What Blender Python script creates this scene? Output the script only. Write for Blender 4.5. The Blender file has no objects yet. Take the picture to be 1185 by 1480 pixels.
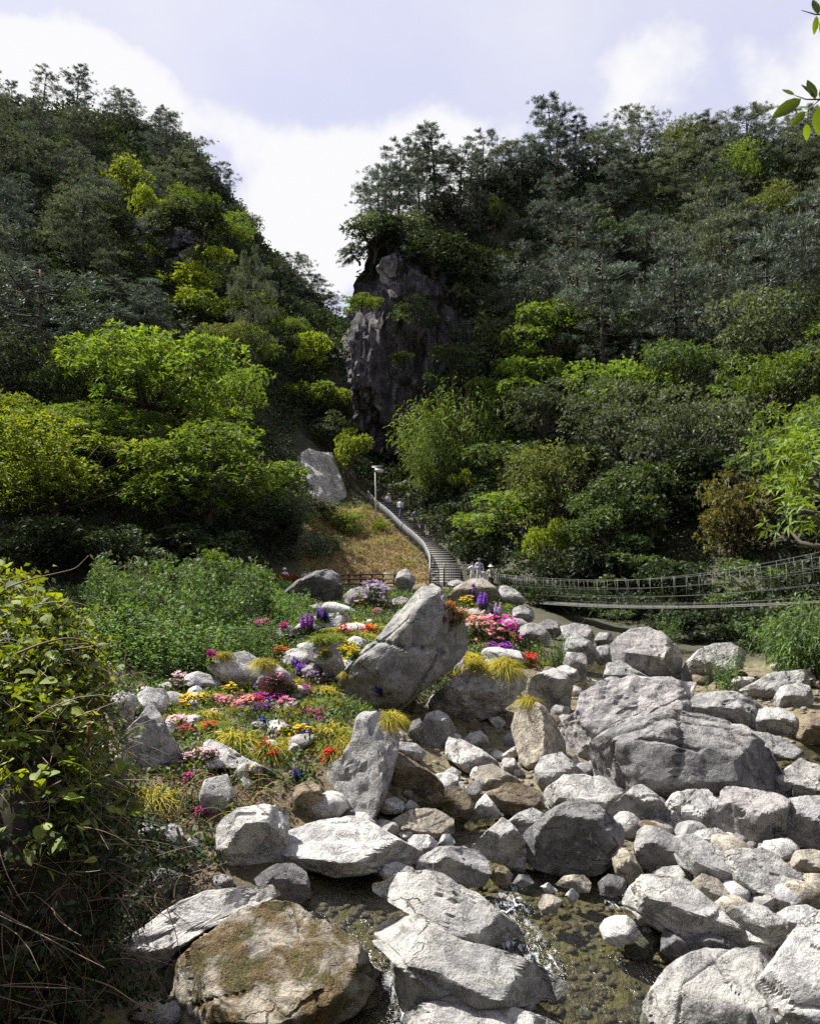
import bpy, bmesh, math, random
import numpy as np
from mathutils import Vector, Matrix
from mathutils.bvhtree import BVHTree

random.seed(7)
RNG = np.random.default_rng(11)
scene = bpy.context.scene
COL = scene.collection
R = math.radians

# ------------------------------------------------------------------ camera
F, CX, HY = 1188.0, 592.5, 760.0          # focal length, centre column and horizon row of the photograph, in its pixels
cam_d = bpy.data.cameras.new("camera"); cam = bpy.data.objects.new("camera", cam_d); COL.objects.link(cam)
cam.location = (0, 0, 0); cam.rotation_euler = (R(90), 0, 0)
cam_d.sensor_fit = 'HORIZONTAL'; cam_d.sensor_width = 36.0; cam_d.lens = 36.0 * F / 1185.0
cam_d.shift_y = 20.0 / 1185.0
cam_d.clip_start = 0.05; cam_d.clip_end = 3000.0
scene.camera = cam

# ------------------------------------------------------------------ sun, sky, exposure
SUN = Vector((-0.50, 0.33, 0.80)).normalized()       # towards the sun: high, from the left and a little behind the gorge
sd = bpy.data.lights.new("sun", 'SUN'); sun = bpy.data.objects.new("sun", sd); COL.objects.link(sun)
sd.energy = 5.0; sd.angle = R(0.53); sd.color = (1.0, 0.96, 0.88)
sun.rotation_euler = SUN.to_track_quat('Z', 'Y').to_euler()

world = bpy.data.worlds.new("World"); scene.world = world; world.use_nodes = True
wn, wl = world.node_tree.nodes, world.node_tree.links
wn.clear()
def wnode(t, **k):
    n = wn.new(t)
    for a, v in k.items(): setattr(n, a, v)
    return n
sky = wnode('ShaderNodeTexSky'); sky.sky_type = 'NISHITA'; sky.sun_disc = False
sky.sun_elevation = math.asin(SUN.z); sky.sun_rotation = math.atan2(SUN.x, SUN.y)
sky.air_density = 1.0; sky.dust_density = 1.5
bg_sky = wnode('ShaderNodeBackground'); bg_sky.inputs[1].default_value = 0.05
wl.new(sky.outputs[0], bg_sky.inputs[0])
bg_cl = wnode('ShaderNodeBackground'); bg_cl.inputs[0].default_value = (0.98, 0.98, 1.0, 1); bg_cl.inputs[1].default_value = 0.39
bg_veil = wnode('ShaderNodeBackground'); bg_veil.inputs[0].default_value = (0.79, 0.80, 1.0, 1); bg_veil.inputs[1].default_value = 0.385
tc = wnode('ShaderNodeTexCoord')
veil = wnode('ShaderNodeMixShader'); veil.inputs[0].default_value = 0.84      # thin high haze over the blue
wl.new(bg_sky.outputs[0], veil.inputs[1]); wl.new(bg_veil.outputs[0], veil.inputs[2])
nz = wnode('ShaderNodeTexNoise'); nz.inputs['Scale'].default_value = 5.0; nz.inputs['Detail'].default_value = 9.0; nz.inputs['Roughness'].default_value = 0.55
wl.new(tc.outputs['Generated'], nz.inputs['Vector'])
nz2 = wnode('ShaderNodeTexNoise'); nz2.inputs['Scale'].default_value = 2.2; nz2.inputs['Detail'].default_value = 6.0
mp2 = wnode('ShaderNodeMapping'); mp2.inputs['Location'].default_value = (3.1, 0.4, 1.7); mp2.inputs['Scale'].default_value = (1, 1, 1.6)
wl.new(tc.outputs['Generated'], mp2.inputs[0]); wl.new(mp2.outputs[0], nz2.inputs['Vector'])
sep = wnode('ShaderNodeSeparateXYZ'); wl.new(tc.outputs['Generated'], sep.inputs[0])
def wmath(op, a, b=None, c=None):
    n = wnode('ShaderNodeMath', operation=op)
    for i, v in enumerate((a, b, c)):
        if v is None: continue
        if isinstance(v, (int, float)): n.inputs[i].default_value = v
        else: wl.new(v, n.inputs[i])
    return n.outputs[0]
# one big cumulus standing in the gap of the gorge
def bump(cx, cy, rx, ry):
    d = Vector(((cx - CX) / F, 1.0, (HY - cy) / F)).normalized()
    dx = wmath('DIVIDE', wmath('SUBTRACT', sep.outputs[0], d.x), rx / F)
    dz = wmath('DIVIDE', wmath('SUBTRACT', sep.outputs[2], d.z), ry / F)
    r2 = wmath('ADD', wmath('MULTIPLY', dx, dx), wmath('MULTIPLY', dz, dz))
    fr = wmath('GREATER_THAN', sep.outputs[1], 0.0)
    return wmath('MULTIPLY', wmath('EXPONENT', wmath('MULTIPLY', r2, -1.0)), fr)
b1 = bump(430, 300, 128, 128)
b2 = bump(130, 120, 130, 55)
b3 = bump(600, 290, 110, 70)
b4 = bump(1110, 130, 220, 120)
cl = wmath('ADD', wmath('ADD', b1, b2), wmath('ADD', b3, wmath('MULTIPLY', b4, 0.55)))
cl = wmath('ADD', cl, wmath('MULTIPLY', wmath('SUBTRACT', nz.outputs[0], 0.5), 1.7))
m1 = wnode('ShaderNodeMapRange', interpolation_type='SMOOTHSTEP'); m1.inputs['From Min'].default_value = 0.40; m1.inputs['From Max'].default_value = 0.66
wl.new(cl, m1.inputs['Value'])
m2 = wnode('ShaderNodeMapRange', interpolation_type='SMOOTHSTEP'); m2.inputs['From Min'].default_value = 0.38; m2.inputs['From Max'].default_value = 0.75; m2.inputs['To Max'].default_value = 0.6
wl.new(nz2.outputs[0], m2.inputs['Value'])
fac = wmath('MAXIMUM', m1.outputs[0], m2.outputs[0])
mixw = wnode('ShaderNodeMixShader')
wl.new(fac, mixw.inputs[0]); wl.new(veil.outputs[0], mixw.inputs[1]); wl.new(bg_cl.outputs[0], mixw.inputs[2])
wo = wnode('ShaderNodeOutputWorld'); wl.new(mixw.outputs[0], wo.inputs[0])

vs = scene.view_settings
vs.view_transform = 'Standard'; vs.look = 'None'; vs.gamma = 1.0; vs.use_curve_mapping = False
vs.exposure = 1.34
cy = scene.cycles
cy.max_bounces = 6; cy.diffuse_bounces = 2; cy.glossy_bounces = 2; cy.transmission_bounces = 4; cy.transparent_max_bounces = 8
cy.caustics_reflective = False; cy.caustics_refractive = False
cy.use_denoising = False
cy.sample_clamp_direct = 12.0; cy.sample_clamp_indirect = 6.0
try: cy.denoiser = 'OPENIMAGEDENOISE'
except Exception: pass

# ------------------------------------------------------------------ helpers
def P(px, py, Y):
    """the point that lies Y metres ahead of the camera and shows at that pixel of the photograph"""
    return Vector(((px - CX) * Y / F, Y, (HY - py) * Y / F))

def tag(o, label=None, cat=None, group=None, kind=None):
    if label: o["label"] = label
    if cat: o["category"] = cat
    if group: o["group"] = group
    if kind: o["kind"] = kind
    return o

def mesh_from(name, verts, faces, mat=None, smooth=False, quads=None):
    """faces / quads: int arrays of triangles and of quads"""
    me = bpy.data.meshes.new(name)
    verts = np.asarray(verts, dtype=np.float32).reshape(-1, 3)
    parts = []
    for f, n in ((faces, 3), (quads, 4)):
        if f is not None and len(f): parts.append((np.asarray(f, dtype=np.int32).reshape(-1, n), n))
    nl = sum(p.size for p, n in parts); npoly = sum(len(p) for p, n in parts)
    me.vertices.add(len(verts)); me.vertices.foreach_set("co", verts.ravel())
    me.loops.add(nl); me.polygons.add(npoly)
    me.loops.foreach_set("vertex_index", np.concatenate([p.ravel() for p, n in parts]))
    tot = np.concatenate([np.full(len(p), n, dtype=np.int32) for p, n in parts])
    st = np.concatenate(([0], np.cumsum(tot)[:-1])).astype(np.int32)
    me.polygons.foreach_set("loop_start", st)
    if smooth: me.polygons.foreach_set("use_smooth", np.ones(npoly, dtype=bool))
    me.update(calc_edges=True); me.validate()
    if mat: me.materials.append(mat)
    return me

def put(name, me, parent=None, loc=None):
    o = bpy.data.objects.new(name, me); COL.objects.link(o)
    if parent: o.parent = parent
    if loc is not None: o.location = loc
    return o

def empty(name, loc=(0, 0, 0), rz=0.0, sc=1.0):
    o = bpy.data.objects.new(name, None); COL.objects.link(o)
    o.location = loc; o.rotation_euler = (0, 0, rz)
    o.scale = (sc, sc, sc) if isinstance(sc, (int, float)) else sc
    o.empty_display_size = 0.2
    return o

def copy_thing(proto, loc, rz=0.0, sc=1.0, tilt=(0, 0)):
    c = proto.copy(); COL.objects.link(c)
    c.location = loc; c.rotation_euler = (tilt[0], tilt[1], rz)
    c.scale = (sc, sc, sc) if isinstance(sc, (int, float)) else sc
    for ch in list(proto.children):
        d = ch.copy(); COL.objects.link(d); d.parent = c
        for g in list(ch.children):
            e = g.copy(); COL.objects.link(e); e.parent = d
    return c

def drop_thing(proto):
    for ch in list(proto.children):
        for g in list(ch.children): bpy.data.objects.remove(g)
        bpy.data.objects.remove(ch)
    bpy.data.objects.remove(proto)

# vectorised gradient noise
_perm = np.random.default_rng(3).permutation(256)
_perm = np.concatenate([_perm, _perm, _perm])
_grad = np.random.default_rng(4).normal(size=(256, 3)); _grad /= np.linalg.norm(_grad, axis=1, keepdims=True)
def noise3(p):
    p = np.asarray(p, dtype=np.float64)
    i = np.floor(p).astype(np.int64); f = p - i; i &= 255
    u = f * f * f * (f * (f * 6 - 15) + 10)
    out = 0
    for dx in (0, 1):
        wx = u[:, 0] if dx else 1 - u[:, 0]
        for dy in (0, 1):
            wy = u[:, 1] if dy else 1 - u[:, 1]
            for dz in (0, 1):
                wz = u[:, 2] if dz else 1 - u[:, 2]
                h = _perm[_perm[_perm[(i[:, 0] + dx) & 255] + ((i[:, 1] + dy) & 255)] + ((i[:, 2] + dz) & 255)]
                g = _grad[h]
                out = out + wx * wy * wz * (g[:, 0] * (f[:, 0] - dx) + g[:, 1] * (f[:, 1] - dy) + g[:, 2] * (f[:, 2] - dz))
    return out * 1.5
def fbm(p, octaves=4, gain=0.5, lac=2.03, ridged=False):
    p = np.asarray(p, dtype=np.float64); a = 1.0; s = 0
    for _ in range(octaves):
        n = noise3(p)
        s = s + a * ((1 - 2 * np.abs(n)) if ridged else n)
        p = p * lac + 17.3; a *= gain
    return s

ICO = {}
def ico(level):
    if level not in ICO:
        bm = bmesh.new(); bmesh.ops.create_icosphere(bm, subdivisions=level, radius=1.0)
        ICO[level] = (np.array([v.co[:] for v in bm.verts]), np.array([[v.index for v in f.verts] for f in bm.faces]))
        bm.free()
    return ICO[level]

class Geo:
    """gathers tubes, boxes, leaves; builds ONE mesh"""
    def __init__(s): s.v = []; s.t = []; s.q = []; s.n = 0
    def add(s, v, t=None, q=None):
        v = np.asarray(v, dtype=np.float64).reshape(-1, 3)
        s.v.append(v)
        if t is not None and len(t): s.t.append(np.asarray(t).reshape(-1, 3) + s.n)
        if q is not None and len(q): s.q.append(np.asarray(q).reshape(-1, 4) + s.n)
        s.n += len(v); return s
    def tube(s, pts, rad, sides=6, cap=True):
        pts = np.asarray([tuple(p) for p in pts], dtype=np.float64); n = len(pts)
        rad = np.broadcast_to(np.asarray(rad, dtype=np.float64), (n,))
        tan = np.gradient(pts, axis=0); tan /= np.linalg.norm(tan, axis=1, keepdims=True) + 1e-9
        ref = np.array([0, 0, 1.0]) if abs(tan[:, 2]).mean() < 0.8 else np.array([1.0, 0, 0])
        a = np.cross(tan, ref); a /= np.linalg.norm(a, axis=1, keepdims=True) + 1e-9
        b = np.cross(tan, a)
        ang = np.arange(sides) * 2 * math.pi / sides
        v = pts[:, None, :] + rad[:, None, None] * (np.cos(ang)[None, :, None] * a[:, None, :] + np.sin(ang)[None, :, None] * b[:, None, :])
        q = []
        for i in range(n - 1):
            for k in range(sides):
                k2 = (k + 1) % sides
                q.append((i * sides + k, i * sides + k2, (i + 1) * sides + k2, (i + 1) * sides + k))
        v = v.reshape(-1, 3); t = []
        if cap:
            v = np.vstack([v, pts[0], pts[-1]])
            for k in range(sides):
                k2 = (k + 1) % sides
                t.append((n * sides, k2, k)); t.append((n * sides + 1, (n - 1) * sides + k, (n - 1) * sides + k2))
        return s.add(v, t, q)
    def box(s, c, size, M=None):
        c = np.array(c, float); h = np.array(size, float) / 2
        v = np.array([(x, y, z) for x in (-1, 1) for y in (-1, 1) for z in (-1, 1)], float) * h
        if M is not None: v = v @ np.array(M.to_3x3()).T
        return s.add(v + c, None, [(0, 1, 3, 2), (4, 6, 7, 5), (0, 4, 5, 1), (2, 3, 7, 6), (0, 2, 6, 4), (1, 5, 7, 3)])
    def leaves(s, base, d, L, W, droop=0.0, rng=RNG, flat=0.0):
        """diamond leaves: base N,3  direction N,3  length N  width N"""
        base = np.asarray(base, float); d = np.asarray(d, float); N = len(base)
        d = d / (np.linalg.norm(d, axis=1, keepdims=True) + 1e-9)
        L = np.broadcast_to(np.asarray(L, float), (N,))[:, None]; W = np.broadcast_to(np.asarray(W, float), (N,))[:, None]
        r = rng.normal(size=(N, 3)) * (1 - flat) + np.array([0, 0, 1.0]) * flat * 2
        sd_ = np.cross(d, r); sd_ /= np.linalg.norm(sd_, axis=1, keepdims=True) + 1e-9
        nn = np.cross(sd_, d)
        mid = base + d * L * 0.45 + nn * L * 0.06
        tip = base + d * L; tip[:, 2:] -= droop * L
        v = np.stack([base, mid + sd_ * W * 0.5, tip, mid - sd_ * W * 0.5], axis=1).reshape(-1, 3)
        q = np.arange(N * 4).reshape(N, 4)
        return s.add(v, None, q)
    def blades(s, base, d, L, W, droop=0.5, seg=3, rng=RNG):
        """arching grass blades"""
        base = np.asarray(base, float); d = np.asarray(d, float); N = len(base)
        d = d / (np.linalg.norm(d, axis=1, keepdims=True) + 1e-9)
        L = np.broadcast_to(np.asarray(L, float), (N,))[:, None]; W = np.broadcast_to(np.asarray(W, float), (N,))[:, None]
        droop = np.broadcast_to(np.asarray(droop, float), (N,))[:, None]
        sd_ = np.cross(d, rng.normal(size=(N, 3))); sd_ /= np.linalg.norm(sd_, axis=1, keepdims=True) + 1e-9
        rows = []
        hz = d * np.array([1, 1, 0]); hz /= np.linalg.norm(hz, axis=1, keepdims=True) + 1e-6
        for k in range(seg + 1):
            t = k / seg
            c = base + d * L * t + hz * L * droop * 0.35 * t * t + np.array([0, 0, -1.0]) * L * droop * t * t
            w = W * (1 - 0.92 * t) * 0.5
            rows.append(c - sd_ * w); rows.append(c + sd_ * w)
        v = np.stack(rows, axis=1).reshape(-1, 3)
        m = 2 * (seg + 1); o = np.arange(N)[:, None] * m
        q = np.concatenate([np.stack([o[:, 0] + 2 * k, o[:, 0] + 2 * k + 1, o[:, 0] + 2 * k + 3, o[:, 0] + 2 * k + 2], axis=1) for k in range(seg)])
        return s.add(v, None, q)
    def mesh(s, name, mat, smooth=False):
        v = np.concatenate(s.v)
        return mesh_from(name, v, np.concatenate(s.t) if s.t else None, mat, smooth, np.concatenate(s.q) if s.q else None)

# ------------------------------------------------------------------ materials
def new_mat(name):
    m = bpy.data.materials.new(name); m.use_nodes = True
    m.node_tree.nodes.clear(); return m, m.node_tree.nodes, m.node_tree.links
def N_(ns, t, **k):
    n = ns.new(t)
    for a, v in k.items():
        if a.startswith('i_'):
            n.inputs[a[2:].replace('_', ' ')].default_value = v
        else: setattr(n, a, v)
    return n
def math_(ns, ls, op, a, b=None, clamp=False):
    n = ns.new('ShaderNodeMath'); n.operation = op; n.use_clamp = clamp
    for i, v in enumerate((a, b)):
        if v is None: continue
        if isinstance(v, (int, float)): n.inputs[i].default_value = v
        else: ls.new(v, n.inputs[i])
    return n.outputs[0]
def mixc(ns, ls, fac, a, b, blend='MIX'):
    n = ns.new('ShaderNodeMix'); n.data_type = 'RGBA'; n.blend_type = blend
    for sock, v in ((n.inputs[0], fac), (n.inputs[6], a), (n.inputs[7], b)):
        if isinstance(v, (int, float)): sock.default_value = v
        elif isinstance(v, tuple): sock.default_value = (*v, 1) if len(v) == 3 else v
        else: ls.new(v, sock)
    return n.outputs[2]
def ramp_(ns, ls, src, lo, hi, a=0.0, b=1.0, smooth=True):
    n = ns.new('ShaderNodeMapRange'); n.interpolation_type = 'SMOOTHSTEP' if smooth else 'LINEAR'
    n.inputs['From Min'].default_value = lo; n.inputs['From Max'].default_value = hi
    n.inputs['To Min'].default_value = a; n.inputs['To Max'].default_value = b
    ls.new(src, n.inputs['Value']); return n.outputs[0]
def noise_(ns, ls, vec, scale, detail=4.0, rough=0.55, dist=0.0):
    n = ns.new('ShaderNodeTexNoise'); n.inputs['Scale'].default_value = scale; n.inputs['Detail'].default_value = detail
    n.inputs['Roughness'].default_value = rough; n.inputs['Distortion'].default_value = dist
    if vec is not None: ls.new(vec, n.inputs['Vector'])
    return n.outputs[0]

def plain(name, col, rough=0.7, metal=0.0, var=0.25, scale=8.0):
    m, ns, ls = new_mat(name)
    tcn = ns.new('ShaderNodeTexCoord')
    f = noise_(ns, ls, tcn.outputs['Object'], scale)
    c = mixc(ns, ls, f, tuple(x * (1 - var) for x in col), tuple(min(1, x * (1 + var)) for x in col))
    b = N_(ns, 'ShaderNodeBsdfPrincipled'); b.inputs['Roughness'].default_value = rough; b.inputs['Metallic'].default_value = metal
    ls.new(c, b.inputs['Base Color'])
    o = ns.new('ShaderNodeOutputMaterial'); ls.new(b.outputs[0], o.inputs[0]); return m

def leaf_mat(name, c1, c2, trans=0.35, gloss=0.05, tcol=None, rough=0.4, by_obj=False):
    m, ns, ls = new_mat(name)
    geo = ns.new('ShaderNodeNewGeometry'); oi = ns.new('ShaderNodeObjectInfo')
    c = mixc(ns, ls, geo.outputs['Random Per Island'], c1, c2)
    if by_obj: c = mixc(ns, ls, 1.0, oi.outputs['Color'], mixc(ns, ls, geo.outputs['Random Per Island'], (0.7, 0.7, 0.7), (1.15, 1.15, 1.15)), 'MULTIPLY')
    tcn = ns.new('ShaderNodeTexCoord')
    pn = noise_(ns, ls, tcn.outputs['Object'], 0.9, 3.0)
    k = math_(ns, ls, 'ADD', ramp_(ns, ls, pn, 0.3, 0.7, 0.62, 1.12), math_(ns, ls, 'MULTIPLY', math_(ns, ls, 'SUBTRACT', oi.outputs['Random'], 0.5), 0.5))
    comb = ns.new('ShaderNodeCombineColor')
    for i in range(3): ls.new(k, comb.inputs[i])
    c = mixc(ns, ls, 1.0, c, comb.outputs[0], 'MULTIPLY')
    d = ns.new('ShaderNodeBsdfDiffuse'); ls.new(c, d.inputs[0])
    t = ns.new('ShaderNodeBsdfTranslucent')
    tc_ = mixc(ns, ls, 1.0, c, tcol or (1.25, 1.2, 0.55), 'MULTIPLY'); ls.new(tc_, t.inputs[0])
    mx = ns.new('ShaderNodeMixShader'); mx.inputs[0].default_value = trans
    ls.new(d.outputs[0], mx.inputs[1]); ls.new(t.outputs[0], mx.inputs[2])
    g = ns.new('ShaderNodeBsdfGlossy'); g.inputs['Roughness'].default_value = 0.65; g.inputs[0].default_value = (0.8, 0.85, 0.95, 1)
    m2 = ns.new('ShaderNodeMixShader'); m2.inputs[0].default_value = gloss * 0.55
    ls.new(mx.outputs[0], m2.inputs[1]); ls.new(g.outputs[0], m2.inputs[2])
    o = ns.new('ShaderNodeOutputMaterial'); ls.new(m2.outputs[0], o.inputs[0]); return m

def rock_mat(name, cliff=False):
    """granite: the object's colour is the stone's tint, its alpha how far moss and brown algae cover it"""
    m, ns, ls = new_mat(name)
    tcn = ns.new('ShaderNodeTexCoord'); oi = ns.new('ShaderNodeObjectInfo')
    add = ns.new('ShaderNodeVectorMath'); add.operation = 'ADD'; ls.new(tcn.outputs['Object'], add.inputs[0])
    sc_ = ns.new('ShaderNodeVectorMath'); sc_.operation = 'SCALE'; sc_.inputs[0].default_value = (37, 19, 53); ls.new(oi.outputs['Random'], sc_.inputs['Scale'])
    ls.new(sc_.outputs[0], add.inputs[1]); v = add.outputs[0]
    S = 0.22 if cliff else 1.0
    big = noise_(ns, ls, v, 0.9 * S, 5, 0.6)
    mid = noise_(ns, ls, v, 3.2 * S, 8, 0.66, 0.4)
    fine = noise_(ns, ls, v, 34 * S, 4, 0.7)
    grit = noise_(ns, ls, v, 85 * S, 2, 0.6)
    tint = oi.outputs['Color']
    c = mixc(ns, ls, ramp_(ns, ls, big, 0.3, 0.7), mixc(ns, ls, 1.0, tint, (0.74, 0.74, 0.77), 'MULTIPLY'), mixc(ns, ls, 1.0, tint, (1.16, 1.14, 1.10), 'MULTIPLY'))
    # dark lichen in patches, broken up
    lich = math_(ns, ls, 'MULTIPLY', ramp_(ns, ls, mid, 0.46, 0.60), ramp_(ns, ls, fine, 0.38, 0.56))
    c = mixc(ns, ls, math_(ns, ls, 'MULTIPLY', lich, 0.86), c, mixc(ns, ls, 1.0, tint, (0.19, 0.19, 0.20), 'MULTIPLY'))
    blot = math_(ns, ls, 'MULTIPLY', ramp_(ns, ls, noise_(ns, ls, v, 1.7 * S, 7, 0.68, 0.6), 0.50, 0.60), ramp_(ns, ls, fine, 0.32, 0.55, 0.45, 1.0))
    c = mixc(ns, ls, math_(ns, ls, 'MULTIPLY', blot, 0.72), c, mixc(ns, ls, 1.0, tint, (0.40, 0.40, 0.42), 'MULTIPLY'))
    if cliff:                                                                      # paler and darker streaks run down the face
        mps = ns.new('ShaderNodeMapping'); mps.inputs['Scale'].default_value = (1.0, 0.8, 0.16); ls.new(v, mps.inputs[0])
        st1 = noise_(ns, ls, mps.outputs[0], 1.1, 7, 0.7, 0.6); st2 = noise_(ns, ls, mps.outputs[0], 0.45, 5, 0.6, 0.8)
        c = mixc(ns, ls, ramp_(ns, ls, st1, 0.40, 0.60), mixc(ns, ls, 1.0, c, (0.38, 0.37, 0.42), 'MULTIPLY'), mixc(ns, ls, 1.0, c, (1.7, 1.62, 1.62), 'MULTIPLY'))
        c = mixc(ns, ls, ramp_(ns, ls, st2, 0.55, 0.68, 0.0, 0.6), c, mixc(ns, ls, 1.0, tint, (2.4, 2.3, 2.3), 'MULTIPLY'))
    # pale lichen crust
    pale = math_(ns, ls, 'MULTIPLY', ramp_(ns, ls, noise_(ns, ls, v, 5.0 * S, 6, 0.7), 0.56, 0.66), ramp_(ns, ls, fine, 0.45, 0.6))
    c = mixc(ns, ls, math_(ns, ls, 'MULTIPLY', pale, 0.75), c, (0.52, 0.515, 0.49))
    # salt and pepper of the mineral grains
    c = mixc(ns, ls, math_(ns, ls, 'MULTIPLY', ramp_(ns, ls, grit, 0.56, 0.68), 0.55), c, mixc(ns, ls, 1.0, tint, (0.3, 0.3, 0.32), 'MULTIPLY'))
    # cracks
    wv = ns.new('ShaderNodeVectorMath'); wv.operation = 'ADD'
    nv = ns.new('ShaderNodeTexNoise'); nv.inputs['Scale'].default_value = 1.6 * S; nv.inputs['Detail'].default_value = 5; ls.new(v, nv.inputs['Vector'])
    ls.new(v, wv.inputs[0]); ls.new(nv.outputs['Color'], wv.inputs[1])
    mp = ns.new('ShaderNodeMapping'); mp.inputs['Rotation'].default_value = (0.5, 0.3, 0.2); mp.inputs['Scale'].default_value = (0.55, 0.8, 1.9) if not cliff else (1.6, 0.8, 0.5)
    ls.new(wv.outputs[0], mp.inputs[0])
    vo = ns.new('ShaderNodeTexVoronoi'); vo.feature = 'DISTANCE_TO_EDGE'; vo.inputs['Scale'].default_value = 0.8 * S; ls.new(mp.outputs[0], vo.inputs['Vector'])
    crack = ramp_(ns, ls, vo.outputs['Distance'], 0.0, 0.018, 1.0, 0.0)
    crackm = math_(ns, ls, 'MULTIPLY', crack, ramp_(ns, ls, big, 0.50, 0.62))
    c = mixc(ns, ls, math_(ns, ls, 'MULTIPLY', crackm, 0.55), c, (0.025, 0.024, 0.022))
    # moss and brown algae
    ms = noise_(ns, ls, v, 1.5 * S, 7, 0.62, 0.3)
    thr = math_(ns, ls, 'SUBTRACT', 0.78, math_(ns, ls, 'MULTIPLY', oi.outputs['Alpha'], 0.42))
    mk = math_(ns, ls, 'MULTIPLY', math_(ns, ls, 'SUBTRACT', ms, thr), 9.0, clamp=True)
    mk = math_(ns, ls, 'MULTIPLY', mk, ramp_(ns, ls, fine, 0.30, 0.5, 0.55, 1.0))
    mossc = mixc(ns, ls, ramp_(ns, ls, noise_(ns, ls, v, 2.6 * S, 4), 0.42, 0.62), (0.150, 0.095, 0.034), (0.095, 0.085, 0.020))
    mossc = mixc(ns, ls, ramp_(ns, ls, fine, 0.4, 0.65), mossc, (0.035, 0.028, 0.014))
    c = mixc(ns, ls, mk, c, mossc)
    b = N_(ns, 'ShaderNodeBsdfPrincipled'); ls.new(c, b.inputs['Base Color'])
    b.inputs['Roughness'].default_value = 0.82; b.inputs['Specular IOR Level'].default_value = 0.25
    h = math_(ns, ls, 'ADD', math_(ns, ls, 'MULTIPLY', mid, 0.55), math_(ns, ls, 'MULTIPLY', fine, 0.10))
    h = math_(ns, ls, 'SUBTRACT', h, math_(ns, ls, 'MULTIPLY', crackm, 0.25))
    h = math_(ns, ls, 'ADD', h, math_(ns, ls, 'MULTIPLY', mk, 0.08))
    bp = ns.new('ShaderNodeBump'); bp.inputs['Strength'].default_value = 0.9; bp.inputs['Distance'].default_value = 0.30 / S * (0.6 if cliff else 1)
    ls.new(h, bp.inputs['Height']); ls.new(bp.outputs[0], b.inputs['Normal'])
    o = ns.new('ShaderNodeOutputMaterial'); ls.new(b.outputs[0], o.inputs[0]); return m

M_ROCK = rock_mat("granite")
M_CLIFF = rock_mat("cliff_rock", True)
M_BARK = plain("bark", (0.07, 0.055, 0.045), 0.9, var=0.4, scale=5)
M_TWIG = plain("dry_twig", (0.135, 0.095, 0.066), 0.8, var=0.45, scale=3)
M_PINE = leaf_mat("pine_needles", (0.034, 0.055, 0.036), (0.165, 0.190, 0.122), 0.20, 0.10, (1.0, 1.1, .9))
M_PINE2 = leaf_mat("pine_needles_olive", (0.048, 0.066, 0.030), (0.190, 0.210, 0.110), 0.22, 0.08, (1.05, 1.1, .8))
M_LEAF = leaf_mat("bright_leaf", (0.090, 0.160, 0.018), (0.200, 0.270, 0.032), 0.42, 0.05)
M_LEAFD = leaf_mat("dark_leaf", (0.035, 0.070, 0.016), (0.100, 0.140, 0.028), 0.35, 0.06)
M_LEAFY = leaf_mat("yellow_leaf", (0.135, 0.200, 0.015), (0.270, 0.315, 0.030), 0.45, 0.05)
M_LEAFG = leaf_mat("grey_green_leaf", (0.060, 0.085, 0.040), (0.140, 0.170, 0.080), 0.30, 0.06)
M_UNDER = leaf_mat("undergrowth_leaf_shade", (0.016, 0.030, 0.010), (0.050, 0.068, 0.022), 0.25, 0.04)  # leaf colour darkened to put the shade of gaps and hollows into it
M_LEAFR = leaf_mat("reddish_leaf", (0.085, 0.105, 0.025), (0.190, 0.150, 0.045), 0.40, 0.05)
M_WEED = leaf_mat("weed_leaf", (0.075, 0.150, 0.035), (0.170, 0.260, 0.075), 0.38, 0.05)
M_DRY = leaf_mat("dry_grass", (0.26, 0.185, 0.085), (0.50, 0.39, 0.20), 0.25, 0.02, (1, 1, 0.9))
M_GOLD = leaf_mat("golden_grass", (0.27, 0.25, 0.022), (0.52, 0.44, 0.050), 0.35, 0.03)
M_BLOOM = leaf_mat("petals", (0.5, 0.5, 0.5), (0.9, 0.9, 0.9), 0.30, 0.02, (1, 1, 1), by_obj=True)
M_VINE = leaf_mat("vine_leaf", (0.140, 0.200, 0.012), (0.330, 0.370, 0.022), 0.45, 0.06)
# ------------------------------------------------------------------ the ground: one sheet through measured points, plus added ones out of view
CREEK = [(300,1480,12.2),(600,1480,12.0),(900,1470,12.1),(1185,1480,11.6),(1400,1480,11.6),(200,1420,12.6),(450,1320,14.4),(620,1300,14.9),(800,1320,14.4),
 (1000,1300,14.7),(1200,1290,14.6),(300,1280,15),(500,1200,17.6),(700,1200,18),(850,1250,16.4),(1000,1190,18),(1180,1220,16.5),(1400,1220,16.5),
 (640,1120,21.4),(760,1110,22),(900,1100,22),(1050,1120,20.5),(1180,1120,20),(600,1050,25),(720,1040,26),(860,1010,28.5),(1000,1000,28.5),(1150,1020,26),
 (860,960,33),(960,950,34.5),(1100,960,32),(1200,980,29),(820,915,40),(930,905,43),(1030,905,42),(1150,910,36)]
GARDEN = [(220,1250,15.4),(220,1170,17.3),(330,1170,17.4),(400,1200,17),(180,1100,19),(300,1090,19.4),(420,1090,19.6),(470,1085,19.8),(250,1030,22.4),(380,1040,22.2),
 (480,1035,22.8),(540,1040,22.9),(300,980,27),(420,980,26.5),(530,975,27),(640,960,29),(700,950,31),(770,970,30),(430,920,34),(540,910,36),(680,910,37),(740,900,39.5),
 (460,870,46),(560,865,48),(680,865,49),(740,870,47)]
PLATEAU = [(250,940,30),(150,930,30),(-100,960,28),(330,900,36),(200,890,37),(0,890,38),(350,855,50),(420,845,54),(500,842,56),(600,842,57),(680,843,57),(720,850,54)]
SLOPE = [(644,824,60.5),(634,805,63.5),(620,792,66),(600,776,69),(582,758,72),(562,742,75),(549,727,77.5),(480,830,58),(540,838,57),(520,790,64),(575,800,63),(480,750,69),(520,745,72),(440,800,60),(450,720,75)]
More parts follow.
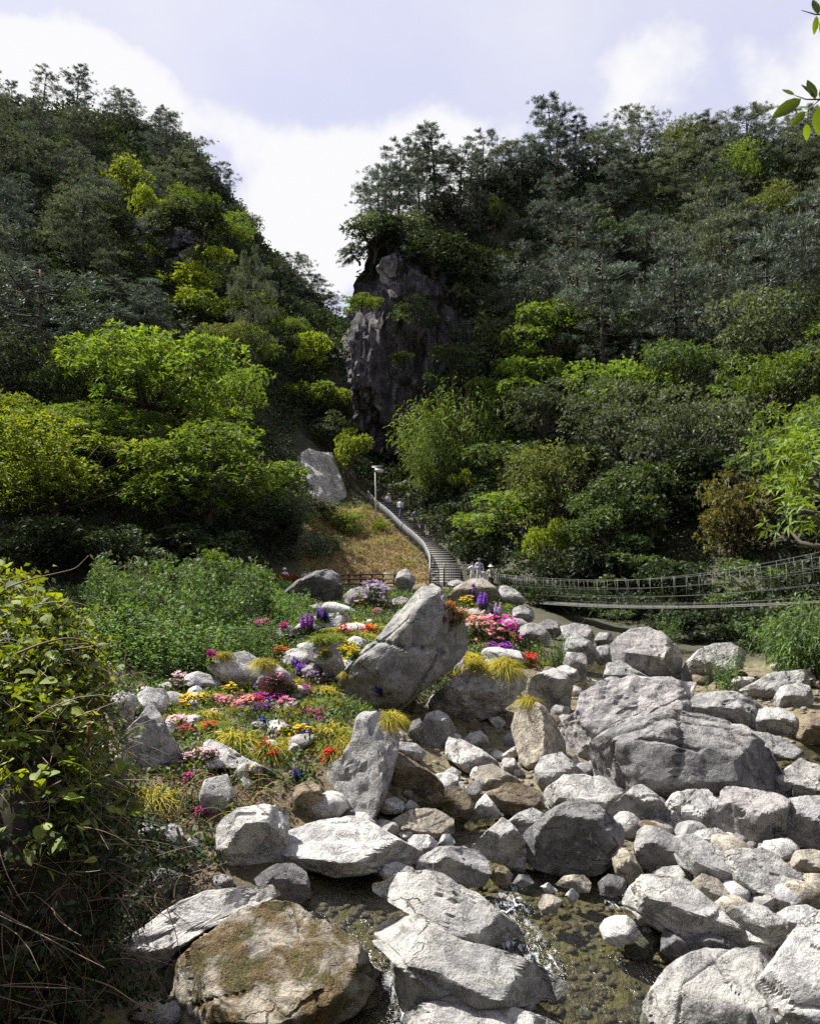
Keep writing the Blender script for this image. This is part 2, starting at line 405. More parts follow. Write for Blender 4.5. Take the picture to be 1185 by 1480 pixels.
GORGE = [(520,690,82),(600,690,86),(480,660,90),(500,570,108),(497,520,130),(497,510,150)]
LEFT = [(300,850,52),(200,860,50),(50,860,48),(-150,860,46),(350,780,58),(200,760,57),(50,740,55),(-150,740,52),(400,700,70),(250,680,66),(100,660,62),(-100,640,60),
 (430,600,86),(350,560,84),(200,560,78),(50,560,74),(-120,540,72),(450,510,108),(380,480,104),(250,460,98),(100,440,94),(-100,430,90),(445,470,126),(350,400,122),(220,370,114),(100,340,112),
 (-80,320,112),(330,338,140),(250,252,142),(150,222,147),(40,190,152),(-120,180,152),(0,160,166),(100,178,166),(200,200,161),(290,238,155),(332,330,148),(400,410,140),(445,455,138),(478,490,138)]
RIGHT = [(760,860,53),(850,872,50),(950,882,47),(1060,890,42),(1180,890,37),(1350,880,35),(700,790,64),(800,790,58),(950,800,54),(1100,800,48),(1250,790,45),(680,700,74),(780,680,70),
 (900,680,64),(1050,670,58),(1200,650,55),(1350,650,54),(650,620,86),(720,570,84),(850,570,76),(1000,560,70),(1150,540,66),(1300,520,66),(710,460,96),(820,440,90),(1000,430,82),(1150,410,78),
 (1300,400,78),(660,370,104),(750,340,102),(900,320,97),(1050,310,92),(1200,290,90),(1350,280,90),(530,690,86),(525,600,93),(522,500,99),(526,430,102),(535,380,104),(600,600,93),(620,460,99),(570,345,105),(610,305,108),(680,275,112),(780,262,112),(900,245,110),(1050,235,106),(1200,230,104),(1350,220,104)]
WORLD = [(-150,270,55),(-60,250,45),(-20,230,10),(0,270,10),(60,260,20),(25,175,25),(60,175,35),(110,175,35),(12,155,15),(0,0,-7.4),(10,2,-7.3),(-60,-60,48),(0,-70,42),(60,-60,48),(-30,-35,22),(30,-35,22),(0,-45,18),(0,-130,60),(-120,-100,60),(120,-100,60),(-8,4,-6.5),(20,6,-6.5),(-30,10,-4),(-30,30,-3.5),(40,20,-4),  # heights behind the camera are added, unseen slopes that cut the sky's fill
 (0,-20,-6),(60,0,4),(-60,0,4),(150,60,50),(150,120,50),(-150,60,40),(-170,120,60),(-180,200,70),(0,400,20),(200,300,20),(-200,350,30)]
_pts = [tuple(P(*c)) for grp in (CREEK, GARDEN, PLATEAU, SLOPE, GORGE, LEFT, RIGHT) for c in grp] + [tuple(map(float, w)) for w in WORLD]
_pts = np.array(_pts)
def _kern(d2, yy): return np.sqrt(d2 + 1.0)
def _fit():
    n = len(_pts); xy = _pts[:, :2]
    d2 = ((xy[:, None] - xy[None]) ** 2).sum(-1)
    K = -_kern(d2, None) + np.eye(n) * -0.02
    A = np.zeros((n + 3, n + 3)); A[:n, :n] = K; A[:n, n] = 1; A[:n, n + 1:] = xy; A[n, :n] = 1; A[n + 1:, :n] = xy.T
    b = np.zeros(n + 3); b[:n] = _pts[:, 2]
    return np.linalg.solve(A, b)
_w = _fit()
def base_z(x, y):
    x = np.asarray(x, float).ravel(); y = np.asarray(y, float).ravel(); out = np.empty(len(x)); n = len(_pts)
    for s in range(0, len(x), 20000):
        e = slice(s, s + 20000)
        d2 = (x[e, None] - _pts[None, :, 0]) ** 2 + (y[e, None] - _pts[None, :, 1]) ** 2
        out[e] = -_kern(d2, None) @ _w[:n] + _w[n] + _w[n + 1] * x[e] + _w[n + 2] * y[e]
    return out
_seam = lambda a, b, n, k: a + (b - a) * (np.sinh(np.linspace(-k, k, n)) / np.sinh(k) + 1) / 2
_xs = _seam(-230.0, 230.0, 330, 4.6)
_ys = 2.0 + np.concatenate([-np.linspace(130, 0.8, 46), np.sinh(np.linspace(0, 4.4, 330)) / np.sinh(4.4) * 420])
_X, _Yg = np.meshgrid(_xs, _ys)
_Z = base_z(_X, _Yg).reshape(_X.shape)
def smooth_z(x, y):
    """bilinear look-up in the smooth sheet"""
    x = np.asarray(x, float); y = np.asarray(y, float)
    i = np.clip(np.searchsorted(_xs, x) - 1, 0, len(_xs) - 2); j = np.clip(np.searchsorted(_ys, y) - 1, 0, len(_ys) - 2)
    u = np.clip((x - _xs[i]) / (_xs[i + 1] - _xs[i]), 0, 1); v = np.clip((y - _ys[j]) / (_ys[j + 1] - _ys[j]), 0, 1)
    return (_Z[j, i] * (1 - u) + _Z[j, i + 1] * u) * (1 - v) + (_Z[j + 1, i] * (1 - u) + _Z[j + 1, i + 1] * u) * v
def ground_hit(px, py, y0=3.0):
    """where the line of sight through a pixel meets the smooth ground"""
    ys = np.concatenate([np.linspace(y0, 60, 900), np.linspace(60.1, 260, 800)])
    xs = (px - CX) * ys / F; zs = (HY - py) * ys / F
    under = np.nonzero(zs < smooth_z(xs, ys))[0]
    if len(under) == 0: return None
    Y = ys[under[0]]
    return P(px, py, Y)
def in_poly(x, y, poly):
    inside = np.zeros(x.shape, bool); n = len(poly)
    for i in range(n):
        x1, y1 = poly[i]; x2, y2 = poly[(i + 1) % n]
        c = ((y1 > y) != (y2 > y)) & (x < (x2 - x1) * (y - y1) / (y2 - y1 + 1e-12) + x1)
        inside ^= c
    return inside
def soft_poly(x, y, poly, soft):
    """1 inside the outline, fading to 0 over 'soft' metres outside"""
    ins = in_poly(x, y, poly); d = np.full(x.shape, 1e9); n = len(poly)
    for i in range(n):
        ax, ay = poly[i]; bx, by = poly[(i + 1) % n]
        L2 = (bx - ax) ** 2 + (by - ay) ** 2 + 1e-12
        t = np.clip(((x - ax) * (bx - ax) + (y - ay) * (by - ay)) / L2, 0, 1)
        d = np.minimum(d, np.hypot(x - ax - t * (bx - ax), y - ay - t * (by - ay)))
    return np.where(ins, 1.0, np.clip(1 - d / soft, 0, 1)), np.where(ins, d, -d)

CHANNELS = {
 'A': [(430,1272),(560,1262),(610,1290),(590,1335),(600,1400),(625,1500),(540,1500),(520,1440),(530,1385),(470,1325),(415,1295)],
 'B': [(545,1200),(560,1180),(650,1168),(770,1160),(800,1185),(720,1235),(690,1265),(640,1245),(555,1222)],
 'C': [(680,1255),(770,1250),(900,1262),(970,1290),(905,1330),(965,1370),(1010,1385),(960,1450),(950,1510),(780,1510),(790,1430),(710,1370),(740,1335),(700,1300)],
 'D': [(1080,1085),(1200,1080),(1230,1160),(1120,1170)],
 'E': [(800,960),(870,945),(905,960),(870,990),(820,995)],
}
CHW = {k: [tuple(ground_hit(*p)[:2]) for p in v] for k, v in CHANNELS.items()}
near = (_Yg > 3) & (_Yg < 62) & (np.abs(_X) < 40)
_P3 = np.stack([_X.ravel(), _Yg.ravel(), _Z.ravel()], 1)
far = np.clip((_Yg.ravel() - 50) / 60, 0, 1)
rough = fbm(_P3 * 0.9, 3) * 0.10 + fbm(_P3 * 0.12, 4) * (0.12 + 2.2 * far)
_Z2 = _Z + rough.reshape(_X.shape)
wet = np.zeros(_X.shape)
sel = np.nonzero(near)
for k, poly in CHW.items():
    m, _ = soft_poly(_X[sel], _Yg[sel], poly, 0.7)
    wet[sel] = np.maximum(wet[sel], m)
_Z2 -= wet * (0.42 - 0.0)
# the way up to the gorge is cut into the slope
WAY = [P(645, 846, 57), P(644, 824, 60.5), P(634, 805, 63.5), P(620, 792, 66), P(600, 776, 69), P(582, 758, 72), P(562, 742, 75), P(549, 727, 77.5)]
_wa = np.array([tuple(p) for p in WAY])
for i in range(len(_wa) - 1):
    a_, b_ = _wa[i], _wa[i + 1]; ab = b_[:2] - a_[:2]
    t_ = np.clip(((_X - a_[0]) * ab[0] + (_Yg - a_[1]) * ab[1]) / (ab @ ab), 0, 1)
    d_ = np.hypot(_X - a_[0] - t_ * ab[0], _Yg - a_[1] - t_ * ab[1])
    _Z2 = np.where(d_ < 2.0, np.minimum(_Z2, a_[2] + t_ * (b_[2] - a_[2]) - .15 + np.clip(d_ - 1.2, 0, 1) * .8), _Z2)
# zones of the ground, as a vertex attribute: r soil of the garden, g creek bed, b dry grass
def world_poly(pix): return [tuple(ground_hit(*p)[:2]) for p in pix]
ZONE = {'soil': world_poly([(150,1180),(160,1000),(230,950),(400,905),(480,850),(740,860),(760,900),(800,965),(690,965),(560,1040),(470,1100),(440,1180),(330,1260),(180,1290)]),
        'dry': world_poly([(445,800),(450,735),(545,730),(585,775),(625,825),(630,842),(470,838)])}
soil, _ = soft_poly(_X.ravel(), _Yg.ravel(), ZONE['soil'], 1.0)
dry, _ = soft_poly(_X.ravel(), _Yg.ravel(), ZONE['dry'], 1.5)
def ground_z(x, y):
    x = np.asarray(x, float); y = np.asarray(y, float)
    i = np.clip(np.searchsorted(_xs, x) - 1, 0, len(_xs) - 2); j = np.clip(np.searchsorted(_ys, y) - 1, 0, len(_ys) - 2)
    u = np.clip((x - _xs[i]) / (_xs[i + 1] - _xs[i]), 0, 1); v = np.clip((y - _ys[j]) / (_ys[j + 1] - _ys[j]), 0, 1)
    return (_Z2[j, i] * (1 - u) + _Z2[j, i + 1] * u) * (1 - v) + (_Z2[j + 1, i] * (1 - u) + _Z2[j + 1, i + 1] * u) * v

_nx, _ny = len(_xs), len(_ys)
_idx = np.arange(_nx * _ny).reshape(_ny, _nx)
_q = np.stack([_idx[:-1, :-1].ravel(), _idx[:-1, 1:].ravel(), _idx[1:, 1:].ravel(), _idx[1:, :-1].ravel()], 1)
def ground_mat():
    m, ns, ls = new_mat("ground")
    tcn = ns.new('ShaderNodeTexCoord'); v = tcn.outputs['Object']
    at = ns.new('ShaderNodeAttribute'); at.attribute_name = "zone"
    sp = ns.new('ShaderNodeSeparateColor'); ls.new(at.outputs['Color'], sp.inputs[0])
    n1 = noise_(ns, ls, v, 2.0, 6, 0.65); n2 = noise_(ns, ls, v, 14, 4, 0.7)
    forest = mixc(ns, ls, n1, (0.020, 0.022, 0.010), (0.055, 0.050, 0.022))
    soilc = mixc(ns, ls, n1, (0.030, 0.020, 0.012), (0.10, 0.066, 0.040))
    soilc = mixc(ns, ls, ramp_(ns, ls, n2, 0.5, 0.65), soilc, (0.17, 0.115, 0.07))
    vor = ns.new('ShaderNodeTexVoronoi'); vor.inputs['Scale'].default_value = 6.0; ls.new(v, vor.inputs['Vector'])
    sv = ns.new('ShaderNodeSeparateColor'); ls.new(vor.outputs['Color'], sv.inputs[0])
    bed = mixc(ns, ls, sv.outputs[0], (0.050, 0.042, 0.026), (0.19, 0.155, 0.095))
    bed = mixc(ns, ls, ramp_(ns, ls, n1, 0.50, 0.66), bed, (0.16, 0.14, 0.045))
    dryc = mixc(ns, ls, n2, (0.12, 0.085, 0.04), (0.28, 0.20, 0.10))
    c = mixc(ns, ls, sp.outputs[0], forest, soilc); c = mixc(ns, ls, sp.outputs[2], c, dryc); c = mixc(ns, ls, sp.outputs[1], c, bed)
    b = N_(ns, 'ShaderNodeBsdfPrincipled'); b.inputs['Roughness'].default_value = 0.9; ls.new(c, b.inputs['Base Color'])
    bp = ns.new('ShaderNodeBump'); bp.inputs['Strength'].default_value = 0.8; bp.inputs['Distance'].default_value = 0.15
    ls.new(math_(ns, ls, 'ADD', n1, math_(ns, ls, 'MULTIPLY', n2, 0.4)), bp.inputs['Height']); ls.new(bp.outputs[0], b.inputs['Normal'])
    o = ns.new('ShaderNodeOutputMaterial'); ls.new(b.outputs[0], o.inputs[0]); return m
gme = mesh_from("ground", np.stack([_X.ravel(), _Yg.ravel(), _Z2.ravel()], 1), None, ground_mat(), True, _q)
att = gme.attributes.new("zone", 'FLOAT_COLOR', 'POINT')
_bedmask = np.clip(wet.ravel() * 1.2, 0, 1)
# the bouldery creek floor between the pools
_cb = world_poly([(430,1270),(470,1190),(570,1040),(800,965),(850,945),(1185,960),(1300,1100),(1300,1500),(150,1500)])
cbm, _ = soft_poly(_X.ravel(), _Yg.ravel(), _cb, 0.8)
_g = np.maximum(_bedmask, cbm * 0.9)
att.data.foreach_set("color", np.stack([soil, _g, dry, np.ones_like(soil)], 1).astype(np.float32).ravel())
ground = tag(put("ground", gme), "rocky ravine floor and wooded slopes", None, None, "structure")

# ------------------------------------------------------------------ water
def water_mat():
    m, ns, ls = new_mat("creek_water")
    tcn = ns.new('ShaderNodeTexCoord'); v = tcn.outputs['Object']
    mp = ns.new('ShaderNodeMapping'); mp.inputs['Scale'].default_value = (1.6, 0.8, 1); ls.new(v, mp.inputs[0])
    n1 = noise_(ns, ls, mp.outputs[0], 3.5, 5, 0.6, 0.8); n2 = noise_(ns, ls, mp.outputs[0], 16, 3, 0.6, 0.4)
    at = ns.new('ShaderNodeAttribute'); at.attribute_name = "rapid"
    h = math_(ns, ls, 'ADD', n1, math_(ns, ls, 'MULTIPLY', n2, 0.35))
    bp = ns.new('ShaderNodeBump'); bp.inputs['Distance'].default_value = 0.10
    ls.new(math_(ns, ls, 'ADD', 0.42, math_(ns, ls, 'MULTIPLY', at.outputs['Fac'], 0.7), True), bp.inputs['Strength']); ls.new(h, bp.inputs['Height'])
    tr = ns.new('ShaderNodeBsdfTransparent'); tr.inputs[0].default_value = (0.70, 0.72, 0.62, 1)
    gl = ns.new('ShaderNodeBsdfGlossy'); gl.inputs['Roughness'].default_value = 0.15; ls.new(bp.outputs[0], gl.inputs['Normal'])
    fr = ns.new('ShaderNodeFresnel'); fr.inputs['IOR'].default_value = 1.33; ls.new(bp.outputs[0], fr.inputs['Normal'])
    mx = ns.new('ShaderNodeMixShader'); ls.new(fr.outputs[0], mx.inputs[0]); ls.new(tr.outputs[0], mx.inputs[1]); ls.new(gl.outputs[0], mx.inputs[2])
    mpf = ns.new('ShaderNodeMapping'); mpf.inputs['Scale'].default_value = (2.2, 0.9, 1); mpf.inputs['Rotation'].default_value = (0, 0, .15); ls.new(v, mpf.inputs[0])
    fo = ns.new('ShaderNodeBsdfDiffuse'); fo.inputs[0].default_value = (0.55, 0.58, 0.62, 1)
    ff = math_(ns, ls, 'MULTIPLY', ramp_(ns, ls, noise_(ns, ls, mpf.outputs[0], 4, 4, 0.58, 1.6), 0.48, 0.72), ramp_(ns, ls, at.outputs['Fac'], 0.2, 0.9, 0.0, 0.85))
    m2 = ns.new('ShaderNodeMixShader'); ls.new(ff, m2.inputs[0]); ls.new(mx.outputs[0], m2.inputs[1]); ls.new(fo.outputs[0], m2.inputs[2])
    o = ns.new('ShaderNodeOutputMaterial'); ls.new(m2.outputs[0], o.inputs[0]); return m
M_WATER = water_mat()
# where the creek runs white: line segments between two pixels
RAPIDS = [((738,1280),(745,1390),0.30),((585,1400),(600,1490),0.32),((890,1300),(930,1290),0.25),((835,975),(860,985),0.45),((760,1340),(790,1390),0.25)]
def water_sheet(name, keys, label):
    polys = [CHW[k] for k in keys]
    a = np.array([p for q in polys for p in q]); lo = a.min(0) - 0.6; hi = a.max(0) + 0.6; st = 0.07
    xs = np.arange(lo[0], hi[0], st); ys = np.arange(lo[1], hi[1], st); X, Y = np.meshgrid(xs, ys)
    m = np.zeros(X.shape)
    for poly in polys: m = np.maximum(m, soft_poly(X, Y, poly, 0.6)[0])
    Z = smooth_z(X, Y) - 0.10
    rap = np.zeros(X.shape)
    for p, q, w in RAPIDS:
        A = ground_hit(*p); B = ground_hit(*q); ab = (B - A).xy
        t = np.clip(((X - A.x) * ab.x + (Y - A.y) * ab.y) / (ab.length_squared + 1e-9), 0, 1)
        d = np.hypot(X - A.x - t * ab.x, Y - A.y - t * ab.y)
        rap = np.maximum(rap, np.exp(-(d / w) ** 2))
    pn = np.stack([X.ravel() * 2.2, Y.ravel() * 1.6, np.zeros(X.size)], 1)
    Z += (fbm(pn, 3) * 0.015).reshape(X.shape) * (1 + 3 * rap)
    idx = np.arange(X.size).reshape(X.shape)
    ok = (m[:-1, :-1] > 0.05) & (m[1:, 1:] > 0.05) & (m[1:, :-1] > 0.05) & (m[:-1, 1:] > 0.05)
    q = np.stack([idx[:-1, :-1][ok], idx[:-1, 1:][ok], idx[1:, 1:][ok], idx[1:, :-1][ok]], 1)
    used = np.unique(q); rm = np.full(X.size, -1); rm[used] = np.arange(len(used))
    me = mesh_from(name, np.stack([X.ravel(), Y.ravel(), Z.ravel()], 1)[used], None, M_WATER, True, rm[q])
    at = me.attributes.new("rapid", 'FLOAT', 'POINT'); at.data.foreach_set("value", rap.ravel()[used].astype(np.float32))
    return tag(put(name, me), label, None, None, "structure")
water_sheet("creek_water", ['A', 'B', 'C'], "clear shallow creek running between the boulders")
water_sheet("creek_water", ['D'], "small side pool beside the pale rock")
water_sheet("creek_water", ['E'], "little cascade between the upper boulders")
# ------------------------------------------------------------------ boulders
def poly_radius(u, v, n=720):
    """outline -> centre and reach in every direction"""
    a = 0.0; cx = cy_ = 0.0; m = len(u)
    for i in range(m):
        j = (i + 1) % m; cr = u[i] * v[j] - u[j] * v[i]; a += cr; cx += (u[i] + u[j]) * cr; cy_ += (v[i] + v[j]) * cr
    cx /= 3 * a; cy_ /= 3 * a
    th = np.arange(n) * 2 * math.pi / n - math.pi; Rr = np.zeros(n)
    ct, st = np.cos(th), np.sin(th)
    for i in range(m):
        j = (i + 1) % m
        x1, y1 = u[i] - cx, v[i] - cy_; ex, ey = u[j] - u[i], v[j] - v[i]
        den = ct * ey - st * ex
        with np.errstate(divide='ignore', invalid='ignore'):
            t = (x1 * ey - y1 * ex) / den; s = (x1 * st - y1 * ct) / den
        ok = (s >= -1e-6) & (s <= 1 + 1e-6) & (t > 0) & np.isfinite(t)
        Rr = np.maximum(Rr, np.where(ok, t, 0))
    k = np.array([1, 2, 3, 2, 1.0]); k /= k.sum()
    Rr = sum(kk * np.roll(Rr, s) for kk, s in zip(k, range(-2, 3)))
    return cx, cy_, th, Rr, abs(a) / 2

def unit_(rng):
    n = rng.normal(size=3); return n / np.linalg.norm(n)

def rock_mesh(name, poly, Yb, shoulder=0.35, ridge=None, lean=0.35, deep=0.8, level=4, seed=0, rough=1.0, mat=None, cuts=()):
    """a stone whose outline from the path is the traced one; its depth, crown and faces are its own.
    shoulder: share of the height that the top face takes, ridge: where an upright edge splits the front (-1..1)"""
    rng = np.random.default_rng(seed + 100)
    grow_ = 1.09 if mat is None else 1.0
    _mx = sum(p[0] for p in poly) / len(poly); _my = sum(p[1] for p in poly) / len(poly)
    poly = [(_mx + (x - _mx) * grow_, _my + (y - _my) * (grow_ + (.07 if y > _my and mat is None else 0))) for x, y in poly]
    xs = np.array([p[0] for p in poly], float); ys = np.array([p[1] for p in poly], float)
    h_px = ys.max() - ys.min(); w_px = xs.max() - xs.min()
    size = math.sqrt(h_px * w_px) * Yb / F
    D = deep * 0.5 * size
    Yc = Yb + 0.55 * D
    C = P((xs.max() + xs.min()) / 2, (ys.max() + ys.min()) / 2, Yc)
    fw = C.normalized(); rt = fw.cross(Vector((0, 0, 1))).normalized(); up = rt.cross(fw)
    rays = np.stack([(xs - CX) / F, np.ones_like(xs), (HY - ys) / F], 1)
    fwn, rtn, upn = np.array(fw), np.array(rt), np.array(up)
    k = (np.array(C) @ fwn) / (rays @ fwn)
    q = rays * k[:, None] - np.array(C)
    u, v = q @ rtn, q @ upn
    # polar coordinates in a frame that makes long stones round, so that their ends stay clean
    m0 = np.array([u.mean(), v.mean()]); ed = np.stack([u, v], 1); dn = np.concatenate([ed + (np.roll(ed, -1, 0) - ed) * t for t in np.linspace(0, 1, 8, endpoint=False)])
    ew, ev = np.linalg.eigh(np.cov((dn - dn.mean(0)).T)); sq = np.sqrt(ew); sq = np.maximum(sq, sq.max() * .2)
    Tm = ev @ np.diag(1 / sq * sq.mean()) @ ev.T; Ti = np.linalg.inv(Tm)
    uw, vw = ((np.stack([u, v], 1) - m0) @ Tm.T).T
    cx, cv, th, Rr, area = poly_radius(uw, vw)
    d, faces = ico(level)
    ang = np.arctan2(d[:, 2], d[:, 0]); rho = np.hypot(d[:, 2], d[:, 0])
    Rv = np.interp(ang, np.append(th, math.pi), np.append(Rr, Rr[0]))
    rho = rho ** 0.70; dw = np.sign(d[:, 1]) * np.abs(d[:, 1]) ** 0.70
    UV = np.stack([cx + Rv * rho * np.cos(ang), cv + Rv * rho * np.sin(ang)], 1) @ Ti.T + m0
    U, V = UV[:, 0], UV[:, 1]; Wd = dw * D
    cx, cv = Ti @ np.array([cx, cv]) + m0
    vt, vb = v.max(), v.min(); H = vt - vb; ul, ur = u.min(), u.max(); Wu = ur - ul
    def cut(n, p):
        """keep the stone behind the plane through p with outward normal n (frame u, v, w); moves points along the depth only"""
        nonlocal Wd
        if abs(n[2]) < 1e-3: return
        wpl = p[2] - (n[0] * (U - p[0]) + n[1] * (V - p[1])) / n[2]
        if n[2] < 0: Wd = np.where(Wd < wpl, np.minimum(wpl, np.maximum(Wd, 0.35 * D)), Wd)
        else: Wd = np.where(Wd > wpl, np.maximum(wpl, np.minimum(Wd, -0.35 * D)), Wd)
    wf = -0.78 * D; vc = vt - shoulder * H
    jit = lambda s: rng.uniform(-s, s)
    cut((jit(0.22), 0.80 * D, -shoulder * H - 0.02), (cx, vc, wf))                 # crown
    if mat is None and lean > .1: lean += .28
    dwb = lean * (vc - vb)
    if ridge is None:
        cut((jit(0.3), -dwb / max(vc - vb, 1e-3), -1.0), (cx, vc, wf))             # front
    else:
        ru = cx + ridge * Wu / 2
        cut((-0.75, -dwb / max(vc - vb, 1e-3), -1.0), (ru, vc, wf))
        cut((0.85, -dwb / max(vc - vb, 1e-3), -1.0), (ru, vc, wf))
    for n_, p_ in cuts: cut(n_, (cx + p_[0] * Wu / 2, (vt + vb) / 2 + p_[1] * H / 2, p_[2] * D))
    for _ in range(6):                                                             # broken corners
        a = rng.uniform(0, 2 * math.pi); n = (math.cos(a) * 0.9, math.sin(a) * 0.7, -0.6)
        f = rng.uniform(0.60, 0.95)
        cut(n, (cx + math.cos(a) * f * Wu * 0.42, cv + math.sin(a) * f * H * 0.42, -0.62 * D))
    for _ in range(3):
        a = rng.uniform(0, 2 * math.pi); n = (math.cos(a) * 0.8, math.sin(a) * 0.6, 0.8)
        cut(n, (cx + math.cos(a) * 0.3 * Wu, cv + math.sin(a) * 0.3 * H, 0.6 * D))
    e_ = np.concatenate([faces[:, [0, 1]], faces[:, [1, 2]], faces[:, [2, 0]]]); cnt = np.bincount(e_.ravel(), minlength=len(d)).astype(float)
    for _ in range(3 if level >= 6 else 1):                   # wear on the edges
        acc = np.bincount(e_[:, 0], Wd[e_[:, 1]], len(d)) + np.bincount(e_[:, 1], Wd[e_[:, 0]], len(d)); Wd = .6 * Wd + .4 * acc / cnt
    p3 = np.stack([U, V, Wd], 1)
    pn = p3 / size * 1.0 + rng.uniform(-50, 50, 3)
    amp = 0.034 * size * rough
    nrm = p3 - np.array([cx, cv, 0]); nrm /= np.linalg.norm(nrm, axis=1, keepdims=True) + 1e-9
    disp = fbm(pn * 2.2, 3) * 0.55 + fbm(pn * 5.0, 3, ridged=True) * 0.40 + 0.05
    p3 = p3 + nrm * (disp * amp)[:, None]
    if level >= 4 and mat is None:                                                 # fractures: a groove, and one side broken lower than the other
        wob = fbm(pn * 1.6 + 9, 3) * .05
        for _ in range(3 if level >= 5 else 1):
            n_ = unit_(rng); off = rng.uniform(-.28, .28); t_ = (p3 @ n_) / size - off + wob
            part_ = fbm(pn * 1.1 + rng.uniform(0, 30), 2) > -.15
            p3 = p3 - nrm * ((np.exp(-(t_ / .013) ** 2) * .030 + (t_ > 0) * rng.uniform(0, .022)) * part_ * size)[:, None]
    wv = p3 @ np.stack([rtn, upn, fwn])
    me = mesh_from(name, wv, faces, mat or M_ROCK, True)
    try: me.set_sharp_from_angle(angle=R(24))
    except Exception: pass
    return me, C, size

TINT = {'P': (0.46, 0.45, 0.43), 'W': (0.54, 0.53, 0.515), 'G': (0.36, 0.355, 0.35), 'D': (0.17, 0.168, 0.17), 'K': (0.36, 0.342, 0.338), 'T': (0.40, 0.36, 0.295), 'B': (0.20, 0.16, 0.11)}
ROCKS = []     # (object, short name, pixel centre)
_seed = [0]
def boulder(short, label, tint, poly, s=0.35, r=None, moss=0.0, lean=0.35, deep=0.85, level=None, Y=None, name="boulder", group=None, rough=1.0, cat=None, cuts=()):
    _seed[0] += 1
    xs = [p[0] for p in poly]; ys = [p[1] for p in poly]
    cxp = (min(xs) + max(xs)) / 2; byp = max(ys)
    if Y is None:
        hit = ground_hit(cxp, min(byp, 1478)); Y = hit.y
        if byp > 1478: Y = Y * 718.0 / (byp - HY) + 0.15
    big = max(max(xs) - min(xs), max(ys) - min(ys))
    lv = level or (5 if big > 75 else 4 if big > 22 else 3)
    me, C, size = rock_mesh(name, poly, Y, s, r, lean, deep, lv, _seed[0], rough, None, cuts)
    o = put(name, me, loc=C)
    tone = random.Random(_seed[0] * 7 + 1).uniform(.84, 1.16); base_c = TINT[tint] if isinstance(tint, str) else tint
    o.color = (*[k * tone for k in base_c], moss if moss else random.Random(_seed[0]).choice([0, 0, .12, .22]))
    tag(o, label, cat or ("boulder" if big > 45 else "rock"), group)
    ROCKS.append((o, short, (cxp, (min(ys) + max(ys)) / 2, big)))
    return o
B = boulder
# --- the near creek
B("the moss-stained front boulder", "huge tan boulder stained with brown moss at the very front of the creek", 'T', [(254,1403),(282,1375),(322,1342),(358,1318),(393,1304),(415,1302),(430,1309),(476,1345),(506,1360),(534,1398),(554,1413),(557,1431),(532,1445),(500,1455),(478,1470),(440,1500),(280,1500),(262,1440),(252,1418)], .80, moss=.85, lean=.5, level=6, deep=1.1)
B("the long sloping slab", "long grey slab sloping down beside the moss-stained front boulder", 'P', [(149,1408),(168,1370),(196,1352),(236,1324),(272,1304),(292,1293),(322,1289),(358,1286),(383,1284),(402,1300),(383,1306),(358,1312),(335,1325),(312,1340),(282,1360),(257,1375),(241,1392),(214,1412),(180,1420),(160,1416)], .6, lean=.8, deep=.6)
B("the wide pale slab", "wide flat pale slab with a dark shaded front under the tall block", 'P', [(405,1233),(415,1208),(451,1195),(481,1189),(509,1185),(527,1191),(552,1205),(582,1222),(603,1233),(609,1242),(592,1248),(557,1253),(527,1260),(486,1265),(468,1258),(438,1250),(415,1247),(408,1243)], .72, lean=.7, deep=1.3)
B("the dark cube-like rock", "dark cube-like rock with a lit top beside the wide pale slab", 'D', [(371,1272),(385,1260),(400,1251),(422,1251),(440,1262),(445,1275),(446,1295),(430,1302),(400,1300),(378,1287)], .42, lean=.3)
B("the tan-edged flat slab", "pale flat slab with tan stains and green moss spot in mid creek", 'P', [(548,1281),(565,1277),(582,1267),(603,1264),(628,1264),(643,1271),(679,1291),(700,1305),(725,1322),(744,1338),(742,1348),(722,1358),(712,1368),(690,1368),(660,1358),(640,1348),(615,1332),(590,1318),(565,1303),(550,1292)], .85, moss=.3, deep=.9, lean=.3)
B("the smooth speckled boulder", "big smooth speckled pale boulder rising beside the narrow rapid in front", 'P', [(544,1352),(552,1339),(572,1329),(595,1325),(620,1329),(630,1339),(653,1352),(678,1362),(710,1371),(741,1381),(782,1400),(812,1420),(795,1440),(740,1450),(690,1455),(640,1462),(600,1470),(585,1455),(578,1420),(574,1390),(560,1375),(548,1366)], .62, lean=.4, rough=.6)
B("the bottom slab", "pale rough slab cut off by the bottom of the picture below the speckled boulder", 'P', [(582,1490),(590,1465),(610,1452),(650,1446),(700,1448),(740,1458),(780,1470),(810,1485),(815,1515),(580,1515)], .7)
B("the great pale corner boulder", "great pale granite boulder with rounded shoulders in the near corner", 'P', [(927,1465),(936,1445),(953,1422),(971,1399),(1001,1379),(1022,1372),(1047,1375),(1067,1376),(1088,1370),(1103,1371),(1113,1381),(1125,1400),(1120,1440),(1110,1500),(930,1500)], .5, lean=.1, level=6, rough=.8)
B("the banded corner boulder", "pale banded boulder sloping up out of the picture's lower corner", 'W', [(1085,1500),(1078,1470),(1090,1440),(1108,1400),(1130,1372),(1150,1345),(1170,1330),(1195,1318),(1240,1325),(1260,1500)], .55, lean=.1, Y=11.2, level=6, rough=.8)
B("the jagged layered rock", "jagged layered rock sloping to a point above the great pale corner boulder", 'P', [(905,1302),(918,1284),(936,1273),(968,1272),(994,1282),(1012,1300),(1032,1312),(1047,1327),(1082,1345),(1095,1358),(1093,1368),(1062,1366),(1027,1356),(986,1353),(956,1342),(930,1329),(910,1315)], .5, lean=.6, rough=1.8)
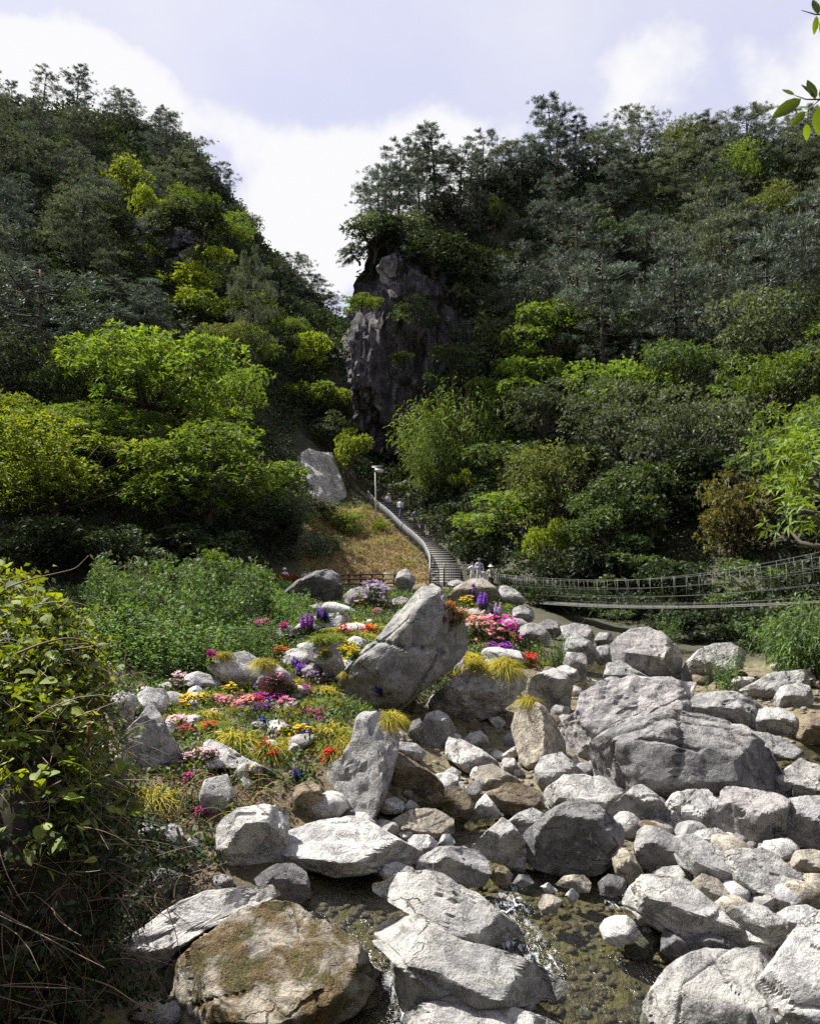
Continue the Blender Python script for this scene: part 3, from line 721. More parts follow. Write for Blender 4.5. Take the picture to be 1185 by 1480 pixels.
B("the dark wedge", "low dark wedge of rock under the jagged layered rock", 'D', [(985,1352),(1010,1343),(1035,1352),(1060,1365),(1072,1374),(1040,1380),(1005,1374),(988,1364)], .4)
B("the small dark pyramid rock", "small dark pyramid-shaped rock at the edge of the lower pool", 'D', [(956,1375),(958,1352),(968,1349),(985,1360),(997,1375),(990,1386),(970,1386)], .3)
B("the round white rock", "round white rock sitting in the lower pool", 'W', [(868,1342),(875,1330),(890,1325),(905,1325),(916,1335),(922,1350),(912,1362),(890,1365),(875,1358)], .6, rough=.6)
B("the two-toned rock", "two-toned rock, white top and dark shaded face, behind the corner boulders", 'P', [(1048,1323),(1060,1315),(1088,1308),(1108,1315),(1123,1327),(1133,1345),(1130,1362),(1113,1378),(1096,1366),(1085,1352),(1068,1340)], .45, r=.1, lean=.5)
B("the white hump", "white humped rock peeping over the banded corner boulder", 'W', [(1123,1322),(1140,1313),(1165,1310),(1180,1318),(1178,1335),(1160,1345),(1140,1352),(1132,1342)], .6)
B("the pinkish low rock", "low pinkish rock lying below the big tilted slab", 'K', [(1075,1302),(1085,1287),(1103,1289),(1138,1305),(1141,1312),(1128,1323),(1103,1319),(1077,1313)], .5)
B("the tan wedge", "tan wedge-shaped rock leaning above the jagged layered rock", 'T', [(996,1282),(1017,1265),(1037,1274),(1052,1292),(1070,1310),(1050,1318),(1032,1310),(1010,1293)], .5, moss=.3)
B("the big tilted slab", "big tilted flat-topped slab with a pale broad surface near the creek edge", 'P', [(1030,1236),(1065,1231),(1100,1229),(1118,1234),(1138,1254),(1153,1264),(1166,1297),(1143,1307),(1113,1294),(1082,1287),(1057,1272),(1034,1252)], .8, lean=.3, deep=.8)
B("the ridged granite rock", "grey ridged granite rock running down into the big tilted slab", 'G', [(976,1214),(1006,1211),(1027,1224),(1047,1241),(1062,1257),(1082,1279),(1067,1297),(1050,1284),(1027,1274),(1004,1264),(986,1251),(977,1231)], .5, lean=.4)
B("the flat lens-shaped rock", "flat lens-shaped pale rock tucked below the pinkish square boulder", 'P', [(1000,1211),(1012,1201),(1037,1199),(1062,1213),(1088,1228),(1062,1234),(1035,1236),(1015,1224)], .6)
B("the pinkish square boulder", "pinkish square boulder with lit crown and black shaded flank", 'K', [(1025,1188),(1037,1163),(1047,1144),(1062,1141),(1088,1144),(1118,1150),(1136,1160),(1131,1186),(1128,1226),(1113,1233),(1088,1230),(1062,1215),(1042,1205),(1029,1200)], .42, r=.15, lean=.45)
B("the block at the frame edge", "grey rounded block cut by the frame edge beside the pinkish square boulder", 'G', [(1127,1200),(1130,1172),(1142,1157),(1165,1153),(1195,1154),(1220,1170),(1215,1220),(1180,1230),(1150,1232),(1130,1225)], .4)
B("the white-topped block", "white-topped square block in front of the great dark slab", 'W', [(961,1168),(974,1151),(994,1144),(1022,1143),(1037,1158),(1027,1178),(1023,1196),(996,1203),(968,1203)], .5, lean=.2)
B("the split-lit boulder", "grey peaked boulder with black shaded flank beside the white-topped block", 'G', [(880,1172),(900,1155),(918,1140),(928,1139),(945,1150),(962,1170),(967,1185),(965,1205),(940,1210),(915,1214),(895,1207),(880,1195)], .25, r=.2, lean=.4)
B("the small grey lump", "small grey rounded lump of rock below the split-lit peaked boulder", 'G', [(918,1225),(923,1205),(933,1196),(955,1200),(975,1212),(980,1230),(970,1252),(945,1258),(925,1247)], .4, lean=.45)
B("the wet brown rock", "wet brown-stained rock at the waterline beside the big dark round boulder", 'T', [(885,1240),(897,1226),(910,1235),(925,1255),(930,1268),(915,1277),(895,1272)], .4, moss=.6)
B("the pale flat stone", "pale flat stone lying behind the jagged layered rock", 'P', [(945,1262),(960,1254),(990,1253),(1000,1265),(1004,1275),(985,1282),(950,1277)], .7)
B("the big dark round boulder", "big dark round boulder mottled with lichen above the creek bend", 'D', [(759,1222),(764,1206),(782,1191),(807,1171),(832,1160),(850,1161),(868,1173),(888,1189),(896,1201),(893,1222),(883,1242),(868,1256),(837,1262),(802,1258),(777,1250),(763,1238)], .22, lean=.15)
B("the tan triangular rock", "pale triangular rock with tan streaks and mossy foot by the pool", 'P', [(682,1224),(706,1201),(726,1185),(739,1194),(756,1214),(759,1232),(755,1256),(741,1252),(716,1247),(698,1236)], .35, r=.0, moss=.45, lean=.4)
B("the small tan-tipped rock", "small grey rock with a tan tip behind the triangular rock", 'G', [(734,1189),(751,1176),(769,1170),(787,1178),(784,1194),(765,1209),(748,1207)], .45, moss=.3)
B("the long pale ridge rock", "long pale ridge of rock behind the big dark round boulder", 'P', [(782,1158),(792,1141),(817,1123),(843,1123),(868,1128),(903,1146),(890,1167),(870,1177),(850,1167),(832,1164),(802,1176),(786,1168)], .6)
B("the bumpy grey rock", "bumpy grey rock at the foot of the layered pinkish ledge", 'G', [(775,1112),(784,1096),(811,1089),(826,1104),(849,1123),(811,1133),(788,1144),(779,1129)], .5)
B("the speckled oval boulder", "speckled oval boulder in shade below the flat stones of the pool", 'G', [(606,1253),(610,1241),(635,1227),(666,1226),(690,1232),(704,1245),(706,1262),(697,1277),(672,1281),(640,1276),(612,1266)], .32, lean=.35, moss=.15)
B("the great dark slab", "great dark speckled slab with a domed top, the widest boulder of the creek", (0.27,0.262,0.262), [(864,1093),(866,1077),(894,1058),(932,1043),(970,1034),(1008,1038),(1050,1047),(1077,1060),(1100,1077),(1111,1100),(1130,1131),(1136,1155),(1100,1152),(1039,1148),(1001,1150),(959,1163),(925,1150),(902,1144),(872,1129)], .16, lean=-.15, level=6, deep=.7)
B("the layered pinkish ledge", "broad layered pinkish ledge of rock behind the great dark slab", 'K', [(813,1047),(838,1030),(845,1009),(879,990),(906,984),(955,983),(1001,992),(997,1009),(989,1030),(975,1040),(940,1050),(894,1063),(866,1080),(864,1098),(830,1092),(815,1070)], .6, lean=.1, level=6, rough=1.6, deep=.8)
B("the smooth egg-shaped boulder", "smooth rounded grey boulder standing alone below the suspension bridge", 'K', [(883,937),(895,922),(913,910),(936,907),(955,916),(978,937),(984,952),(982,975),(963,985),(936,981),(910,969),(885,952)], .5, lean=.3, rough=.5)
B("the pale boulder behind the tall weed", "pale boulder half hidden behind the tall green weed", 'P', [(985,972),(990,960),(1010,940),(1035,930),(1060,930),(1075,945),(1070,965),(1040,982),(1005,987),(985,987)], .5)
B("the low wet rock by the cascade", "low wet rock beside the little cascade", 'G', [(872,982),(879,960),(898,957),(913,967),(940,981),(906,987),(880,992)], .5)
B("the rough lichened boulder", "rough lichen-covered boulder just above the great dark slab", 'G', [(989,1029),(999,1012),(1017,1005),(1062,1003),(1082,1009),(1098,1022),(1095,1042),(1088,1057),(1067,1054),(1037,1044),(1012,1036)], .4, moss=.2, rough=1.5)
B("the long pale leaning rock", "long pale rock leaning diagonally under the bushes at the frame edge", 'P', [(1067,999),(1088,989),(1108,977),(1138,972),(1168,967),(1175,981),(1151,991),(1125,1000),(1108,1012),(1093,1017),(1078,1010)], .6)
B("the mossy round rock", "mossy round rock under the long pale leaning rock", 'G', [(1120,1009),(1128,994),(1153,989),(1168,994),(1174,1012),(1163,1029),(1138,1029),(1123,1024)], .4, moss=.5)
B("the flat-topped dark rock", "flat-topped rock with black hollow below by the side pool", 'G', [(1095,1042),(1100,1026),(1125,1024),(1148,1034),(1153,1047),(1151,1062),(1123,1067),(1098,1057)], .35, lean=.5, moss=.3)
B("the brown rock at the edge", "brown rock at the frame edge above the side pool", 'B', [(1150,1050),(1160,1035),(1185,1032),(1210,1045),(1205,1072),(1165,1074),(1152,1064)], .4, moss=.5)
B("the flat sloping stone", "flat sloping dark stone running off the great dark slab", 'G', [(1077,1058),(1113,1061),(1138,1072),(1161,1088),(1150,1098),(1113,1096),(1100,1086)], .7)
B("the pale wet ledge", "pale ledge in the side pool next to the great dark slab", 'P', [(1125,1126),(1140,1112),(1158,1100),(1180,1108),(1210,1120),(1200,1152),(1150,1157),(1135,1150)], .6, moss=.25)
B("the tan loaf", "tan loaf-shaped rock at the frame edge below the grey rounded block", 'T', [(1144,1245),(1150,1232),(1175,1230),(1200,1238),(1195,1262),(1160,1265),(1146,1258)], .5, moss=.3)
B("the yellowish edge stone", "yellowish stone at the frame edge beside the big tilted slab", 'T', [(1160,1275),(1165,1265),(1200,1266),(1200,1298),(1175,1302)], .6)
# --- the middle
B("the huge leaning boulder", "huge pointed grey boulder leaning over the flower garden, tallest stone of all", (0.32,0.315,0.305), [(497,982),(511,959),(534,936),(552,914),(572,891),(592,868),(610,850),(623,848),(632,856),(643,876),(656,893),(666,916),(665,939),(653,954),(628,974),(603,992),(575,1019),(552,1017),(532,1004),(509,997)], .10, lean=-.30, level=6, deep=.75, Y=24.6, cuts=(((-.62,.62,-.48),(-.33,.30,-.5)),((.75,-.1,-.6),(.62,.2,-.6))))
B("the overhung pale boulder", "wide pale boulder with scalloped lit top beneath the huge leaning boulder", 'P', [(625,1010),(640,998),(655,985),(691,962),(711,955),(736,967),(753,982),(751,995),(736,1012),(716,1025),(691,1036),(655,1040),(630,1034),(618,1022)], .5, lean=.5, rough=1.3, Y=25.6)
B("the upright egg boulder", "egg-shaped boulder standing upright, lit on one side and black on the other", 'T', [(741,1053),(746,1035),(759,1015),(772,1014),(789,1028),(802,1048),(815,1073),(815,1090),(792,1100),(774,1110),(754,1098),(746,1073)], .15, r=.25, lean=-.1, rough=.6)
B("the black-faced rock", "black-faced rock with lit rim and mossy side below the flowers", 'G', [(764,987),(777,977),(799,969),(817,977),(825,992),(822,1019),(802,1032),(782,1027),(767,1004)], .25, r=.4, lean=.5, moss=.4)
B("the small lit rock", "small lit rock above the black-faced rock", 'P', [(803,967),(817,962),(832,969),(839,982),(822,986),(812,980)], .5)
B("the wedge under the bridge end", "pale-topped wedge rock below the near end of the bridge", 'P', [(750,909),(767,901),(784,906),(794,919),(792,931),(772,929),(754,923)], .5, lean=.5)
B("the flat-topped white rock", "flat-topped white rock beneath the hanging red tag", 'W', [(812,907),(832,902),(850,905),(858,919),(855,932),(837,928),(817,924)], .7)
B("the dark broken rock", "dark broken rock in front of the flat-topped white rock", 'G', [(815,925),(835,920),(852,928),(862,942),(855,957),(830,954),(817,942)], .4)
B("the violet-grey stone", "small violet-grey stone in the shade under the bridge", 'G', [(860,925),(865,915),(882,916),(886,925),(875,934),(863,934)], .5)
B("the stone by the rounded boulder", "grey stone wedged against the smooth rounded boulder", 'G', [(860,952),(863,936),(878,933),(886,942),(883,956),(868,960)], .5)
B("the stump-like rock", "stump-like flat-topped rock below the upright weed", 'K', [(815,958),(820,944),(845,946),(847,960),(845,979),(820,976)], .35, lean=.3)
B("the round shaded rock", "round shaded rock beneath the end of the bridge deck", 'G', [(741,881),(754,877),(769,883),(772,893),(762,903),(746,903)], .4, moss=.3)
B("the grey hump at the bridge end", "smooth dark-grey humped boulder where the bridge deck ends", 'G', [(716,850),(731,847),(744,853),(758,866),(751,878),(734,873),(721,863)], .5, rough=.5)
B("the brown boulder below the visitors", "brown-stained boulder in front of the white-clad visitors", 'T', [(648,865),(660,850),(680,839),(696,838),(713,850),(720,863),(706,875),(675,872),(653,874)], .35, moss=.45)
B("the low dark stone behind", "low dark stone between the flowers and the wedge rock", 'D', [(775,905),(790,896),(805,900),(815,912),(800,922),(785,917)], .5)
B("the small violet-bed stone", "white stone lying among the violet flowers", 'W', [(675,883),(686,879),(701,881),(716,887),(711,898),(691,895),(678,890)], .6)
B("the pale bed stone", "pale stone among pink flowers beside the huge leaning boulder", 'W', [(670,903),(681,898),(693,901),(701,910),(686,916),(673,913)], .6)
B("the tall block", "tall square block of layered rock standing above the wide pale slab", 'G', [(515,1043),(525,1037),(552,1036),(566,1046),(572,1070),(565,1110),(553,1148),(540,1176),(511,1181),(484,1173),(471,1140),(478,1103),(491,1097),(508,1080),(513,1059)], .12, r=.45, lean=.0, deep=1.0, rough=1.2)
B("the first foot stone", "small dark stone at the foot of the tall block", 'D', [(454,1183),(462,1168),(480,1165),(486,1178),(480,1192),(460,1192)], .4, group="dark stones at the foot of the tall block")
B("the second foot stone", "small dark stone at the foot of the tall block", 'D', [(485,1185),(490,1173),(510,1172),(518,1183),(505,1190)], .4, group="dark stones at the foot of the tall block")
B("the grey cube rock", "upright grey block standing below the overhung pale boulder", 'G', [(613,1048),(618,1033),(633,1029),(646,1035),(656,1053),(651,1073),(635,1081),(618,1079)], .3, r=.3)
B("the tan-faced rock", "dark tan-faced rock beside the tall block", 'B', [(562,1121),(568,1089),(580,1091),(597,1103),(621,1117),(637,1133),(639,1147),(621,1152),(597,1149),(576,1143),(564,1135)], .35, moss=.2, lean=.3)
B("the small two-faced rock", "small rock with lit top and shaded face above the tan-faced rock", 'G', [(570,1083),(580,1074),(601,1076),(615,1089),(607,1099),(591,1096)], .5)
B("the long lit rock", "long rock with bright lit back lying across the gully stones", 'P', [(646,1081),(650,1067),(672,1073),(694,1085),(714,1099),(722,1111),(702,1116),(688,1119),(670,1111),(647,1095)], .6, lean=.3)
B("the small rock behind it", "small pale rock behind the long lit rock", 'P', [(672,1070),(680,1060),(693,1057),(703,1066),(708,1082),(695,1084)], .5)
B("the yellow-brown wedge", "yellow-brown wedge rock at the end of the long lit rock", 'T', [(688,1125),(692,1109),(712,1107),(743,1125),(753,1133),(728,1139),(708,1147),(694,1137)], .5, moss=.45)
B("the brown wet ledge", "brown wet ledge dipping into the upper pool", 'B', [(698,1147),(722,1141),(734,1133),(759,1137),(779,1145),(777,1168),(763,1176),(732,1176),(718,1168),(708,1159)], .6, moss=.6)
B("the pale triangle", "pale three-cornered rock at the edge of the upper pool", 'P', [(687,1172),(690,1162),(702,1149),(714,1164),(724,1178),(708,1182),(694,1181)], .5)
B("the mossy brown rock", "mossy brown rock standing in the upper pool", 'B', [(637,1160),(643,1143),(657,1139),(670,1143),(678,1157),(684,1174),(672,1186),(653,1182),(641,1174)], .5, moss=.7)
B("the pink oval stone", "pinkish oval stone resting on the mossy brown rock's shoulder", 'K', [(670,1143),(682,1131),(692,1129),(697,1137),(688,1151),(680,1155)], .7)
B("the mossy flat rock", "low mossy rock beside the mossy brown rock", 'B', [(614,1164),(617,1153),(635,1147),(641,1157),(633,1174),(621,1172)], .5, moss=.8)
B("the white stone by the block", "white flat stone beside the foot of the tall block", 'W', [(544,1170),(552,1159),(570,1153),(585,1162),(581,1174),(560,1176)], .6)
B("its white neighbour", "smaller white peaked stone next to the white flat stone", 'W', [(583,1168),(593,1156),(605,1166),(600,1176),(588,1176)], .6)
B("the half-drowned rock", "half-drowned greenish brown rock in the upper pool", 'T', [(570,1186),(597,1172),(627,1172),(653,1184),(653,1202),(629,1212),(601,1206),(580,1198)], .8, moss=.5)
B("the white loaf", "white loaf-shaped stone between the wide pale slab and the pool", 'W', [(587,1218),(599,1208),(619,1208),(631,1218),(629,1230),(609,1238),(593,1230)], .6, rough=.5)
B("the white knob", "small white knob of stone beside the white loaf-shaped stone", 'W', [(633,1222),(640,1208),(650,1207),(657,1218),(650,1228),(638,1228)], .5)
B("the small greenish stone", "small greenish stone above the wide pale slab", 'G', [(542,1190),(552,1185),(572,1190),(583,1202),(574,1208),(556,1204)], .5, moss=.3)
B("the tiny white stone", "tiny white stone above the white loaf-shaped stone", 'W', [(577,1206),(585,1199),(600,1200),(596,1210),(585,1214)], .6)
B("the pale oval stone", "pale oval stone lying in front of the wide pale slab", 'W', [(549,1263),(558,1251),(574,1247),(593,1255),(601,1261),(581,1269),(556,1271)], .7)
B("the square pinkish stone", "small square pinkish stone near the upright egg-shaped boulder", 'K', [(724,1107),(728,1097),(743,1097),(749,1111),(743,1123),(728,1117)], .4)
B("the white broken stones", "white broken stone beside the upright egg-shaped boulder", 'W', [(710,1089),(716,1083),(728,1089),(745,1078),(751,1091),(732,1099),(716,1097)], .6)
B("the jagged pale stone", "jagged pale stone below the long lit rock", 'P', [(643,1117),(653,1109),(666,1117),(662,1129),(649,1129)], .5)
B("the pale stone on the gully floor", "pale flat stone on the gully floor above the mossy brown rock", 'P', [(643,1139),(653,1131),(668,1131),(671,1141),(657,1149)], .6)
B("the rock in the shade", "brown-stained rock standing in the water below the bend boulder", 'T', [(805,1279),(817,1267),(843,1266),(853,1277),(850,1289),(832,1289)], .5, moss=.3)
B("the dark creek rock", "dark rounded rock in the creek beside the wet brown-stained rock", 'D', [(865,1277),(880,1265),(900,1270),(905,1287),(885,1296),(868,1292)], .5)
B("the mossy stone", "yellow-green mossy stone below the triangular rock", 'T', [(706,1265),(713,1249),(729,1254),(740,1265),(734,1277),(718,1279)], .4, moss=.8)
B("the little dark stone", "little dark stone beside the yellow-green mossy stone", 'D', [(742,1277),(750,1265),(764,1266),(770,1276),(758,1284)], .5)
B("the round midstream stone", "round grey stone in the middle of the rapid", 'T', [(777,1305),(784,1294),(799,1295),(812,1303),(804,1316),(784,1322)], .5, moss=.3)
B("the pointed white pebble", "small pointed white stone above the round midstream stone", 'W', [(782,1282),(792,1277),(805,1287),(792,1293)], .6)
B("the small white pebble", "small white round stone beside the round midstream stone", 'W', [(817,1294),(827,1285),(837,1295),(827,1307)], .6)
# --- the garden side
B("the faceted garden rock", "large faceted grey rock with a bright edge above the drooping golden grass", 'G', [(183,1108),(178,1080),(183,1060),(203,1042),(217,1018),(232,1040),(246,1064),(264,1092),(250,1110),(239,1119),(214,1115)], .12, r=.30, lean=.05)
B("the bright top rock", "bright white rock above the large faceted garden rock", 'W', [(200,1005),(215,996),(235,998),(242,1008),(236,1035),(220,1045),(205,1022)], .5)
B("the fern-draped rock", "white rock partly covered by a dark drooping fern", 'W', [(156,1018),(165,1003),(182,1000),(196,1010),(190,1040),(172,1062),(160,1042)], .3)
B("the slim upright slab", "slim upright slab at the edge of the vine-covered bank", 'P', [(146,1095),(150,1082),(163,1080),(173,1095),(183,1123),(184,1155),(173,1170),(160,1162),(150,1130)], .2)
B("the white sloping slab", "white sloping slab beneath the red flowers of the garden", 'W', [(298,1075),(307,1071),(327,1080),(350,1095),(383,1109),(407,1123),(401,1130),(373,1122),(350,1111),(322,1109),(305,1112),(300,1098)], .7)
B("the straw-covered rock", "pale rock under dry straw and roots beside the brown soil", 'P', [(290,1152),(298,1130),(327,1122),(337,1148),(325,1165),(315,1182),(298,1177)], .5)
B("the soil-topped block", "big dark-fronted block with white edge and soil on top", 'P', [(317,1200),(322,1190),(345,1172),(380,1165),(412,1170),(417,1190),(413,1220),(402,1246),(375,1264),(340,1260),(318,1240)], .26, lean=.4)
B("the dark grey bank rock", "dark grey rounded rock below the bank of dead twigs", 'G', [(186,1230),(191,1198),(205,1191),(231,1197),(252,1192),(262,1210),(262,1236),(240,1245),(206,1247),(190,1240)], .25, lean=.3)
B("the little rock in the roots", "little rounded rock caught in roots beside the dark grey rock", 'G', [(270,1222),(275,1212),(287,1214),(292,1228),(285,1242),(275,1238)], .4)
B("the grey rock by the long slab", "small grey rock behind the upper end of the long sloping slab", 'G', [(302,1271),(322,1265),(335,1271),(336,1286),(322,1288),(305,1282)], .5)
B("the white garden ledge", "broad white rock ledge at the back of the flower garden", 'W', [(302,966),(312,953),(353,943),(371,955),(378,968),(371,993),(345,996),(322,983)], .6)
B("the veined garden rock", "grey veined rock beside the broad white ledge", 'K', [(373,988),(383,963),(398,960),(416,974),(426,989),(413,1013),(396,1005)], .3)
B("the white hump in the garden", "white humped rock in front of the broad white ledge", 'W', [(264,986),(272,976),(287,972),(307,979),(325,989),(317,998),(292,998),(274,993)], .6)
B("the small round garden rock", "small round white rock at the far corner of the garden", 'W', [(239,966),(244,956),(254,958),(258,967),(251,976)], .5)
B("the shaded-front garden rock", "round-topped garden rock with a shaded front left of the leaning boulder", 'K', [(447,949),(456,931),(468,928),(486,941),(496,962),(489,984),(473,979),(466,964),(448,954)], .45, lean=.4)
B("the low pale garden rock", "low pale rock beside the round-topped garden rock", 'W', [(411,944),(425,938),(442,939),(446,949),(430,956)], .6)
B("the white slab behind", "white slab behind the round-topped garden rock", 'W', [(468,924),(484,924),(506,934),(494,944),(484,941)], .7)
B("the pale shelf", "small pale shelf of rock above the low pale rock", 'W', [(438,931),(448,926),(458,929),(448,941)], .6)
B("the long flower ridge", "long pale ridge of rock behind the purple flower spikes", 'P', [(420,914),(441,898),(461,891),(496,886),(504,896),(486,906),(456,908),(438,920),(428,930)], .6)
B("the upper pale ridge", "upper pale ridge of rock below the dark pointed boulder", 'P', [(448,876),(471,871),(481,878),(476,887),(458,885)], .6)
B("the dark pointed boulder", "dark boulder with a lit slanting edge in front of the wooden fence", 'D', [(415,855),(433,840),(458,828),(478,824),(489,833),(494,853),(489,870),(473,875),(456,867),(430,862)], .18, lean=.3)
B("the pink-grey boulder", "pink-grey boulder behind the lavender flowers below the fence", 'K', [(496,863),(509,853),(527,849),(542,858),(549,873),(532,882),(509,880)], .45)
B("the flat rock under the fence", "flat-topped rock under the white boards of the fence", 'P', [(529,845),(552,844),(563,850),(552,864),(542,862)], .4)
B("the pinkish knob", "pinkish knobbly rock at the end of the fence", 'K', [(572,840),(577,827),(587,824),(600,838),(592,854),(577,855)], .4, rough=1.6)
B("the greenish low rock", "low greenish rock behind the huge leaning boulder's tip", 'P', [(565,868),(580,863),(591,867),(587,878),(575,880)], .6, moss=.2)
B("the tiny garden stone", "tiny pale stone above the tall square block", 'W', [(466,1047),(476,1042),(484,1053),(471,1062)], .5)
B("the pink-flowered ledge", "pale ledge under the magenta flowers at the garden's back edge", 'P', [(383,930),(390,918),(405,908),(420,905),(425,918),(405,930)], .6)
B("the thin white flake", "thin white flake of stone below the drooping golden grass", 'W', [(202,1162),(214,1160),(241,1166),(224,1174),(206,1170)], .7)
B("the small white stone on soil", "small white stone lying on bare brown soil", 'W', [(346,1129),(353,1124),(366,1131),(367,1145),(355,1144)], .6)
B("the small tan stone", "small tan stone behind the middle of the long sloping slab", 'T', [(249,1304),(257,1293),(267,1302),(262,1314),(252,1314)], .5)
B("the round tan stone", "round tan stone between the long slab and the front boulder", 'T', [(229,1397),(239,1380),(254,1388),(252,1401),(238,1404)], .5)
B("the lower white stone", "small pinkish stone below the long slab in deep shade", 'K', [(235,1457),(243,1440),(258,1445),(257,1464)], .5)
B("the stone at the stair foot", "low pinkish stone at the foot of the stone stairs", 'K', [(643,842),(660,838),(671,842),(660,850)], .6)
B("the shaded wall rock", "dark rock in deep shade under the bank beside the twigs", 'D', [(205,1290),(216,1262),(240,1256),(262,1270),(264,1296),(240,1306),(215,1304)], .3)
B("the garden wall stone", "brown shaded stone under the flower garden's front edge", 'B', [(420,1170),(428,1140),(446,1130),(462,1140),(466,1166),(450,1184),(430,1182)], .3)
B("the rock under the overhang", "shaded rock under the huge leaning boulder", 'D', [(590,1062),(596,1044),(606,1040),(614,1052),(610,1068),(598,1072)], .4)

# bare slab of pale rock on the slope left of the stairs, and the cliffs
def cliff(name, label, poly, Y, tint, seed, level=6, deep=0.6, shoulder=0.08, rough=2.6, cat="cliff", extra=1.0, moss=0.15):
    me, C, size = rock_mesh(name, poly, Y, shoulder, None, 0.05, deep, level, seed, 1.0, M_CLIFF)
    n = len(me.vertices); v = np.empty(n * 3, np.float32); me.vertices.foreach_get("co", v); v = v.reshape(-1, 3).astype(float)
    q = v + np.array([seed * 3.1, 0, 0])
    # upright fluting, ledges and broken blocks
    a = fbm(q * np.array([0.55, 0.55, 0.14]), 4, ridged=True) * 0.9 + fbm(q * np.array([0.10, 0.1, 0.10]), 3) * 1.3
    for fq, am in ((0.30, 1.5), (0.85, 0.9)):
        sk = q + np.stack([q[:, 2] * .35, 0 * q[:, 0], q[:, 0] * .5], 1)          # the joints run aslant
        cell = np.floor(sk * np.array([fq, fq, fq * .32]) + fbm(q * 0.3, 2)[:, None] * 0.8)
        a += (np.abs(np.sin(cell @ np.array([12.9, 78.2, 37.7])) * 43758.5) % 1.0 - 0.5) * am
    a += fbm(q * 1.3, 3, ridged=True) * 0.25; a -= a.mean() + .3
    nn = v.copy(); nn[:, 2] *= 0.25; nn /= np.linalg.norm(nn, axis=1, keepdims=True) + 1e-9
    v += nn * (a * 0.55 * extra)[:, None]
    me.vertices.foreach_set("co", v.astype(np.float32).ravel()); me.update()
    try: me.set_sharp_from_angle(angle=R(32))
    except Exception: pass
    o = put(name, me, loc=C); o.color = (*tint, moss)
    return tag(o, label, cat)
cliff("rock_cliff", "tall dark fractured cliff rising beside the gap of the gorge", [(526,348),(518,392),(509,430),(509,475),(511,540),(512,600),(514,650),(521,705),(570,712),(620,700),(655,640),(680,540),(682,450),(660,395),(625,350),(585,330),(548,330)], 84, (0.078, 0.074, 0.081), 5, 6, 0.6, extra=1.0)
cliff("rock_cliff", "pale streaked rock face below the trees on top of the gorge cliff", [(543,388),(552,372),(575,365),(592,380),(590,418),(578,424),(560,418),(548,405)], 83.0, (0.21, 0.205, 0.215), 9, 5, 0.35, extra=.5, cat="cliff")
cliff("rock_cliff", "narrow shaded cliff across the gap from the tall dark cliff", [(462,500),(472,482),(490,474),(500,488),(504,545),(496,560),(470,556)], 116, (0.085, 0.08, 0.09), 13, 6, 0.6)
cliff("rock_cliff", "grey streaked cliff band showing through the forest of the big hill", [(185,345),(200,320),(240,308),(275,305),(292,318),(285,345),(240,372),(215,398),(195,395),(185,375)], 111, (0.12, 0.115, 0.13), 21, 6, 0.3, extra=1.3, cat="cliff")
def draped_slab(label, pix, lift, tint, moss, seed):
    poly = world_poly(pix); a = np.array(poly); lo, hi = a.min(0) - .6, a.max(0) + .6; st = .16
    X, Y = np.meshgrid(np.arange(lo[0], hi[0], st), np.arange(lo[1], hi[1], st)); m, d = soft_poly(X, Y, poly, .5)
    n = fbm(np.stack([X.ravel() * .5, Y.ravel() * .35, np.full(X.size, seed)], 1), 4).reshape(X.shape)
    st_ = np.floor((n + .8) * 4) / 4 * .5
    e = np.clip((d + .25) / .7, 0, 1); Z = ground_z(X, Y) - .5 + e * (lift + .5 + st_ * .6 + n * .25)
    idx = np.arange(X.size).reshape(X.shape); ok = (d[:-1, :-1] > -.45) & (d[1:, 1:] > -.45)
    q = np.stack([idx[:-1, :-1][ok], idx[:-1, 1:][ok], idx[1:, 1:][ok], idx[1:, :-1][ok]], 1); us = np.unique(q); rm = np.full(X.size, -1); rm[us] = np.arange(len(us))
    me = mesh_from("rock_slab", np.stack([X.ravel(), Y.ravel(), Z.ravel()], 1)[us], None, M_ROCK, True, rm[q])
    try: me.set_sharp_from_angle(angle=R(35))
    except Exception: pass
    o = put("rock_slab", me); o.color = (*tint, moss); return tag(o, label, "rock slab")
draped_slab("bare sunlit slab of pale rock on the slope above the dry grass", [(431,668),(440,656),(467,660),(485,675),(496,694),(503,709),(488,722),(470,724),(452,735),(445,712),(436,693)], .45, (.50, .48, .45), .3, 3)
# ------------------------------------------------------------------ trees, shrubs and undergrowth
M_OLIVE = leaf_mat('olive_leaf', (0.060, 0.090, 0.018), (0.180, 0.200, 0.045), 0.38, 0.05)
def unit(n, rng, up=0.0):
    d = rng.normal(size=(n, 3)); d[:, 2] += up; return d / (np.linalg.norm(d, axis=1, keepdims=True) + 1e-9)

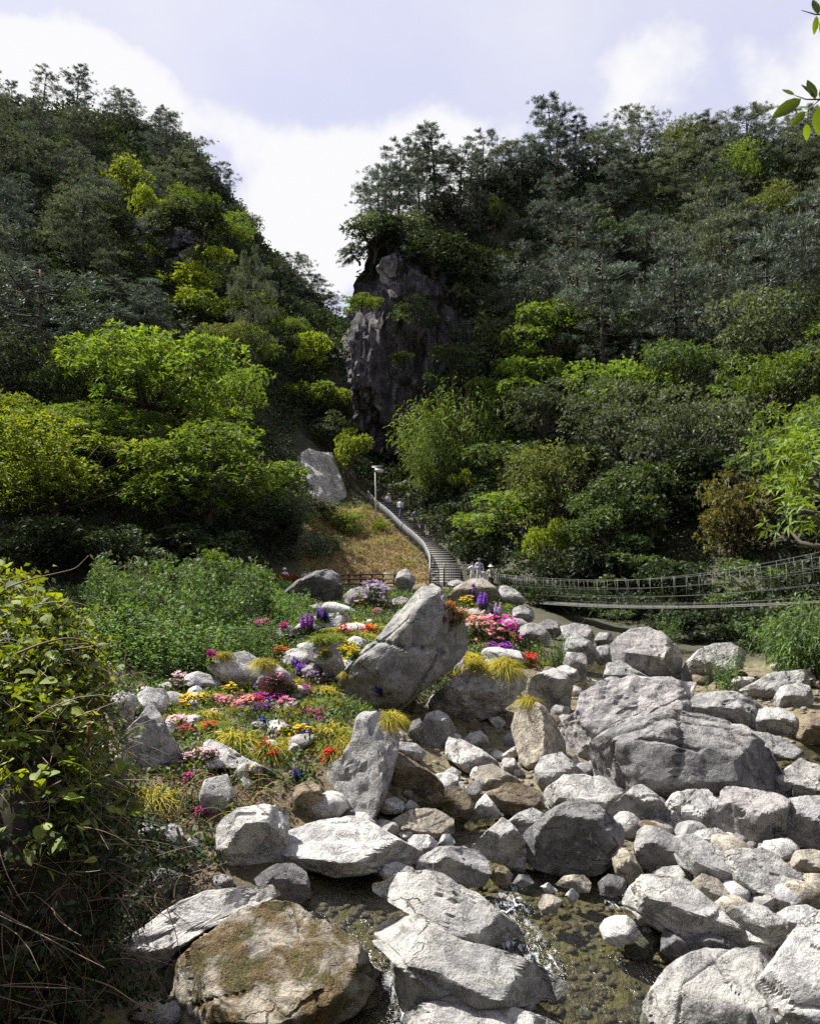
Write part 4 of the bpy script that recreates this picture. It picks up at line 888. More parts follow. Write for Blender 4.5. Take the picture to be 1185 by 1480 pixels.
def make_pine(seed, H=12.0, mat=None, spread=0.26, start=0.25, dens=1.0, name="pine_tree"):
    """a pine: leaning trunk, whorled limbs that droop and lift at their ends, needle tufts on the outer half of each limb"""
    rng = np.random.default_rng(seed)
    root = empty(name); tk = Geo(); cr = Geo()
    n = 9; t = np.linspace(0, 1, n)
    wob = np.cumsum(rng.normal(0, 0.10, (n, 2)), 0) * (H / 12)
    tp = np.stack([wob[:, 0], wob[:, 1], t * H * 0.97 - 0.6], 1)
    tk.tube(tp, np.linspace(0.20, 0.03, n) * H / 11, 7)
    at = lambda h: np.array([np.interp(h, t, tp[:, k]) for k in range(3)])
    h = start; tufts = []; dirs = []
    while h < 0.99:
        L = H * spread * (0.35 + 0.65 * math.sin(min(1, (1.03 - h) / 0.42) * math.pi / 2)) * rng.uniform(0.7, 1.2)
        if h < start + 0.1: L *= 0.75
        for a in rng.uniform(0, 6.28) + np.arange(5) * 1.257 + rng.normal(0, 0.3, 5):
            if rng.random() < 0.20: continue
            l = L * rng.uniform(0.6, 1.15); p0 = at(h)
            out = np.array([math.cos(a), math.sin(a), 0]); k = np.linspace(0, 1, 5)
            rise = rng.uniform(0.0, 0.35) + 0.5 * max(0, h - 0.7)
            pts = p0 + out * (k * l)[:, None] + np.array([0, 0, 1.0]) * (l * (rise * k - 0.12 * np.sin(k * 3.1) + 0.14 * k ** 3))[:, None]
            tk.tube(pts, np.linspace(0.05, 0.012, 5) * H / 11, 4, False)
            side = np.array([-out[1], out[0], 0])
            nt = int(rng.integers(9, 15) * dens * (0.5 + l / (H * spread)) * .8); pr = l * rng.uniform(.26, .38); pc = p0 + (pts[-1] - p0) * .8
            for _ in range(nt):
                if rng.random() < .75: c = pc + (out * rng.normal(0, .55) + side * rng.normal(0, .6)) * pr
                else: c = p0 + (pts[-1] - p0) * rng.uniform(.35, .8)
                c = c + np.array([0, 0, 1.0]) * (rng.normal(.05, .035) * l)
                tufts.append(c); dirs.append(out * 0.45 + np.array([0, 0, 0.85]))
        h += rng.uniform(0.055, 0.085)
    tufts = np.array(tufts); dirs = np.array(dirs); m = 18
    base = np.repeat(tufts, m, 0); d = unit(len(base), rng) * 0.9 + np.repeat(dirs, m, 0)
    cr.leaves(base + unit(len(base), rng) * 0.16, d, rng.uniform(0.28, 0.52, len(base)) * (H / 12) ** 0.5, rng.uniform(0.045, 0.08, len(base)) * (H / 12) ** 0.5, 0.12, rng)
    put("trunk", tk.mesh("trunk", M_BARK, True), root); put("crown", cr.mesh("crown", mat or M_PINE), root)
    return root

def make_broadleaf(seed, H=8.0, Wd=8.0, mat=None, lobes=22, whorls=1300, leaf=0.34, lw=0.30, base=0.12, name="broadleaf_tree", per=6, droop=0.15):
    """a leafy tree: limbs reach into lobes; whorls of leaves sit on the lobes' outsides with gaps between"""
    rng = np.random.default_rng(seed); root = empty(name); tk = Geo(); cr = Geo()
    cz = H * (base + 1) / 2; ez = H * (1 - base) / 2
    d = unit(lobes, rng, 0.25); r = rng.uniform(0.35, 0.95, lobes)
    lc = np.stack([d[:, 0] * r * Wd / 2, d[:, 1] * r * Wd / 2, cz + d[:, 2] * r * ez], 1)
    lr = rng.uniform(0.10, 0.30, lobes) * (Wd + H) / 2 * 0.95
    top = np.array([0, 0, H * 0.45]); tk.tube([(0, 0, -0.5), (0.05 * H, 0, H * 0.2), top], [0.035 * H, 0.028 * H, 0.02 * H], 7)
    for c in lc:
        s = np.array([0, 0, H * rng.uniform(0.15, 0.42)]); mid = (s + c) / 2 + rng.normal(0, 0.05 * H, 3)
        tk.tube([s, mid, c], [0.014 * H, 0.009 * H, 0.004 * H], 5, False)
    w = lr ** 2; pick = rng.choice(lobes, whorls, p=w / w.sum())
    nd = unit(whorls, rng, 0.55)
    pos = lc[pick] + nd * lr[pick][:, None] * rng.uniform(0.55, 1.08, whorls)[:, None] * np.array([1, 1, 0.6])
    b = np.repeat(pos, per, 0); nn = np.repeat(nd, per, 0)
    dd = unit(len(b), rng) * 1.0 + nn * 0.65
    L = rng.uniform(0.6, 1.15, len(b)) * leaf
    cr.leaves(b, dd, L, L * lw, droop, rng)
    put("trunk", tk.mesh("trunk", M_BARK, True), root); put("crown", cr.mesh("crown", mat or M_LEAF), root)
    return root

def make_plume(seed, H=6.0, Wd=6.0, mat=None, n=230, leaf=0.30, name="bamboo_bush"):
    """a bush of many thin arching stems with narrow leaves"""
    rng = np.random.default_rng(seed); root = empty(name); tk = Geo(); cr = Geo()
    for i in range(n):
        a = rng.uniform(0, 6.28); rr = Wd / 2 * math.sqrt(rng.random())
        l = H * rng.uniform(0.55, 1.0) * (1 - 0.35 * (rr / (Wd / 2)) ** 2); k = np.linspace(0, 1, 6)
        out = np.array([math.cos(a), math.sin(a), 0]); p0 = out * rr * 0.35
        pts = p0 + out * (rr * 0.65 * k ** 1.5)[:, None] + np.array([0, 0, 1.0]) * (l * (k - 0.22 * k ** 3))[:, None]
        if i % 3 == 0: tk.tube(pts, np.linspace(0.02, 0.005, 6) * H / 5, 3, False)
        m = 30; kk = rng.uniform(0.25, 1.0, m)
        c = np.stack([np.interp(kk, k, pts[:, j]) for j in range(3)], 1) + rng.normal(0, 0.04 * H, (m, 3))
        cr.leaves(c, unit(m, rng) + out * 0.8 + np.array([0, 0, -0.2]), rng.uniform(0.6, 1.2, m) * leaf, leaf * 0.17, 0.3, rng)
    put("stems", tk.mesh("stems", M_TWIG), root); put("foliage", cr.mesh("foliage", mat or M_LEAF), root)
    return root

def make_weed(seed, H=1.6, n=26, mat=None, leaf=0.16, name="tall_weed", Wd=0.5, lw=0.32):
    """upright stems set with leaves all the way up"""
    rng = np.random.default_rng(seed); root = empty(name); tk = Geo(); cr = Geo()
    for i in range(n):
        a = rng.uniform(0, 6.28); out = np.array([math.cos(a), math.sin(a), 0]); p0 = out * rng.uniform(0, Wd)
        l = H * rng.uniform(0.45, 1.0); k = np.linspace(0, 1, 5)
        pts = p0 + out * (k ** 2 * l * rng.uniform(0.1, 0.3))[:, None] + np.array([0, 0, 1.0]) * (k * l)[:, None]
        tk.tube(pts, np.linspace(0.012, 0.004, 5), 3, False)
        m = int(26 * l / H) + 8; kk = rng.uniform(0.15, 1.0, m)
        c = np.stack([np.interp(kk, k, pts[:, j]) for j in range(3)], 1)
        dd = unit(m, rng); dd[:, 2] = np.abs(dd[:, 2]) * 0.4 + 0.15
        cr.leaves(c, dd, rng.uniform(0.6, 1.2, m) * leaf * (1.15 - 0.5 * kk), leaf * lw, 0.25, rng, 0.3)
    put("stems", tk.mesh("stems", M_WEED), root); put("foliage", cr.mesh("foliage", mat or M_WEED), root)
    return root

# one of each kind; the first copies are moved to their place, the protos are dropped afterwards
PINES = [make_pine(s, 12.0, m, sp, st) for s, m, sp, st in ((1, M_PINE, .25, .28), (2, M_PINE, .29, .22), (3, M_PINE2, .27, .30), (4, M_PINE, .22, .35), (5, M_PINE2, .31, .20))]
BROADS = [make_broadleaf(s, 8, 8.5, m, 20 + s % 5, 1250, .36, .34) for s, m in ((11, M_LEAF), (12, M_LEAFD), (13, M_LEAFG), (14, M_LEAFD), (15, M_OLIVE))]
SHRUBS = [make_broadleaf(s, 3.2, 4.2, m, 14, 620, .26, .36, 0.02, "shrub") for s, m in ((21, M_LEAF), (22, M_LEAFD), (23, M_LEAFG), (24, M_UNDER), (25, M_LEAFY))]

def base_hit(px, py, Y=None):
    if Y is None:
        h = ground_hit(px, py); Y = h.y if h else 90
    p = P(px, py, Y); return p
taken = []
def plant(proto, px, by, top, w, label, cat, Y=None, group=None, rz=None, tilt=(0, 0), name=None, sink=0.25):
    """stand a copy so that its foot and its height fit what the photograph shows"""
    p = base_hit(px, by, Y); H = (by - top) * p.y / F; Wm = w * p.y / F
    zs = [v.co.z for ch in proto.children for v in ch.data.vertices]; xs = [v.co.x for ch in proto.children for v in ch.data.vertices]
    ph = max(zs); pw = np.percentile(xs, 98) - np.percentile(xs, 2)
    o = copy_thing(proto, (p.x, p.y, p.z - sink), rng0.uniform(0, 6.28) if rz is None else rz, (Wm / pw, Wm / pw, H / ph), tilt)
    if name: o.name = name
    tag(o, label, cat, group); taken.append((p.x, p.y, Wm * 0.45)); return o
rng0 = random.Random(5)
bl1 = make_broadleaf(31, 9, 11, M_LEAF, 26, 2300, .40, .30, 0.05, per=7)
bl2 = make_broadleaf(32, 8, 10, M_LEAFY, 24, 2100, .36, .30, 0.05, per=7)
bl3 = make_broadleaf(33, 8, 8, M_LEAF, 24, 2100, .36, .32, 0.05, per=7)
blb = make_broadleaf(34, 5, 6, M_LEAFD, 22, 1900, .28, .40, 0.03, per=6)
blr = make_broadleaf(35, 5, 5, M_LEAFR, 20, 1500, .26, .40, 0.05, per=6)
plume = make_plume(41, 7, 8, M_LEAF, 420, .34)
plume2 = make_plume(42, 5, 5, M_LEAFG, 300, .26)
cone = make_broadleaf(36, 7, 4, M_LEAFY, 20, 1100, .36, .45, 0.02, name="conical_tree")
plant(bl1, 215, 660, 468, 230, "bright green rounded tree, tallest of the leafy ones beside the left slope's pines", "tree", 66)
plant(bl2, 85, 765, 592, 250, "yellow-green spreading tree with layered sprays, lowest above the dark hollow", "tree", 55)
plant(bl3, 300, 775, 605, 190, "fresh green tree of whorled leaves between the yellow-green tree and the dark hollow", "tree", 57)
plant(bl2, -30, 720, 560, 170, "yellow-green leafy tree cut by the picture's edge", "tree", 58)
plant(bl1, 150, 700, 575, 170, "smaller bright tree just behind the yellow-green spreading tree", "tree", 61)
plant(cone, 455, 552, 474, 46, "small bright yellow-green conical tree in the gap beside the tall cliff", "tree", 98)
plant(PINES[4], 362, 600, 352, 62, "feathery tall conifer with reddish tip standing above the leafy slope", "pine tree", 88)
plant(PINES[1], 60, 590, 365, 230, "large dark pine with bare spreading limbs above the bright leafy trees", "pine tree", 72)
plant(SHRUBS[4], 175, 310, 225, 95, "yellow-green leafy patch of a tree alone amid the dark pines of the big hill", "tree", 122, name="broadleaf_tree")
plant(SHRUBS[4], 215, 335, 262, 50, "small yellow-green tree hanging at the lip of the grey cliff band", "tree", 116, name="broadleaf_tree")
plant(SHRUBS[4], 272, 440, 380, 110, "rounded yellow-green shrub right below the grey cliff band", "shrub", 103)
plant(SHRUBS[0], 310, 500, 425, 90, "green shrub below the rounded yellow-green one on the steep slope", "shrub", 98)
plant(SHRUBS[4], 300, 400, 345, 70, "bright shrub beside the pale trunks at the cliff band's end", "shrub", 110)
plant(SHRUBS[0], 445, 620, 548, 80, "bright shrub at the foot of the narrow shaded cliff", "shrub", 92)
plant(SHRUBS[4], 480, 600, 545, 50, "small bright shrub against the base of the tall dark cliff", "shrub", 92)
plant(plume, 668, 700, 530, 150, "feathery bright green bamboo-like bush leaning over the cliff's foot", "bush", 78)
plant(plume, 640, 720, 600, 95, "smaller feathery bush below the large bamboo-like one", "bush", 76)
plant(bl3, 800, 560, 420, 130, "bright leafy shrub in a gap of the dark pine slope", "shrub", 80)
plant(bl3, 765, 625, 500, 120, "sunlit leafy shrub under the bright one among the dark pines", "shrub", 77)
plant(SHRUBS[4], 690, 420, 372, 50, "little yellow-green shrub high on the edge above the cliff", "shrub", 97)
plant(SHRUBS[4], 715, 330, 280, 40, "tiny yellow-green shrub near the skyline pines", "shrub", 103)
plant(SHRUBS[0], 735, 500, 440, 60, "bright shrub hugging the side of the tall dark cliff", "shrub", 88)
plant(blb, 940, 790, 650, 150, "broad-leaved bushy tree with glossy sunlit leaves above the suspension bridge", "tree", 55)
plant(blb, 880, 805, 700, 120, "bushy tree joined to the glossy one just above the bridge", "tree", 53)
plant(blr, 1062, 815, 672, 105, "small tree with reddish yellow leaves above the bridge", "tree", 48)
plant(bl3, 765, 800, 690, 150, "dense green shrub spreading beside the stone stairs", "shrub", 62, name="shrub")
plant(SHRUBS[4], 795, 830, 740, 70, "yellowish hanging shrub over the black hollow behind the bridge", "shrub", 55)
plant(SHRUBS[4], 670, 718, 672, 40, "small yellow-leaved shrub in front of the dark slope by the stairs", "shrub", 72)
plant(SHRUBS[0], 604, 735, 690, 56, "bushy shrub beside the upper stair flight", "shrub", 80)
plant(SHRUBS[2], 700, 790, 720, 70, "grey-green shrub overhanging the lower stair flight", "shrub", 64)
plant(plume2, 432, 824, 745, 95, "grey-green twiggy shrub at the edge of the dry grass", "shrub", 61)
plant(SHRUBS[0], 312, 838, 785, 32, "small upright green shrub in front of the dark hollow", "shrub", 50)
plant(SHRUBS[2], 415, 780, 700, 70, "grey-green shrub in shade beside the bare rock slab", "shrub", 64)
plant(PINES[3], 797, 262, 126, 62, "tall thin-crowned pine standing clear above the skyline", "pine tree", 108)
plant(PINES[3], 828, 262, 168, 48, "slim pine beside the tall one on the skyline", "pine tree", 109)
plant(PINES[0], 577, 330, 196, 70, "dark pine on the very edge of the cliff top", "pine tree", 96)
plant(PINES[3], 630, 300, 178, 66, "pine with spiky top standing behind the cliff-edge pine", "pine tree", 104)
plant(PINES[1], 545, 345, 252, 60, "short dark pine overhanging the cliff's left edge", "pine tree", 92)
plant(PINES[0], 697, 300, 185, 70, "round-topped pine on the skyline over the cliff", "pine tree", 108)
plant(PINES[3], 520, 378, 342, 44, "little wind-bent tree hanging out from the cliff into the sky", "tree", 86, tilt=(0, -0.5))
plant(SHRUBS[2], 560, 350, 300, 90, "dark shrub crowning the cliff top", "shrub", 88)
plant(SHRUBS[3], 620, 410, 340, 110, "dark shrubby growth spilling over the upper cliff", "shrub", 86)
plant(SHRUBS[2], 660, 470, 380, 90, "grey-green shrub clinging to the cliff's shoulder", "shrub", 85)
plant(SHRUBS[0], 522, 444, 424, 44, "grassy green tuft on a ledge of the tall dark cliff", "shrub", 81)
plant(SHRUBS[0], 580, 522, 505, 26, "tiny plant on the middle of the dark cliff face", "shrub", 78.5)
plant(SHRUBS[1], 700, 585, 500, 90, "dark shrub where the cliff meets the pine slope", "shrub", 82)
for px, by, top, w, k, Y, lab in [(548, 772, 745, 34, 4, None, "small yellowish bush in the dry grass near the railing"), (500, 765, 735, 40, 0, None, "small green bush in the middle of the dry grass"), (470, 795, 765, 36, 2, None, "grey-green bush low in the dry grass"), (408, 735, 660, 70, 1, None, "dark shrub at the side of the bare rock slab"), (505, 690, 610, 60, 4, 79, "olive shrub between the bare rock slab and the tall cliff"), (478, 640, 590, 50, 2, 88, "grey-green shrub above the bare rock slab"), (455, 745, 715, 60, 2, None, "low grey shrub under the bare rock slab"),
    (630, 400, 320, 100, 3, 83, "dark shrub on the brow of the tall cliff"), (600, 470, 425, 50, 1, 80, "small dark shrub in a crack of the upper cliff"), (670, 430, 340, 90, 3, 85, "dark shrub at the upper corner of the tall cliff"), (655, 560, 490, 60, 1, 79, "dark shrub growing from the cliff's side"), (540, 370, 315, 70, 3, 84, "dark shrub hanging over the cliff's top edge"),
    (200, 400, 345, 60, 1, 107, "dark shrub below the grey cliff band"), (290, 350, 300, 70, 3, 106, "dark shrub beside the grey cliff band"), (250, 330, 290, 80, 2, 105, "grey-green shrub on top of the grey cliff band"), (180, 360, 300, 60, 3, 105, "dark shrub at the hidden end of the grey cliff band"),
    (60, 835, 735, 130, 3, None, "dark shrub in the hollow nearest the frame edge"), (160, 835, 750, 130, 1, None, "dark shrub in the middle of the dark hollow"), (255, 835, 745, 120, 3, None, "dark shrub at the back of the dark hollow"), (322, 835, 760, 80, 1, None, "dark shrub where the dark hollow meets the grassy mound"), (390, 800, 720, 80, 3, None, "dark shrub above the red path flowers"),  # dark-leaved shrubs put in so the hollow reads as black shade
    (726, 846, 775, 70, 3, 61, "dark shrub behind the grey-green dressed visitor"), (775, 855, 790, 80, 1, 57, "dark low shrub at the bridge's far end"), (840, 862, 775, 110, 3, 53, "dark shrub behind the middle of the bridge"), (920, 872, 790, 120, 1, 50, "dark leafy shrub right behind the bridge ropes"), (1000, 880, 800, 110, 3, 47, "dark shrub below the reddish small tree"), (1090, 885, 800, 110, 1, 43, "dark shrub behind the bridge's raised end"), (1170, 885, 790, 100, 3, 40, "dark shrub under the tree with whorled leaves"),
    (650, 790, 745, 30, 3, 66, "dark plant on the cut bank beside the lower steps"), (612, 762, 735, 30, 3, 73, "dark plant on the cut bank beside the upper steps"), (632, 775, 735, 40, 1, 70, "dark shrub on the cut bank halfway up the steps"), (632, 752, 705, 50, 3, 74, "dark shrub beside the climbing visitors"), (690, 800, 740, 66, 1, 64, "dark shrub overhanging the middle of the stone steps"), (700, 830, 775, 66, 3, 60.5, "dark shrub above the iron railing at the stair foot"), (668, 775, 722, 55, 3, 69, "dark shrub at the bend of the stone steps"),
    (880, 905, 868, 60, 1, 45, "low dark plant in the shade below the bridge"), (960, 915, 872, 70, 3, 43, "dark plant in the hollow under the bridge deck"), (1040, 935, 890, 80, 3, 38, "dark bush behind the tall feathery weed"), (1120, 950, 895, 90, 1, 34, "dark bush over the black hollow by the fallen pole"),  # added dark plants stand in for the black shade below the bridge
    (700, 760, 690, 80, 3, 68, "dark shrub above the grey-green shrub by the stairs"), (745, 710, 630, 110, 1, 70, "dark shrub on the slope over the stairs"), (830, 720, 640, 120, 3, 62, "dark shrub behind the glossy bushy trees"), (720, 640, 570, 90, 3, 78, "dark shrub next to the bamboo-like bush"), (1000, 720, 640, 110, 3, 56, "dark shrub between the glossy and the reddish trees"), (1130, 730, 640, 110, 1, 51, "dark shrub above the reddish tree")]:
    plant(SHRUBS[k], px, by, top, w * 1.15, lab, "shrub", Y)
for px, by, top, w, k, Y, lab in [(556, 335, 228, 74, 1, 97, "full dark pine between the cliff-edge pine and the overhanging one"), (604, 320, 206, 78, 4, 103, "dense pine filling the skyline between the cliff-edge pine and the spiky one"), (662, 315, 204, 80, 1, 106, "dense broad pine on the skyline beside the spiky-topped pine"), (738, 295, 204, 84, 4, 109, "dense pine on the skyline between the round-topped pine and the tallest pine"),
    (860, 270, 176, 84, 1, 109, "broad pine on the skyline beside the slim pine"), (925, 262, 150, 86, 4, 108, "high broad pine on the skyline above the layered pines"), (1000, 262, 168, 90, 1, 106, "wide pine in the middle of the long skyline ridge"), (1080, 258, 150, 92, 4, 105, "high pine on the skyline below the leafy corner twig"), (1150, 255, 168, 92, 1, 104, "broad pine on the skyline behind the leafy corner twig"),
    (448, 470, 392, 60, 1, 136, "small pine on the ridge running down to the gap"), (468, 490, 418, 52, 4, 136, "pine close to the bottom of the gap"), (486, 510, 450, 40, 1, 136, "last small pine on the ridge at the gap"), (425, 440, 362, 60, 4, 138, "pine on the sloping ridge above the gap")]:
    plant(PINES[k], px, by, top, w, lab, "pine tree", Y)
# the tree at the right edge and the bush over the bridge's end, nearer than the rest
etree = make_broadleaf(51, 9, 6.5, M_LEAF, 22, 900, .34, .20, 0.20, per=8, droop=0.3)
plant(etree, 1262, 900, 470, 300, "bright tree with long narrow leaves in whorls at the frame edge", "tree", 24)
wbush = make_plume(52, 3, 2.4, M_WEED, 170, .20)
plant(wbush, 1168, 985, 828, 110, "leafy pale green bush drooping over the bridge's near end", "bush", 29)
plant(wbush, 1100, 925, 880, 90, "low green bush under the bridge deck", "bush", 37)
# weeds
wd1 = make_weed(61, 1.7, 34, M_WEED, .16, Wd=.9); wd2 = make_weed(62, 2.2, 150, M_WEED, .22, Wd=1.5, name="green_weed")
plant(SHRUBS[0], 255, 880, 838, 70, "small leafy bush amid the tall weeds on the plateau", "bush", 42)
plant(SHRUBS[2], 325, 872, 836, 60, "grey-green bush at the edge of the tall weeds", "bush", 45)
plant(SHRUBS[0], 398, 905, 866, 60, "rounded green bush beside the purple flower spikes", "bush", 40)
plant(SHRUBS[2], 190, 905, 862, 60, "grey-green bush behind the weeds of the bank", "bush", 38)
for i, (px, by, top, w, lab) in enumerate([(215, 960, 862, 130, "tall green weeds nearest the vine-covered bank"), (318, 905, 846, 100, "green weeds in front of the dark hollow and the red flowers"), (275, 975, 880, 130, "dense green weeds behind the white garden rocks"),
        (372, 930, 878, 90, "tall green weeds next to the purple flower spikes"), (150, 935, 868, 110, "green weeds behind the yellow vine leaves"), (430, 905, 872, 60, "low green weeds beside the dark pointed boulder"), (240, 905, 845, 90, "shaded green weeds at the back of the plateau"), (345, 960, 885, 90, "green weeds above the broad white ledge")]):
    plant(wd2, px, by, top, w, lab, "weeds", name="green_weed")
plant(wd1, 1047, 1000, 922, 52, "tall feathery green weed in front of the pale boulder", "weed")
plant(wd1, 806, 957, 905, 44, "green upright weed beside the stump-like rock", "weed")
plant(wd1, 525, 1003, 965, 30, "dark green sprouting weed at the leaning boulder's foot", "weed")
plant(wd1, 965, 925, 880, 40, "shaded weed behind the smooth rounded boulder", "weed", Y=36)
fern = make_weed(63, 1.0, 14, M_LEAFG, .22, "fern", .25, .28)
plant(fern, 192, 1048, 985, 34, "dark fern drooping over the white garden rock", "fern", Y=21.5)

# the forest: trees stand in a jittered grid over both slopes, closer together near by
region = {'right': (0, 62, 44, 108), 'left': (-95, -2, 44, 168)}
def vis(x, y, z):
    px = CX + x * F / y; py = HY - z * F / y
    return px, py
forest = {}
def grow(side):
    x0, x1, y0, y1 = region[side]; y = y0
    while y < y1:
        st = (4.3 if side == 'right' else 4.6) * (0.75 + y / 130); x = x0
        while x < x1:
            X = x + rng0.uniform(-.4, .4) * st; Y = y + rng0.uniform(-.4, .4) * st; x += st
            z = float(ground_z(X, Y)); px, py = vis(X, Y, z)
            if px < -90 or px > 1270: continue
            hill = z + 3.5
            slope_ok = (float(base_z([X], [Y + 2.0])[0]) - float(base_z([X], [Y])[0])) > 0.25
            if side == 'right' and (X < 9 + max(0, (62 - Y)) * 0.1 and Y < 84): continue          # stairs and the way in front of the cliff
            if side == 'right' and px < 655 and 330 < py < 720: continue
            if side == 'right' and (px < 520): continue
            if side == 'left' and (px > 490 or (px > 365 and py > 590)): continue
            if z < -2.5 or not slope_ok: continue
            if 185 < px < 300 and 305 < py < 400 and side == 'left' and Y < 118: continue
            if any((X - a) ** 2 + (Y - b) ** 2 < (r * 0.8) ** 2 for a, b, r in taken): continue
            u = rng0.random()
            if side == 'right':
                kind = 'pine' if z > 8 and u < 0.80 else ('broad' if u < 0.90 else 'shrub')
                if px < 760 and py > 360: kind = 'broad' if u < .6 else 'shrub'
            else:
                kind = 'pine' if ((py < 330 and u < 0.82) or (px < 240 and z > 14 and u < .75)) else ('broad' if u < .66 else 'shrub')
                if px > 385 and py < 460 and u < .5: kind = 'pine'
            s = rng0.uniform(0.78, 1.15) * (1.15 if side == 'right' and z < 24 else 1.0)
            if side == 'left' and px > 385 and py < 560: s *= 0.5
            rz = rng0.uniform(0, 6.28); tl = (rng0.uniform(-.06, .06), rng0.uniform(-.06, .06))
            wide = rng0.uniform(0.95, 1.25)
            if kind == 'pine': pr = PINES[rng0.choice([0, 1, 1, 2, 2, 3, 4])]; sc_ = (s * wide * 0.95, s * wide * 0.95, s * (0.84 if side == 'left' else (0.95 if z < 24 else 0.70)))
            elif kind == 'broad': pr = BROADS[rng0.choice([0, 0, 4, 2, 4] if (px < 880 and side == 'right') or (px > 220 and side == 'left') else [0, 0, 1, 2, 2, 3, 4])]; sc_ = (s * .85,) * 3
            else: pr = SHRUBS[rng0.choice([0, 1, 2, 2, 3, 4])]; sc_ = (s * 1.3,) * 3
            o = copy_thing(pr, (X, Y, z - 0.3), rz, sc_, tl)
            up = 'high' if z > (30 if side == 'left' else 22) else 'low'
            lab = {('right', 'pine', 'high'): ("dark pine near the skyline of the slope above the suspension bridge", "pines high above the bridge"),
                   ('right', 'pine', 'low'): ("dark layered pine on the shaded slope above the suspension bridge", "pines on the slope above the bridge"),
                   ('right', 'broad', 'high'): ("leafy tree among the pines high above the suspension bridge", "leafy trees high above the bridge"),
                   ('right', 'broad', 'low'): ("leafy dark green tree on the lower slope behind the bridge", "leafy trees behind the bridge"),
                   ('right', 'shrub', 'high'): ("shrub among the pines high above the suspension bridge", "shrubs high above the bridge"),
                   ('right', 'shrub', 'low'): ("dark green shrub on the lower slope behind the bridge", "shrubs behind the bridge"),
                   ('left', 'pine', 'high'): ("grey-green pine high on the big hill under the white cloud", "pines high on the big hill"),
                   ('left', 'pine', 'low'): ("dark pine halfway up the big hill above the leafy trees", "pines halfway up the big hill"),
                   ('left', 'broad', 'high'): ("leafy tree among the pines high on the big hill", "leafy trees high on the big hill"),
                   ('left', 'broad', 'low'): ("leafy green tree at the foot of the big hill", "leafy trees at the foot of the big hill"),
                   ('left', 'shrub', 'high'): ("shrub among the pines high on the big hill", "shrubs high on the big hill"),
                   ('left', 'shrub', 'low'): ("green shrub on the lower part of the big hill", "shrubs at the foot of the big hill")}[(side, kind, up)]
            tag(o, lab[0], {'pine': 'pine tree', 'broad': 'tree', 'shrub': 'shrub'}[kind], lab[1])
            forest[(side, kind)] = forest.get((side, kind), 0) + 1
        y += st
grow('right'); grow('left')
print("forest", forest)
for p in PINES + BROADS + SHRUBS + [bl1, bl2, bl3, blb, blr, plume, plume2, cone, etree, wbush, wd1, wd2, fern]: drop_thing(p)

# undergrowth between the trees: leaves nobody could count
def undergrowth(name, label, n, mat, size, test, zlo, zhi, x0, x1, y0, y1, seed, per=9):
    rng = np.random.default_rng(seed)
    y = y0 + (y1 - y0) * rng.random(n) ** 1.4; x = rng.uniform(x0, x1, n)
    z = ground_z(x, y); px = CX + x * F / y; py = HY - z * F / y
    ok = (px > -60) & (px < 1245) & (z > zlo) & (z < zhi) & test(px, py, x, y, z)
    x, y, z = x[ok], y[ok], z[ok]; k = np.clip(y / 70, 0.5, 2.0)
    c = np.stack([x, y, z + rng.uniform(0.0, 1.5, len(x)) * k], 1)
    b = np.repeat(c, per, 0); kk = np.repeat(k, per)
    g = Geo(); g.leaves(b + unit(len(b), rng) * (0.35 * kk)[:, None], unit(len(b), rng, 0.7), rng.uniform(.6, 1.3, len(b)) * size * kk, size * 0.4 * kk, 0.2, rng)
    return tag(put(name, g.mesh(name, mat)), label, "undergrowth", None, "stuff")
_wpy = np.array([722, 727, 742, 758, 776, 792, 805, 824, 846.]); _wpx = np.array([545, 549, 562, 582, 600, 620, 634, 644, 645.])
slopes = lambda px, py, x, y, z: ~((px > 440) & (px < np.where(py > 722, np.interp(py, _wpy, _wpx) + 20, 640)) & (py > 720)) & ~((px > 426) & (px < 515) & (py > 625)) & ~((px > 185) & (px < 300) & (py > 305) & (py < 400))
undergrowth("undergrowth", "leafy undergrowth, coloured darker for shade, covering the forest floor", 62000, M_UNDER, 0.42, slopes, -3.0, 80, -100, 70, 44, 165, 71)
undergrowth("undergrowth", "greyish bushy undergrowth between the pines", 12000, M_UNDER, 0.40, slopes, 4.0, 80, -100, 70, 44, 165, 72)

# dry grass on the mound left of the stairs
def dry_slope():
    rng = np.random.default_rng(81); poly = ZONE['dry']; a = np.array(poly); lo, hi = a.min(0), a.max(0)
    n = 9000; x = rng.uniform(lo[0], hi[0], n); y = rng.uniform(lo[1], hi[1], n); ok = in_poly(x, y, poly); x, y = x[ok], y[ok]
    z = ground_z(x, y); g = Geo(); m = 3
    b = np.repeat(np.stack([x, y, z], 1), m, 0) + rng.normal(0, .12, (len(x) * m, 3)) * np.array([1, 1, 0])
    d = unit(len(b), rng, 1.3); d[:, 0] -= 0.3; d[:, 1] -= .3
    g.blades(b, d, rng.uniform(.4, 1.3, len(b)), .05, rng.uniform(.4, 1.0, len(b)), 2, rng)
    return tag(put("dry_grass", g.mesh("dry_grass", M_DRY)), "dry straw-coloured grass on the mound beside the stairs", "dry grass", None, "stuff")
dry_slope()
